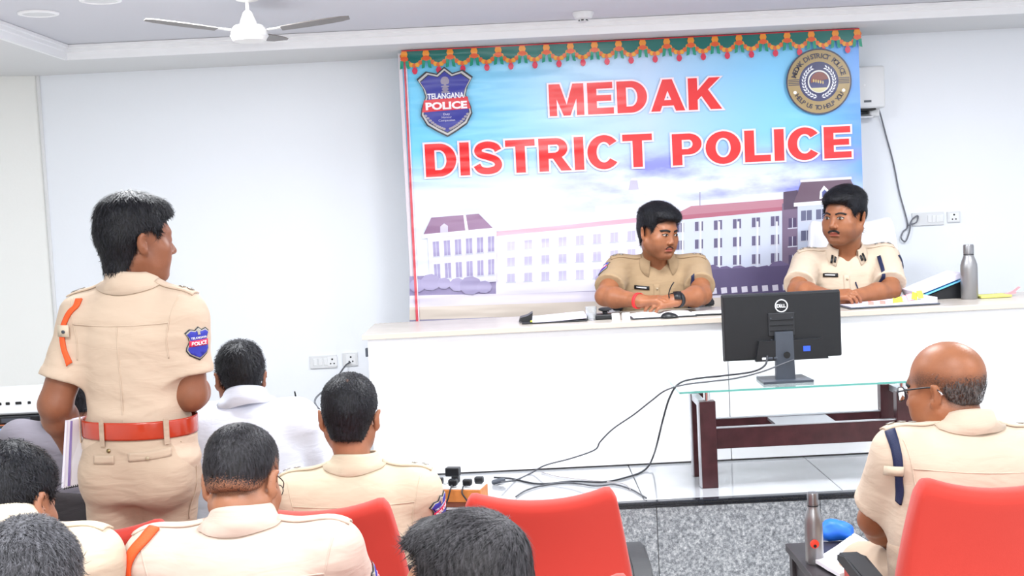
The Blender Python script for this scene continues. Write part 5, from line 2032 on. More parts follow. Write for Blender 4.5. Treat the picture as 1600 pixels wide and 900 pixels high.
def person(label, base_z, yaw, G, N, sw, chest, waist, hip, H, head, E, W, hands, skin, shirt, hair=None, hs=1.0, ho=None, sleeve=0.72, h=0.005, hsh=0.007, stand=False,
           trousers=None, legs=None, collar='closed', belly=0.0, fold=1.0, sl_r=(0.070, 0.070), slope=0.075, arm=1.0, beard=0.0, seed=0, neck=1.0):
    ho = ho or {}
    G, N, H = V(G), V(N), V(H)
    zt = (N - G).normalized()
    xt = V(np.array(rot3(yaw))[:, 0])
    yt = zt.cross(xt).normalized(); xt = yt.cross(zt).normalized()
    RT = np.stack([np.array(xt), np.array(yt), np.array(zt)], 1)
    L = (N - G).length
    T = lambda x, y, z: V(NPV(N) + RT @ NPV((x, y, z)))
    RH = rot3(*head)
    hp = lambda x, y, z: V(NPV(H) + RH @ (NPV((x, y, z)) * hs))
    E = [V(e) for e in E]; W = [V(w_) for w_ in W]
    S = [T(-sw, 0.0, -slope), T(sw, 0.0, -slope)]
    base = V((G.x, G.y, base_z))
    out = {}
    # ---- body: one continuous skin surface
    pts = [G, N, H, *E, *W]
    lo = NPV([min(p[i] for p in pts) for i in range(3)]) - 0.16
    hi = NPV([max(p[i] for p in pts) for i in range(3)]) + 0.16
    lo[2] = max(lo[2], G.z - 0.12)
    F_ = Field(lo, hi, h)
    ca, cb = chest; wa, wb = waist; pa, pb = hip
    ctop = 0.96
    _, A = curved([-.14, .08, .32, .60, .78, .90, ctop], [pa, pa, wa, ca, ca * .97, ca * .66, ca * .36], 26)
    zz, B = curved([-.14, .08, .32, .60, .78, .90, ctop], [pb, pb, wb, cb, cb * .92, cb * .72, .066], 26)
    _, CY = curved([-.14, .08, .32, .60, .78, .90, ctop], [0, 0, .012 + belly, .008, -.004, -.008, -.004], 26)
    lev = [(z * L, a, b, 0, c) for z, a, b, c in zip(zz, A, B, CY)]
    F_.add(loft(G, RT, [(z, a * .86, b * .82, x, y) for z, a, b, x, y in lev]), 0.0)
    nk0, nk1 = T(0, 0.0, -0.045), hp(0, -0.022, -0.062)
    F_.add(cone(nk0, nk1, 0.054 * neck, 0.054 * neck * hs), 0.03)
    for i in (0, 1):
        s_ = (-1, 1)[i]
        F_.add(cone(T(s_ * .05, 0, -.06), S[i], .045, .048), 0.04)
        F_.add(cone(S[i], E[i], 0.050 * arm, 0.041 * arm), 0.02)
        mid = E[i].lerp(W[i], 0.30)
        F_.add(cone(E[i], mid, 0.039 * arm, 0.044 * arm), 0.02)
        F_.add(cone(mid, W[i], 0.043 * arm, 0.0275 * arm), 0.02)
        if hands[i]:
            d, n, curl = hands[i][:3]
            for pr, k, ng in hand_prims(W[i], d, n, 1 if i == 1 else -1, curl, sc_=hands[i][3] if len(hands[i]) > 3 else 1.0):
                F_.add(pr, k, ng)
    for pr, k, ng in head_prims(ho):
        F_.add(to_world(pr, H, RH, hs), k * hs, ng)
    line = None
    if hair:
        ly, lz = [q[0] for q in hair['line']], [q[1] for q in hair['line']]
        line = lambda y: np.interp(y, ly, lz)

    def attrs(v):
        l = (v - NPV(H)) @ RH / hs
        c = np.zeros((len(v), 3), np.float32)
        inhead = (np.abs(l) < 0.16).all(1)
        x, y, z = l[:, 0], l[:, 1], l[:, 2]
        lip = np.exp(-((z + .0708) / .0095) ** 4) * np.exp(-(x / .024) ** 4) * (y > .072)
        c[:, 0] = lip * inhead
        if line is not None:
            dk = sstep(z - line(y), -0.020, 0.004) * hair.get('fade', 0.7)
            if 'upper' in hair:
                dk = dk * (1 - sstep(z - np.interp(y, [q[0] for q in hair['upper']], [q[1] for q in hair['upper']]), -0.026, 0.014))
            ear = (np.abs(x) > 0.0765) & (np.abs(y + .014) < .026) & (np.abs(z + .012) < .040)
            c[:, 1] = np.where(ear | (y > 0.085), 0, dk) * inhead
        if beard:
            bd = sstep(-z, 0.040, 0.062) * sstep(y, -0.02, 0.02) * (1 - sstep(-z, 0.105, 0.13)) * (1 - lip)
            c[:, 1] = np.maximum(c[:, 1], bd * beard * inhead)
        return c
    body, v, f = field_obj('person', F_, skin, base, attrs=attrs)
    tag(body, label, 'person')
    out['body'] = body
    bv = bvh_of(v, f)
    out['bvh'] = bv
    # ---- shirt
    lo = NPV([min(p[i] for p in (G, N, *S, *E)) for i in range(3)]) - 0.20
    hi = NPV([max(p[i] for p in (G, N, *S, *E)) for i in range(3)]) + 0.20
    F_ = Field(lo, hi, hsh)
    lev2 = [q for q in lev if q[0] > -0.13 * L]
    F_.add(loft(G, RT, lev2), 0.0)
    if belly:
        F_.add(ell(V(NPV(G) + RT @ NPV((0, .03 + belly, .22 * L))), (wa * .8, wb * .9, .16), RT), 0.06)
    for i in (0, 1):
        s_ = (-1, 1)[i]
        F_.add(cone(T(s_ * .055, -.004, -.048), T(s_ * (sw - .012), -.002, -slope + .006), .054, .060), 0.05)
        d_ = (E[i] - S[i])
        end = S[i] + d_ * sleeve
        F_.add(cut_prim(cone(S[i], S[i] + d_ * 1.1, sl_r[0], sl_r[1]), end, d_.normalized()), 0.045)
        # turned hem of the sleeve
        F_.add(cut_prim(cut_prim(cone(S[i], S[i] + d_ * 1.1, sl_r[0] + .0025, sl_r[1] + .0025), end, d_.normalized()), S[i] + d_ * (sleeve - .085), -d_.normalized()), 0.004)
    i0 = seed % 12
    Lg = _loc(G, RT)

    def folds(X, Y, Z):
        x, y, z = Lg(X, Y, Z)
        lowr = 1 - sstep(z / L, 0.15, 0.55)
        return -fold * (0.0042 * wavy(x, y, z, 20, i0, 4, (0.7, 0.7, 1.5)) * (0.45 + 0.9 * lowr) + 0.0022 * wavy(x, y, z, 46, i0 + 4, 4, (0.6, 0.6, 1.8)) * (0.5 + lowr))
    F_.warp(folds)
    if collar == 'open':
        F_.add(cone(T(0, .055, .02), T(0, .135, -.10), .030, .006), 0.012, True)
    F_.add(cone(T(0, -.004, .035), hp(0, -.02, -.055), .050 * neck, .052 * neck), 0.008, True)
    so, v, f = field_obj('shirt', F_, shirt, base, body, it=1)
    sb = bvh_of(v, f)
    out['shirt'] = so; out['sb'] = sb
    # ---- collar
    c0 = T(0, -0.006, -0.012)
    ax = ((nk1 - c0).normalized() * .45 + zt * .75).normalized()
    yc = ax.cross(xt).normalized(); xc = yc.cross(ax).normalized()
    yc = ax.cross(xc)
    gap = 34 if collar == 'open' else 12
    nphi = 44
    mb = MB()
    rows = []
    for i in range(nphi + 1):
        ph = rad(gap + (360 - 2 * gap) * i / nphi)
        fr = 0.5 + 0.5 * math.cos(ph)             # 1 in front
        ztop = 0.040 - 0.010 * fr + .004 * math.sin(ph * 2)
        zlow = -0.027 - (0.031 if collar == 'open' else 0.020) * fr ** 3
        r0 = 0.0605 * neck + (.004 * fr)
        rows_ = []
        for r_, z_ in ((r0, ztop - .03), (r0 + .001, ztop), (r0 + .005, ztop + .002), (r0 + .010, ztop - .006), (r0 + .013, (ztop + zlow) / 2), (r0 + .017 + .012 * fr, zlow)):
            p = c0 + xc * (r_ * math.sin(ph)) + yc * (r_ * 1.05 * math.cos(ph) + .004) + ax * z_
            if z_ < ztop - .02 and r_ > r0 + .008:
                hh_ = sb.find_nearest(p)
                if (p - hh_[0]).dot(hh_[1]) < 0.004: p = hh_[0] + hh_[1] * 0.004
            rows_.append(tuple(p - base))
        rows.append(rows_)
    k = len(rows[0])
    vs = [q for r_ in rows for q in r_]
    fs = [(i * k + j, i * k + j + 1, (i + 1) * k + j + 1, (i + 1) * k + j) for i in range(nphi) for j in range(k - 1)]
    mb.add(vs, fs)
    co = obj('collar', mb, shirt, so, smooth=True)
    thick(co, 0.0028, 0.0)
    # ---- trousers and shoes
    tm = trousers or K_dtr
    if legs is None:
        fw = np.array(rot3(yaw))[:, 1]
        legs = []
        for s_ in (-1, 1):
            hipj = V(NPV(G) + RT @ NPV((s_ * .085, .02, -.02)))
            kn = hipj + V(fw) * 0.40 + xt * (s_ * .05); kn.z = base_z + .47
            an = V((kn.x, kn.y, base_z + .09)) + V(fw) * 0.03
            legs.append((hipj, kn, an))
    allp = [p for q in legs for p in q] + [G]
    lo = NPV([min(p[i] for p in allp) for i in range(3)]) - 0.22
    hi = NPV([max(p[i] for p in allp) for i in range(3)]) + 0.22
    lo[2] = max(base_z + .02, lo[2])
    F_ = Field(lo, hi, 0.008 if stand else 0.013)
    g1 = .12 if stand else .16
    F_.add(loft(V(NPV(G) + RT @ NPV((0, 0, -.12))), RT, [(0, pa * .9, pb * .95, 0, 0), (.05, pa * 1.0, pb * 1.02, 0, 0), (.12, pa * 1.01, pb * 1.02, 0, 0), (.12 + g1, wa * 1.03, wb * 1.05, 0, 0.004)]), 0)
    for i, (a_, b_, c_) in enumerate(legs):
        s_ = (-1, 1)[i]
        F_.add(cone(a_, b_, .092, .072), 0.035)
        F_.add(cone(b_, c_, .070, .062), 0.03)
        if stand:
            F_.add(ell(V(NPV(G) + RT @ NPV((s_ * .078, -.055, -.045))), (.085, .072, .095), RT), 0.03)
    if stand:
        F_.warp(lambda X, Y, Z: -0.0035 * wavy(X, Y, Z, 24, 3, 4, (1, 1, 1.2)) - 0.002 * wavy(X, Y, Z, 52, 9, 4, (.6, .6, 1.6)))
    to, v, f = field_obj('trousers', F_, tm, base, body, it=1)
    out['trousers'] = to; out['tb'] = bvh_of(v, f) if stand else None
    for a_, b_, c_ in legs:
        fw = V(np.array(rot3(yaw))[:, 1])
        F_ = Field(NPV(c_) - .26, NPV(c_) + .26, 0.014)
        q = V((c_.x, c_.y, base_z))
        F_.add(ell(q + fw * .075 + V((0, 0, .038)), (.048, .135, .048), rot3(yaw)), 0).add(ell(q + V((0, 0, .06)), (.042, .05, .07)), .03)
        F_.cut((0, 0, base_z + .001), (0, 0, -1))
        field_obj('shoe', F_, K_shoe, base, body)
    # ---- hair
    if hair:
        ht = hair.get('top', .014); hsd = hair.get('side', .006)
        F_ = Field((-.13, -.16, -.15), (.13, .14, .17), hair.get('h', .004))
        am = hair.get('noise', .0022)

        def cr(X, Y, Z):
            c_, r_ = CRAN
            x, y, z = X, Y - c_[1], Z - c_[2]
            k0 = np.sqrt((x / r_[0]) ** 2 + (y / r_[1]) ** 2 + (z / r_[2]) ** 2)
            k1 = np.sqrt((x / r_[0] ** 2) ** 2 + (y / r_[1] ** 2) ** 2 + (z / r_[2] ** 2) ** 2) + 1e-9
            t_ = hsd + (ht - hsd) * sstep(Z + 0 * X, .035, .105) + hair.get('front', 0) * sstep(Y + 0 * X, .03, .085) * sstep(Z, .05, .08) + hair.get('back', 0) * sstep(-Y, .03, .09) * (1 - sstep(Z, .06, .12))
            return k0 * (k0 - 1) / k1 - t_
        F_.add((cr, (-.12, -.15, -.14), (.12, .13, .16)), 0)
        F_.add(cone((0, -.052, .0), (0, -.040, -.085), hair.get('nape', .052) + hsd * .7, hair.get('nape', .052) - .002 + hsd * .5), .03)
        ph = hair.get('part', 0)

        def region(X, Y, Z):
            g = np.interp(Y, ly, lz) + 0 * X + hair.get('rec', 0) * sstep(np.abs(X), .028, .062) * sstep(Y, .02, .06)
            g = g + .004 * wavy(X, Y, Z, 70, seed % 9, 4)
            return g - Z
        sl, X, Y, Z = F_.sub_grid(F_.lo, F_.lo + F_.h * F_.n)
        d1 = region(X, Y, Z) * 0.8
        a = F_.a
        kq = .010
        g_ = np.maximum(kq - np.abs(a - d1), 0) / kq
        F_.a = (np.maximum(a, d1) + g_ * g_ * kq * .25).astype(np.float32)
        if 'upper' in hair:
            uy, uz = [q[0] for q in hair['upper']], [q[1] for q in hair['upper']]
            F_.a = np.maximum(F_.a, (Z - np.interp(Y, uy, uz) - .003 * wavy(X, Y, Z, 60, 5, 4)) * .8 + 0 * X).astype(np.float32)
        for s_ in (-1, 1):
            F_.add(ell((s_ * .086, -.012, -.016), (.020, .024, .036)), .006, True)
        F_.warp(lambda X, Y, Z: -am * wavy(X, Y, Z, 85, seed % 11, 5, (1, .7, .7)))
        v, f = F_.mesh()
        v = relax(v, f, 1)
        dens = np.ones(len(v))
        if 'thin' in hair:
            for (tx, ty, tz, tr, amt) in hair['thin']:
                dd = np.sqrt((v[:, 0] - tx) ** 2 + (v[:, 1] - ty) ** 2 + (v[:, 2] - tz) ** 2)
                dens -= amt * (1 - sstep(dd, tr * .35, tr))
        if hair.get('fadeup'):
            dens -= hair['fadeup'] * sstep(v[:, 2] - np.interp(v[:, 1], uy, uz), -.045, .002)
        if hair.get('fadein'):
            dens -= hair['fadein'] * (1 - sstep(v[:, 2] - line(v[:, 1]), .0, hair.get('fadew', .05)))
        dens = np.clip(dens, 0, 1)
        v0, f0 = v, f
        # cropped parts: no cap under the strands, the shaded scalp shows
        cut_ = hair.get('bare', 0)
        fk = f[dens[f].mean(1) >= cut_] if cut_ else f
        # short strands over the surface
        rng_ = np.random.RandomState(100 + seed)
        ns = hair.get('n', 2600)
        fa = v[f]
        nrm = np.cross(fa[:, 2] - fa[:, 0], fa[:, 3] - fa[:, 1])
        ar = np.linalg.norm(nrm, axis=1); nrm /= ar[:, None] + 1e-12
        pick = rng_.choice(len(f), ns, p=ar / ar.sum())
        uu = rng_.rand(ns, 2)
        p = (fa[pick, 0] * ((1 - uu[:, 0]) * (1 - uu[:, 1]))[:, None] + fa[pick, 1] * (uu[:, 0] * (1 - uu[:, 1]))[:, None] + fa[pick, 2] * (uu[:, 0] * uu[:, 1])[:, None] + fa[pick, 3] * ((1 - uu[:, 0]) * uu[:, 1])[:, None])
        n_ = nrm[pick]
        dk = np.array([dens[f[i, 0]] for i in pick])
        keep = rng_.rand(ns) < dk ** 1.7 + .03
        p, n_ = p[keep], n_[keep]
        wh = NPV(hair.get('whorl', (0, -.055, .115)))
        fl = p - wh
        fl /= np.linalg.norm(fl, axis=1)[:, None] + 1e-9
        if 'comb' in hair:
            topm = sstep(p[:, 2], .05, .09)[:, None]
            fl = fl * (1 - topm) + NPV(hair['comb']) * topm
        fl += rng_.normal(scale=hair.get('mess', .35), size=fl.shape)
        fl -= n_ * (fl * n_).sum(1)[:, None]
        fl /= np.linalg.norm(fl, axis=1)[:, None] + 1e-9
        ln = hair.get('len', .016) * (0.5 + rng_.rand(len(p)))
        lift = hair.get('lift', .35)
        d1 = fl + n_ * lift; d1 /= np.linalg.norm(d1, axis=1)[:, None]
        d2 = fl - n_ * .05; d2 /= np.linalg.norm(d2, axis=1)[:, None]
        sd = np.cross(fl, n_)
        wd = hair.get('w', .0011)
        b0 = p - n_ * .001
        m1 = b0 + d1 * (ln * .55)[:, None]
        tp = m1 + d2 * (ln * .45)[:, None]
        q = np.stack([b0 - sd * wd, b0 + sd * wd, m1 + sd * wd * .8, m1 - sd * wd * .8, tp + sd * wd * .15, tp - sd * wd * .15], 1).reshape(-1, 3)
        o = np.arange(len(p))[:, None] * 6 + len(v)
        sf = np.concatenate([o + NPV([0, 1, 2, 3]).astype(int), o + NPV([3, 2, 4, 5]).astype(int)])
        av = np.concatenate([v, q]); af = np.concatenate([fk, sf])
        ad = np.concatenate([dens, np.ones(len(q))])
        wv = av * hs @ RH.T + NPV(H) - NPV(base)
        used = np.zeros(len(wv), bool); used[af.ravel()] = True
        remap = np.cumsum(used) - 1
        wv, af, ad = wv[used], remap[af], ad[used]; av = wv
        me = np_mesh('hair', wv, af)
        c = np.ones((len(av), 4), np.float32); c[:, 0] = ad
        al = me.color_attributes.new('Col', 'FLOAT_COLOR', 'POINT'); al.data.foreach_set('color', c.ravel())
        out['hair'] = link('hair', me, hair.get('mat', K_hair), body)
    out.update(T=T, hp=hp, S=S, E=E, W=W, base=base, RT=RT, RH=RH, xt=xt, yt=yt, zt=zt, G=G, N=N, L=L, sw=sw, slope=slope, hs=hs, H=H)
    return out


def epaulettes(p, mt, stars=0, wide=.048, which=(-1, 1)):
    for s_ in which:
        a = p['T'](s_ * (p['sw'] + .040), 0, -p['slope'] + .05)
        b = p['T'](s_ * .082, -.004, .02)
        mid = a.lerp(b, .5) + p['zt'] * .015
        e = ribbon('shoulder_strap', p['sb'], [a, mid, b], wide, mt, p['shirt'], p['base'], .0045, .0015, wdir=p['yt'], from_dir=-p['zt'], cols=6)
        for k in range(stars):
            c = a.lerp(b, .14 + .2 * k) + p['zt'] * .01
            o = [((.011 if j % 2 == 0 else .006) * math.cos(j * math.pi / 5), (.011 if j % 2 == 0 else .006) * math.sin(j * math.pi / 5)) for j in range(10)]
            decal('star', p['sb'], o, c, p['xt'], p['yt'], p['zt'], K_star, e, p['base'], off=.007, thick_=.002, cuts=0)


def back_seams(p, mt, pleat=True):
    """yoke seam across the shoulder blades, centre pleat, armhole seams"""
    T, sw, so = p['T'], p['sw'], p['shirt']
    kw = dict(from_dir=p['yt'], cols=3, reach=.25)
    ribbon('seam', p['sb'], [T(-sw * .95, -.1, -.120), T(-.06, -.14, -.125), T(.06, -.14, -.125), T(sw * .95, -.1, -.120)], .0035, mt, so, p['base'], .0014, .0004, wdir=p['zt'], **kw)
    if pleat:
        ribbon('seam', p['sb'], [T(0, -.14, -.13), T(0, -.16, -.25), T(0, -.16, -p['L'] * .80)], .0035, mt, so, p['base'], .0014, .0003, wdir=p['xt'], **kw)
    for s_ in (-1, 1):
        ribbon('seam', p['sb'], [T(s_ * (sw + .010), -.06, -.045), T(s_ * (sw - .004), -.1, -.10), T(s_ * (sw - .018), -.12, -.17), T(s_ * (sw - .016), -.1, -.225)], .0035, mt, so, p['base'], .0014, .0004, wdir=p['xt'], **kw)


def arm_badge(p, side, at=.42, size=.080, face=None):
    """embroidered shield on the sleeve"""
    i = 0 if side < 0 else 1
    S_, E_ = p['S'][i], p['E'][i]
    d = (E_ - S_).normalized()
    c = S_.lerp(E_, at)
    n = V(face) if face else p['xt'] * side
    n = (n - d * n.dot(d)).normalized()
    up = -d
    u = up.cross(n).normalized()
    c = c + n * .05
    r = None
    for name, g, mt, off in (('badge', 1.0, K_bdark, .002), ('badge_braid', .92, K_bsilv, .0036), ('badge_field', .85, K_bblue, .0048)):
        o = decal(name, p['sb'], [(x * size * .92 * g, z * size * .78 * g) for x, z in SHIELD2], c, u, up, n, mt, r or p['shirt'], p['base'], off=off, thick_=.0012, cuts=2)
        if r is None: r = o
    decal('badge_band', p['sb'], [(-.34 * size, -.08 * size), (.34 * size, -.08 * size), (.33 * size, .12 * size), (-.33 * size, .12 * size)], c, u, up, n, K_bred, r, p['base'], off=.0061, thick_=.001, cuts=2)
    vs, fs = text_geo('POLICE', .17 * size, .03)
    decal('badge_lettering', p['sb'], [(v_[0] * .95, v_[1] - .045 * size) for v_ in vs], c, u, up, n, K_bwht, r, p['base'], off=.0075, thick_=.0006, cuts=0, faces=fs)
    vs, fs = text_geo('TELANGANA', .10 * size, .02)
    decal('badge_lettering', p['sb'], [(v_[0] * .95, v_[1] + .16 * size) for v_ in vs], c, u, up, n, K_bwht, r, p['base'], off=.0066, thick_=.0006, cuts=0, faces=fs)
    em = [(-.05, .29), (.05, .29), (.04, .36), (.075, .47), (.03, .50), (0, .53), (-.03, .50), (-.075, .47), (-.04, .36)]
    decal('badge_crest', p['sb'], [(x * size, z * size) for x, z in em], c, u, up, n, K_bsilv, r, p['base'], off=.0062, thick_=.0008, cuts=1)


def face(p, gaze=0.0, brow=1.0, moustache=None, lidk=1.0):
    hp, b, base, hs, body = p['hp'], p['bvh'], p['base'], p['hs'], p['body']
    RH = p['RH']
    fx, fy, fz = V(RH[:, 0]), V(RH[:, 1]), V(RH[:, 2])
    for s_ in (-1, 1):
        o = [(.0140 * math.cos(a), (.0056 if math.sin(a) > 0 else .0040) * lidk * math.sin(a) * abs(math.sin(a)) ** -.25 if abs(math.sin(a)) > 1e-6 else 0) for a in [2 * math.pi * i / 18 for i in range(18)]]
        c = hp(s_ * .0322, .09, -.001)
        e = decal('eye', b, [(x * hs, z * hs) for x, z in o], c, fx, fz, fy, K_eyew, body, base, off=.0008, thick_=.0006, cuts=1)
        ic = [(gaze * .0042 + .0056 * math.cos(a), -.0002 + max(-.0040 * lidk, min(.0052 * lidk, .0058 * math.sin(a)))) for a in [2 * math.pi * i / 16 for i in range(16)]]
        decal('iris', b, [(x * hs, z * hs) for x, z in ic], c, fx, fz, fy, K_iris, e, base, off=.0018, thick_=.0004, cuts=0)
        lid = [hp(s_ * .0322 + x * .0150, .088, .0000 + .0062 * (1 - x * x) * lidk) for x in (-1, -.6, 0, .6, 1)]
        ribbon('eyelid', b, lid, .0030 * hs, K_brow, e, base, .0010, .0012, wdir=fz, cols=3, samples=3, from_dir=-fy, reach=.05)
        bw = [hp(s_ * x, .09, z) for x, z in ((.012, .0165), (.022, .0205), (.034, .0225), (.045, .0195), (.052, .0145))]
        ribbon('eyebrow', b, bw, .0075 * hs * brow, K_brow, body, base, .0016, .0006, wdir=fz, cols=4, samples=3, from_dir=-fy, reach=.06)
    if moustache:
        w_, th = moustache
        m_ = [hp(x, .10, z) for x, z in ((-w_, -.0655), (-w_ * .6, -.0585), (0, -.0560), (w_ * .6, -.0585), (w_, -.0655))]
        ribbon('moustache', b, m_, th * hs, K_brow, body, base, .0025, .0004, wdir=fz, cols=5, samples=4, from_dir=-fy, reach=.06)


def placket(p, n=4, top=.07):
    """front buttons and the edge of the opening"""
    sb, T, base = p['sb'], p['T'], p['base']
    a, b = T(.016, .22, -top - .03), T(.016, .22, -p['L'] * .75)
    ribbon('placket', sb, [a, a.lerp(b, .5), b], .030, p['shirt'].data.materials[0], p['shirt'], base, .0022, .0004, wdir=p['xt'], from_dir=-p['yt'], cols=4, reach=.2)
    for i in range(n):
        c = T(.014, .2, -top - .05 - i * .082)
        decal('button', sb, [(.0055 * math.cos(j * .628), .0055 * math.sin(j * .628)) for j in range(10)], c, p['xt'], p['zt'], p['yt'], K_btn, p['shirt'], base, off=.0042, thick_=.0018, cuts=0, reach=.2)


def chest_pocket(p, s_, mt):
    sb, T, base = p['sb'], p['T'], p['base']
    c = T(s_ * .085, .2, -.235)
    w_ = .056
    o = decal('pocket', sb, [(-w_, .06), (w_, .06), (w_, -.06), (w_ * .8, -.075), (-w_ * .8, -.075), (-w_, -.06)], c, p['xt'], p['zt'], p['yt'], mt, p['shirt'], base, off=.0016, thick_=.0022, cuts=3, reach=.2)
    decal('pocket_flap', sb, [(-w_ - .002, .066), (w_ + .002, .066), (w_ + .002, .034), (0, .018), (-w_ - .002, .034)], c, p['xt'], p['zt'], p['yt'], mt, o, base, off=.0042, thick_=.002, cuts=3, reach=.2)
    decal('button', sb, [(.005 * math.cos(j * .628), .03 + .005 * math.sin(j * .628)) for j in range(10)], c, p['xt'], p['zt'], p['yt'], K_btn, o, base, off=.0066, thick_=.0016, cuts=0, reach=.2)


def name_tag(p, s_, z=-.165, x=.078):
    sb, T, base = p['sb'], p['T'], p['base']
    c = T(s_ * x, .2, z)
    o = decal('name_plate', sb, [(-.036, -.0085), (.036, -.0085), (.036, .0085), (-.036, .0085)], c, p['xt'], p['zt'], p['yt'], M_black, p['shirt'], base, off=.003, thick_=.003, cuts=2, reach=.2)
    decal('name_line', sb, [(-.022, -.0022), (.026, -.0022), (.026, .0022), (-.022, .0022)], c, p['xt'], p['zt'], p['yt'], K_bwht, o, base, off=.0068, thick_=.0005, cuts=1, reach=.2)


DN = V((0, 0, -1)); UP = V((0, 0, 1)); AW = V((0, 1, 0)); TO = V((0, -1, 0)); RI = V((1, 0, 0)); LE = V((-1, 0, 0))
SHORT_LINE = [(-.12, -.075), (-.06, -.072), (-.035, -.045), (-.022, -.012), (-.005, .026), (.022, .022), (.034, .002), (.042, .022), (.05, .046), (.075, .064), (.1, .068)]
FADE_LINE = [(-.12, -.045), (-.06, -.042), (-.035, -.030), (-.022, .0), (-.005, .030), (.022, .026), (.034, .008), (.042, .026), (.05, .046), (.075, .064), (.1, .068)]

# ---- 1 the standing officer
D = 3.60
man1 = person('standing officer seen from behind in pale khaki with red leather belt, holding a notebook', 0.0, -9,
              P(221, 716, D), P(206, 438, D), .156, (.172, .118), (.148, .110), (.172, .125),
              P(214, 374, D + .01), (-52, -3, 2), [P(86, 632, D - .02), P(298, 617, D - .02)], [P(112, 700, D + .13), P(306, 604, D + .24)],
              [(V((.10, .25, -1)), V((1, .3, .1)), (70, 72, 75, 80)), (V((-.3, .9, .35)), V((-.4, -.1, -1)), (35, 40, 45, 50))],
              K_skin2, K_kh1, dict(line=[(-.12, -.100), (-.06, -.098), (-.040, -.075)] + SHORT_LINE[3:], top=.018, side=.008, back=.003, front=.010, n=5200, len=.022, lift=.28, mess=.32, noise=.0025, fade=.8, whorl=(.0, -.03, .125)), hs=1.04,
              h=.0055, hsh=.006, stand=True, trousers=K_trous, sleeve=.72, sl_r=(.070, .070), slope=.108, arm=1.16, seed=1, fold=1.7,
              legs=[(P(182, 752, D), P(180, 900, D + .02), V((P(180, 900, D).x, D, .09))), (P(262, 750, D + .02), P(266, 900, D + .03), V((P(266, 900, D).x + .01, D + .03, .09)))])
epaulettes(man1, K_kh1, 2); back_seams(man1, K_kh1)
arm_badge(man1, 1, .33, .086, face=(.72, -.75, .05))
p = man1
cdr = [P(120, 462, D - .05), P(107, 470, D - .09), P(97, 484, D - .09), P(91, 502, D - .08), P(89, 521, D - .07), P(94, 546, D - .09), P(105, 571, D - .10)]
lw = [ribbon('shoulder_cord', p['sb'], cdr[:5], .020, K_orange, p['shirt'], p['base'], .006, .002, cols=4),
      ribbon('shoulder_cord', p['sb'], cdr[4:], .016, K_orange, p['shirt'], p['base'], .006, .002, cols=4)]
decal('cord_keeper', p['sb'], [(-.017, -.017), (.017, -.017), (.017, .017), (-.017, .017)], P(90, 521, D - .12), RI, UP, TO, K_kh6, p['shirt'], p['base'], off=.0095, thick_=.003, cuts=1)
decal('keeper_button', p['sb'], [(.005 * math.cos(i * .7), .005 * math.sin(i * .7)) for i in range(9)], P(91, 522, D - .12), RI, UP, TO, M_grey, p['shirt'], p['base'], off=.0135, thick_=.002, cuts=0)


def belt(p, c, half, mt, name='belt', th=.0035, off=.002, tilt=0.0):
    """band round the waist, lying on trousers and shirt"""
    bm = MB(); rows = []
    n = 64
    for i in range(n):
        a = 2 * math.pi * i / n
        d = p['xt'] * math.cos(a) + p['yt'] * math.sin(a)
        best = 0
        for zz in (-half * .9, 0, half * .9):
            o0 = c + p['zt'] * zz
            for bv in (p['tb'], p['sb']):
                hit = bv.ray_cast(o0 + d * .5, -d, .5)
                if hit[0] is not None: best = max(best, (hit[0] - o0).dot(d))
        rows.append((d, best))
    rr = np.array([r for _, r in rows])
    for _ in range(4): rr = np.maximum(rr * .5, .25 * np.roll(rr, 1) + .5 * rr + .25 * np.roll(rr, -1))
    vs, fs = [], []
    for (d, _), r in zip(rows, rr):
        for zz, e in ((-half, 0), (-half * .8, .001), (half * .8, .001), (half, 0)):
            vs.append(tuple(c + p['zt'] * zz + d * (r + off + e) - p['base']))
    for i in range(n):
        j = (i + 1) % n
        for k in range(3): fs.append((i * 4 + k, j * 4 + k, j * 4 + k + 1, i * 4 + k + 1))
    bm.add(vs, fs)
    o = obj(name, bm, mt, p['body'], smooth=True)
    return thick(o, th, 1.0), rows, rr


bc = P(214, 663, D)
bo, rows, rr = belt(man1, bc, .0255, K_belt)


def on_belt(ang):
    i = int(round(ang / (2 * math.pi) * 64)) % 64
    return rows[i][0], rr[i]


for ang in (-1.95, -.55, 1.2, -2.75, 2.2):
    d, r = on_belt(ang)
    mb = MB()
    up = man1['zt']; sd = d.cross(up).normalized()
    c = bc + d * (r + .0085) - man1['base']
    vs = []
    for a, b in ((-1, -1), (1, -1), (1, 1), (-1, 1)):
        for e in (0, .003):
            vs.append(c + sd * a * .0085 + up * b * .038 - up * .004 + d * e)
    mb.add(vs, [(0, 2, 4, 6), (1, 7, 5, 3), (0, 1, 3, 2), (2, 3, 5, 4), (4, 5, 7, 6), (6, 7, 1, 0)])
    obj('belt_loop', mb, K_trous, man1['trousers'])
q = P(172, 705, D - .3)
for px, py in ((173, 703), (297, 687)):
    decal('rivet', man1['tb'], [(.006 * math.cos(i * .63), .006 * math.sin(i * .63)) for i in range(10)], P(px, py, D - .1), RI, UP, TO, K_brass, man1['trousers'], man1['base'], off=.003, thick_=.002, cuts=0, reach=.2)
for pts in ([(205, 706), (237, 703), (268, 699)], [(148, 712), (165, 711), (182, 710)]):
    ribbon('pocket_flap', man1['tb'], [P(x, y + 6, D - .1) for x, y in pts], .024, K_trous, man1['trousers'], man1['base'], .003, .0008, wdir=UP, from_dir=AW, cols=4)
decal('button', man1['tb'], [(.006 * math.cos(i * .63), .006 * math.sin(i * .63)) for i in range(10)], P(236, 713, D - .1), RI, UP, TO, K_btn, man1['trousers'], man1['base'], off=.006, thick_=.002, cuts=0, reach=.2)
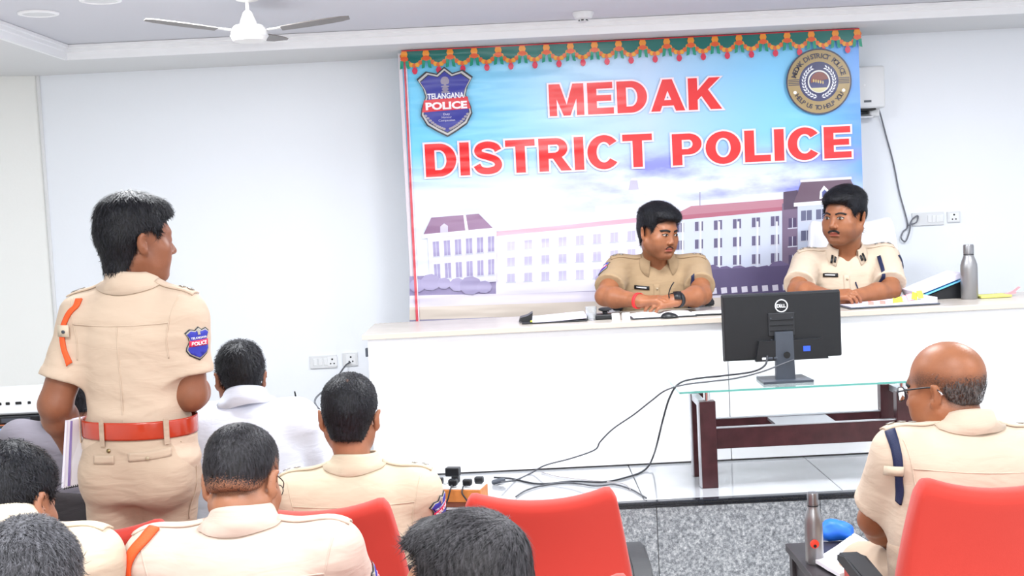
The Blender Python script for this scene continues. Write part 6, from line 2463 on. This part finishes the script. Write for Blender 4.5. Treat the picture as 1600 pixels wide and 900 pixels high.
ribbon('seam', man1['tb'], [P(303, 690, D - .02), P(305, 730, D - .03), P(303, 770, D - .03), P(300, 812, D - .03)], .006, K_trous, man1['trousers'], man1['base'], .002, .0005, cols=3)
# notebook in his hanging hand
nb_pts = [P(98, 765, 3.57), P(136, 757, 3.63), P(134, 652, 3.63), P(104, 657, 3.57)]
nb0 = sum(nb_pts, V()) / 4
nbk = empty('spiral_notebook', nb0, 0, 'white spiral notebook with a violet margin held at the standing officer’s hip'.replace('’', ''), 'notebook')
u_ = (nb_pts[1] - nb_pts[0]); v_ = (nb_pts[3] - nb_pts[0]); n_ = u_.cross(v_).normalized()


def slab(name, u0, u1, v0, v1, d0, d1, mt, parent):
    mb = MB()
    def at(u, v, d): return nb_pts[0].lerp(nb_pts[1], u).lerp(nb_pts[3].lerp(nb_pts[2], u), v) + n_ * d - nb0
    vs = [at(u, v, d) for d in (d0, d1) for u, v in ((u0, v0), (u1, v0), (u1, v1), (u0, v1))]
    mb.add(vs, [(0, 1, 2, 3), (4, 5, 6, 7), (0, 1, 5, 4), (1, 2, 6, 5), (2, 3, 7, 6), (3, 0, 4, 7)])
    return obj(name, mb, mt, parent)


slab('page_block', .0, 1, .02, 1, -.004, .003, M_paper, nbk)
slab('front_cover', -.02, 1.01, .02, 1.01, -.006, -.004, M_paper2, nbk)
slab('margin', .17, .28, .04, .985, .0031, .0038, mat('violet_margin', (150, 134, 196), 0.6), nbk)
slab('edge_stripe', .0, .06, .02, 1, .0031, .0036, M_paper2, nbk)
mb = MB()
for i in range(11):
    u = .06 + i * .088
    c = nb_pts[0].lerp(nb_pts[1], u) + V((0, 0, .004)) - nb0
    mb.lathe([(.0042, -.0016), (.0055, 0), (.0042, .0016)], 10, Matrix.Translation(c) @ u_.to_track_quat('Z', 'Y').to_matrix().to_4x4(), cap=True)
obj('spiral', mb, M_blk2, nbk)

# ---- 2 the man in the white shirt
D = 4.12
man2 = person('seated man in a white shirt with black hair, back turned, at the long table', 0.0, 6, P(396, 876, D - .05), P(384, 622, D - .02), .170, (.190, .13), (.185, .14), (.19, .15),
              P(375, 590, D + .04), (22, -16, 3), [P(312, 735, D + .10), P(490, 735, D + .10)], [P(330, 720, D + .36), P(455, 720, D + .36)],
              [(V((.2, 1, -.1)), DN, 25), (V((-.2, 1, -.1)), DN, 25)], K_skin2, K_wht,
              dict(line=SHORT_LINE, top=.016, side=.009, n=3200, len=.022, lift=.4, mess=.5, noise=.003, fade=.6), hs=.95, sleeve=1.0, h=.006, hsh=.008, sl_r=(.074, .066), slope=.085, seed=2, beard=.5)

# ---- 3 the man in grey behind the standing officer
D = 4.40
man3 = person('seated man in a grey shirt half hidden behind the standing officer', 0.0, 12, P(86, 830, D - .05), P(108, 662, D), .165, (.180, .125), (.175, .13), (.18, .14),
              P(116, 616, D + .03), (16, -12, 0), [P(48, 750, D + .08), P(165, 760, D + .08)], [P(50, 740, D + .2), P(150, 740, D + .28)],
              [(V((0, 1, -.1)), DN, 25), (V((-.2, 1, -.1)), DN, 25)], K_skin2, K_gry,
              dict(line=SHORT_LINE, top=.016, side=.010, n=1500, len=.02, noise=.003), sleeve=.8, h=.007, hsh=.009, seed=3)

# ---- 4 the man in the cream shirt, centre
D = 3.70
man4 = person('seated officer in cream khaki with close cropped black hair, in front of the extension board', 0.0, 0, P(564, 960, D - .06), P(556, 722, D), .192, (.196, .125), (.19, .14), (.19, .15),
              P(547, 650, D + .03), (-1, -10, 2), [P(455, 880, D + .12), P(668, 880, D + .12)], [P(490, 900, D + .36), P(620, 900, D + .36)],
              [(V((.3, 1, -.1)), DN, 25), (V((-.3, 1, -.1)), DN, 25)], K_skin3, K_kh2,
              dict(line=SHORT_LINE, top=.012, side=.007, back=.003, n=5200, len=.010, lift=.5, mess=.7, noise=.0016, fade=.85, w=.0009, thin=[(.004, -.085, .095, .020, .9)]), hs=1.03, h=.0055, hsh=.0065, slope=.095, seed=4, sleeve=.78, fold=.7)
epaulettes(man4, K_kh2, 2); back_seams(man4, K_kh2, False)
arm_badge(man4, 1, .16, .10, face=(.8, -.6, .1))

# ---- 5 the officer with the orange cord
D = 2.70
man5 = person('seated officer in light khaki with an orange shoulder cord and thinning hair, head bowed', 0.0, 0, P(388, 1130, D - .08), P(380, 812, D), .200, (.190, .125), (.19, .14), (.19, .15),
              P(379, 752, D + .055), (-14, -27, -3), [P(222, 985, D + .12), P(560, 960, D + .14)], [P(290, 1000, D + .38), P(470, 1000, D + .38)],
              [(V((.3, 1, -.1)), DN, 25), (V((-.3, 1, -.1)), DN, 25)], K_skin3, K_kh3,
              dict(line=FADE_LINE, top=.011, side=.0045, n=6500, len=.010, lift=.35, mess=.5, noise=.0014, fade=.75, w=.0007, mat=K_hair_t, fadein=.75, fadew=.07, nape=.049,
                   thin=[(-.012, -.045, .122, .045, .62), (.0, .0, .125, .05, .35)]), hs=1.0, h=.005, hsh=.0055, slope=.080, seed=5, sleeve=.80, fold=.7)
epaulettes(man5, K_kh3, 0, .056); back_seams(man5, K_kh3)
p = man5
ribbon('shoulder_cord', p['sb'], [P(244, 836, D - .03), P(228, 846, D - .06), P(212, 864, D - .07), P(204, 884, D - .07), P(202, 915, D - .07)], .024, K_orange, p['shirt'], p['base'], .006, .002, cols=4)
arm_badge(man5, 1, .52, .092, face=(.9, -.25, .1))
# his spectacles
hp = p['hp']
spx = empty('spectacles', hp(0, .1, 0), 0, 'thin dark spectacles on the officer with the orange cord', 'spectacles')
mb = MB(); mb.tube([hp(.062, .088, .004), hp(.078, .05, .008), hp(.083, .0, .010), hp(.085, -.018, .004), hp(.083, -.028, -.012)], .0013, 6, 5); obj('temple', mb, M_black, spx, origin=hp(0, .1, 0), smooth=True)
mb = MB(); mb.tube([hp(-.062, .088, .004), hp(-.078, .05, .008), hp(-.083, .0, .010), hp(-.085, -.018, .004), hp(-.083, -.028, -.012)], .0013, 6, 5); obj('temple', mb, M_black, spx, origin=hp(0, .1, 0), smooth=True)
mb = MB()
for s_ in (-1, 1):
    mb.tube([hp(s_ * .034 + .025 * math.cos(a), .108 - .012 * abs(math.cos(a)) * (1 if math.cos(a) * s_ > 0 else 0), -.002 + .018 * math.sin(a)) for a in [2 * math.pi * i / 16 for i in range(17)]], .0012, 5, 1, cap=False)
obj('rim', mb, M_black, spx, origin=hp(0, .1, 0), smooth=True)

# ---- 6 the man at the left with thick black hair
D = 2.64
man6 = person('seated man in cream khaki with thick black hair and bowed head beside the standing officer', 0.0, -6, P(22, 1130, D - .08), P(14, 822, D), .186, (.192, .13), (.19, .14), (.19, .15),
              P(22, 788, D + .06), (-20, -24, -6), [P(-125, 960, D + .1), P(182, 985, D + .14)], [P(-70, 990, D + .36), P(110, 1000, D + .38)],
              [(V((.3, 1, -.1)), DN, 25), (V((-.3, 1, -.1)), DN, 25)], K_skin, K_kh6,
              dict(line=[(q[0], q[1] + (.012 if q[0] < -.03 else 0)) for q in SHORT_LINE], top=.020, side=.008, n=5200, len=.022, lift=.30, mess=.55, noise=.004, fade=.75, w=.0009), h=.0055, hsh=.0065, slope=.085, seed=6, sleeve=.8, fold=.7)
epaulettes(man6, K_kh6, 0, .054)

# ---- 7 and 8, the heads nearest the camera
D = 1.90
man7 = person('grey haired man in the lower corner, only the top of his head showing', 0.0, 4, P(52, 1330, D - .08), P(44, 1015, D), .184, (.188, .13), (.19, .14), (.19, .15),
              P(42, 936, D + .05), (6, -14, 4), [P(-180, 1200, D + .1), P(280, 1200, D + .1)], [P(-90, 1230, D + .36), P(190, 1230, D + .36)],
              [(V((.3, 1, -.1)), DN, 25), (V((-.3, 1, -.1)), DN, 25)], K_skin, K_kh2,
              dict(line=SHORT_LINE, top=.014, side=.008, n=9000, len=.020, lift=.35, mess=.45, noise=.003, mat=K_hair_g, w=.0007, h=.0035, thin=[(-.02, -.062, .098, .04, .45)]), h=.006, hsh=.008, seed=7)
man8 = person('man with greying black hair combed forward, head turned aside at the bottom edge', 0.0, 20, P(738, 1330, D - .08), P(738, 1003, D), .184, (.188, .13), (.19, .14), (.19, .15),
              P(726, 924, D + .04), (62, -3, 6), [P(520, 1200, D + .1), P(960, 1200, D + .1)], [P(600, 1230, D + .36), P(870, 1230, D + .36)],
              [(V((.3, 1, -.1)), DN, 25), (V((-.3, 1, -.1)), DN, 25)], K_skin3, K_kh3,
              dict(line=SHORT_LINE, top=.016, side=.008, front=.014, n=9000, len=.024, lift=.08, mess=.22, noise=.003, mat=K_hair_g2, w=.0007, h=.0035, rec=.012, whorl=(.01, -.075, .10), thin=[(.03, -.06, .095, .03, .35)]), h=.005, hsh=.008, seed=8)
face(man8)

# ---- 9 the bald officer on the right
D = 3.28
man9 = person('bald officer in stone khaki with spectacles and a navy shoulder cord', 0.0, 3, P(1512, 940, D - .06), P(1510, 660, D), .190, (.205, .14), (.205, .16), (.20, .16),
              P(1477, 606, D + .04), (42, -9, 0), [P(1366, 812, D + .13), P(1655, 800, D + .1)], [P(1400, 850, D + .36), P(1580, 850, D + .36)],
              [(V((.5, 1, -.05)), DN, 20), (V((-.3, 1, -.1)), DN, 25)], K_skin4, K_kh5,
              dict(line=[(-.12, -.048), (-.06, -.046), (-.035, -.035), (-.022, .0), (-.005, .024), (.022, .018), (.034, .012), (.045, .03), (.1, .03)], upper=[(-.12, .028), (-.06, .036), (-.02, .048), (.03, .056), (.06, .046)],
                   top=.001, side=.0008, n=15000, len=.008, lift=.12, mess=.3, noise=.001, fade=.80, bare=9, nape=.044, w=.0006, mat=hair_mat('hair_cropped_grey', (34, 30, 30), (110, 106, 104), scalp=(150, 96, 66)), fadein=.25, fadew=.04, fadeup=.9), hs=1.06, h=.005, hsh=.0055, slope=.085, seed=9, trousers=K_trous, sleeve=.74, fold=.7, ho=dict(jaw=1.06, fat=.004), neck=1.06, arm=1.08)
epaulettes(man9, K_kh5, 3); back_seams(man9, K_kh5, False)
face(man9)
p = man9
cdr = [P(1394, 680, D - .04), P(1400, 700, D - .08), P(1404, 722, D - .09), P(1405, 744, D - .09), P(1402, 765, D - .09), P(1397, 787, D - .08)]
ribbon('shoulder_cord', p['sb'], cdr[:4], .023, K_navy, p['shirt'], p['base'], .006, .002, cols=4)
ribbon('shoulder_cord', p['sb'], cdr[3:], .020, K_navy, p['shirt'], p['base'], .006, .002, cols=4)
decal('cord_keeper', p['sb'], [(-.02, -.012), (.02, -.012), (.02, .012), (-.02, .012)], P(1405, 738, D - .12), RI, UP, TO, K_kh6, p['shirt'], p['base'], off=.0095, thick_=.003, cuts=1)
hp = p['hp']
o0 = hp(0, .1, 0)
spx = empty('spectacles', o0, 0, 'black framed spectacles on the bald officer', 'spectacles')
for s_ in (-1, 1):
    mb = MB(); mb.tube([hp(s_ * .066, .100, .006), hp(s_ * .078, .06, .010), hp(s_ * .083, .0, .012), hp(s_ * .087, -.022, .008), hp(s_ * .087, -.036, -.006)], .0022, 6, 5); obj('temple', mb, M_black, spx, origin=o0, smooth=True)
    mb = MB(); mb.tube([hp(s_ * .087, -.030, .002), hp(s_ * .087, -.038, -.010)], .0030, 8, 2); obj('temple_tip', mb, M_chrome, spx, origin=o0, smooth=True)
    a_ = [2 * math.pi * i / 20 for i in range(20)]
    ov = [(s_ * .035 + .0265 * math.copysign(abs(math.cos(a)) ** .7, math.cos(a)), .112 - .010 * max(0, math.cos(a) * s_), -.004 + .0185 * math.copysign(abs(math.sin(a)) ** .7, math.sin(a))) for a in a_]
    mb = MB(); mb.tube([hp(*q) for q in ov + ov[:1]], .0016, 6, 1, cap=False); rm = obj('rim', mb, M_black, spx, origin=o0, smooth=True)
    mb = MB(); mb.add([hp(*q) - o0 for q in ov], [tuple(range(20))]); lo_ = obj('lens', mb, mat('spectacle_lens', (250, 252, 252), 0.03, transmission=1.0, ior=1.1), rm)
mb = MB(); mb.tube([hp(-.010, .112, .002), hp(0, .115, .005), hp(.010, .112, .002)], .0016, 6, 4); obj('bridge', mb, M_black, spx, origin=o0, smooth=True)

# ---- 10 the officer with clasped hands
D = 5.98
man10 = person('seated officer in tan khaki with hands clasped on the desk before the banner', ZP, 180, P(1022, 530, 6.20), P(1028, 402, 6.06), .196, (.196, .13), (.182, .135), (.185, .15),
               P(1029, 362, 5.97), (-146, -11, -3), [P(1097, 461, 5.86), P(945, 463, 5.86)], [P(1056, 469, 5.70), P(999, 470, 5.71)],
               [(V((-1, -.30, -.08)), V((-.1, .55, -1)), (28, 32, 36, 40)), (V((1, -.28, .05)), V((0, .2, -1)), (16, 20, 24, 28))], K_skin4, K_kh4,
               dict(line=SHORT_LINE, top=.026, side=.010, front=.012, back=.004, n=5200, len=.024, lift=.16, mess=.22, noise=.0024, fade=.85, comb=(.5, -.6, .1)), hs=1.03, h=.0034, hsh=.0055, collar='open',
               slope=.068, seed=10, sleeve=.66, fold=1.0, sl_r=(.071, .073), arm=1.12, ho=dict(jaw=1.06, fat=.003, nose=.86), beard=.30, neck=1.12)
epaulettes(man10, K_kh4, 2)
face(man10, gaze=-.25, moustache=(.022, .0036), lidk=.85, brow=1.15)
placket(man10); name_tag(man10, 1, -.118, .088)
arm_badge(man10, 1, .30, .082, face=(-.75, -.65, .1))
p = man10
ribbon('lanyard', p['sb'], [p['T'](-.150, .11, -.030), p['T'](-.150, .20, -.10), p['T'](-.152, .22, -.17), p['T'](-.155, .22, -.245)], .018, K_navy, p['shirt'], p['base'], .006, .002, cols=4, from_dir=-p['yt'], reach=.3)
b = p['bvh']


def wrist_band(p, i, at, wd, mt, name, th, parent):
    """ring round the forearm, at: share of the way elbow to wrist"""
    E_, W_ = p['E'][i], p['W'][i]
    d = (W_ - E_).normalized(); c = E_.lerp(W_, at)
    a = d.orthogonal().normalized(); b_ = d.cross(a)
    vs, fs = [], []
    n = 28
    for k in range(n):
        t_ = 2 * math.pi * k / n
        dr = a * math.cos(t_) + b_ * math.sin(t_)
        for z in (-wd / 2, wd / 2):
            h_ = p['bvh'].ray_cast(c + d * z + dr * .1, -dr, .1)
            q = (h_[0] if h_[0] is not None else c + d * z + dr * .03) + dr * .0012
            vs.append(q - p['base'])
    for k in range(n):
        j = (k + 1) % n
        fs.append((2 * k, 2 * j, 2 * j + 1, 2 * k + 1))
    mb = MB(); mb.add(vs, fs)
    o = obj(name, mb, mt, parent, smooth=True)
    return thick(o, th, 1.0)


K_redth = mat('red_thread', (236, 44, 48), 0.7)
wrist_band(man10, 1, .97, .014, K_redth, 'wrist_thread', .003, man10['body'])
ws = wrist_band(man10, 0, .96, .020, M_blk2, 'watch_strap', .003, man10['body'])
i = 0
c = man10['W'][0].lerp(man10['E'][0], .04)
decal('watch_case', man10['bvh'], [(-.017, -.019), (.017, -.019), (.017, .019), (-.017, .019)], c + V((0, -.03, .02)), RI, UP, V((0, -1, .35)), M_black, ws, man10['base'], off=.005, thick_=.006, cuts=1)
q = man10['W'][0] + V((-.022, -.02, .035))
# spectacles folded under his hands: one dark temple sticks up
q = P(1046, 461, 5.66)
mb = MB(); mb.tube([P(1046, 466, 5.66), P(1045, 459, 5.66), P(1048, 449, 5.655), P(1053, 441, 5.65)], .0028, 6, 5)
spz = empty('folded_spectacles', q, 0, 'dark spectacles held between the clasped hands, one temple standing up', 'spectacles')
obj('temple', mb, M_black, spz, origin=q, smooth=True)

# ---- 11 the officer with the medal cord
man11 = person('moustached officer in stone khaki with navy cord loops, seated at the desk beside the files', ZP, 174, P(1322, 525, 6.22), P(1321, 388, 6.10), .194, (.200, .14), (.200, .155), (.20, .16),
               P(1319, 338, 6.03), (134, -3, -2), [P(1392, 454, 5.90), P(1246, 454, 5.90)], [P(1318, 468, 5.70), P(1296, 463, 5.70)],
               [(V((-1, -.1, 0)), V((0, .2, -1)), (25, 28, 32, 36)), (V((.8, -.5, .1)), V((.2, .4, -1)), (40, 44, 48, 50))], K_skin4, K_kh5,
               dict(line=[(q[0], q[1] - (.002 if q[0] > .045 else 0)) for q in SHORT_LINE], top=.024, side=.011, front=.010, n=5200, len=.024, lift=.13, mess=.18, noise=.002, fade=.85, comb=(-.8, -.5, .1)), hs=1.11, h=.0034, hsh=.0055, collar='open',
               slope=.070, seed=12, sleeve=.80, fold=.9, sl_r=(.073, .078), arm=1.12, ho=dict(jaw=1.12, fat=.008, nose=.98), belly=.02, beard=.35, neck=1.22)
epaulettes(man11, K_kh5, 3)
face(man11, gaze=-.2, moustache=(.027, .0085), brow=.9)
placket(man11); name_tag(man11, 1, -.100, .092)
chest_pocket(man11, 1, K_kh5); chest_pocket(man11, -1, K_kh5)
p = man11
T = p['T']
ribbon('shoulder_cord', p['sb'], [T(-.150, .12, -.030), T(-.147, .2, -.09), T(-.132, .22, -.13), T(-.120, .22, -.178)], .018, K_navy, p['shirt'], p['base'], .006, .002, cols=4, from_dir=-p['yt'], reach=.3)
ribbon('shoulder_cord', p['sb'], [T(-.235, .05, -.045), T(-.255, .06, -.09), T(-.262, .05, -.13)], .014, K_navy, p['shirt'], p['base'], .005, .002, cols=4)
cord('whistle_cord', p['sb'], [T(-.118, .2, -.176), T(-.095, .2, -.190), T(-.06, .2, -.180), T(-.038, .2, -.152), T(-.028, .2, -.112)], .0032, K_navy, p['shirt'], p['base'])
for s_ in (-1, 1):
    for k, dx in enumerate((0, .016)):
        c = T(s_ * (.060 + dx), .16, -.032 - .2 * dx)
        decal('gorget_bar', p['sb'], [(-.0048, -.017), (.0048, -.017), (.0048, .017), (-.0048, .017)], c, p['xt'] + p['zt'] * (.35 * s_), p['zt'] - p['xt'] * (.35 * s_), p['yt'], M_black, p['shirt'], p['base'], off=.0095, thick_=.002, cuts=1, reach=.15)
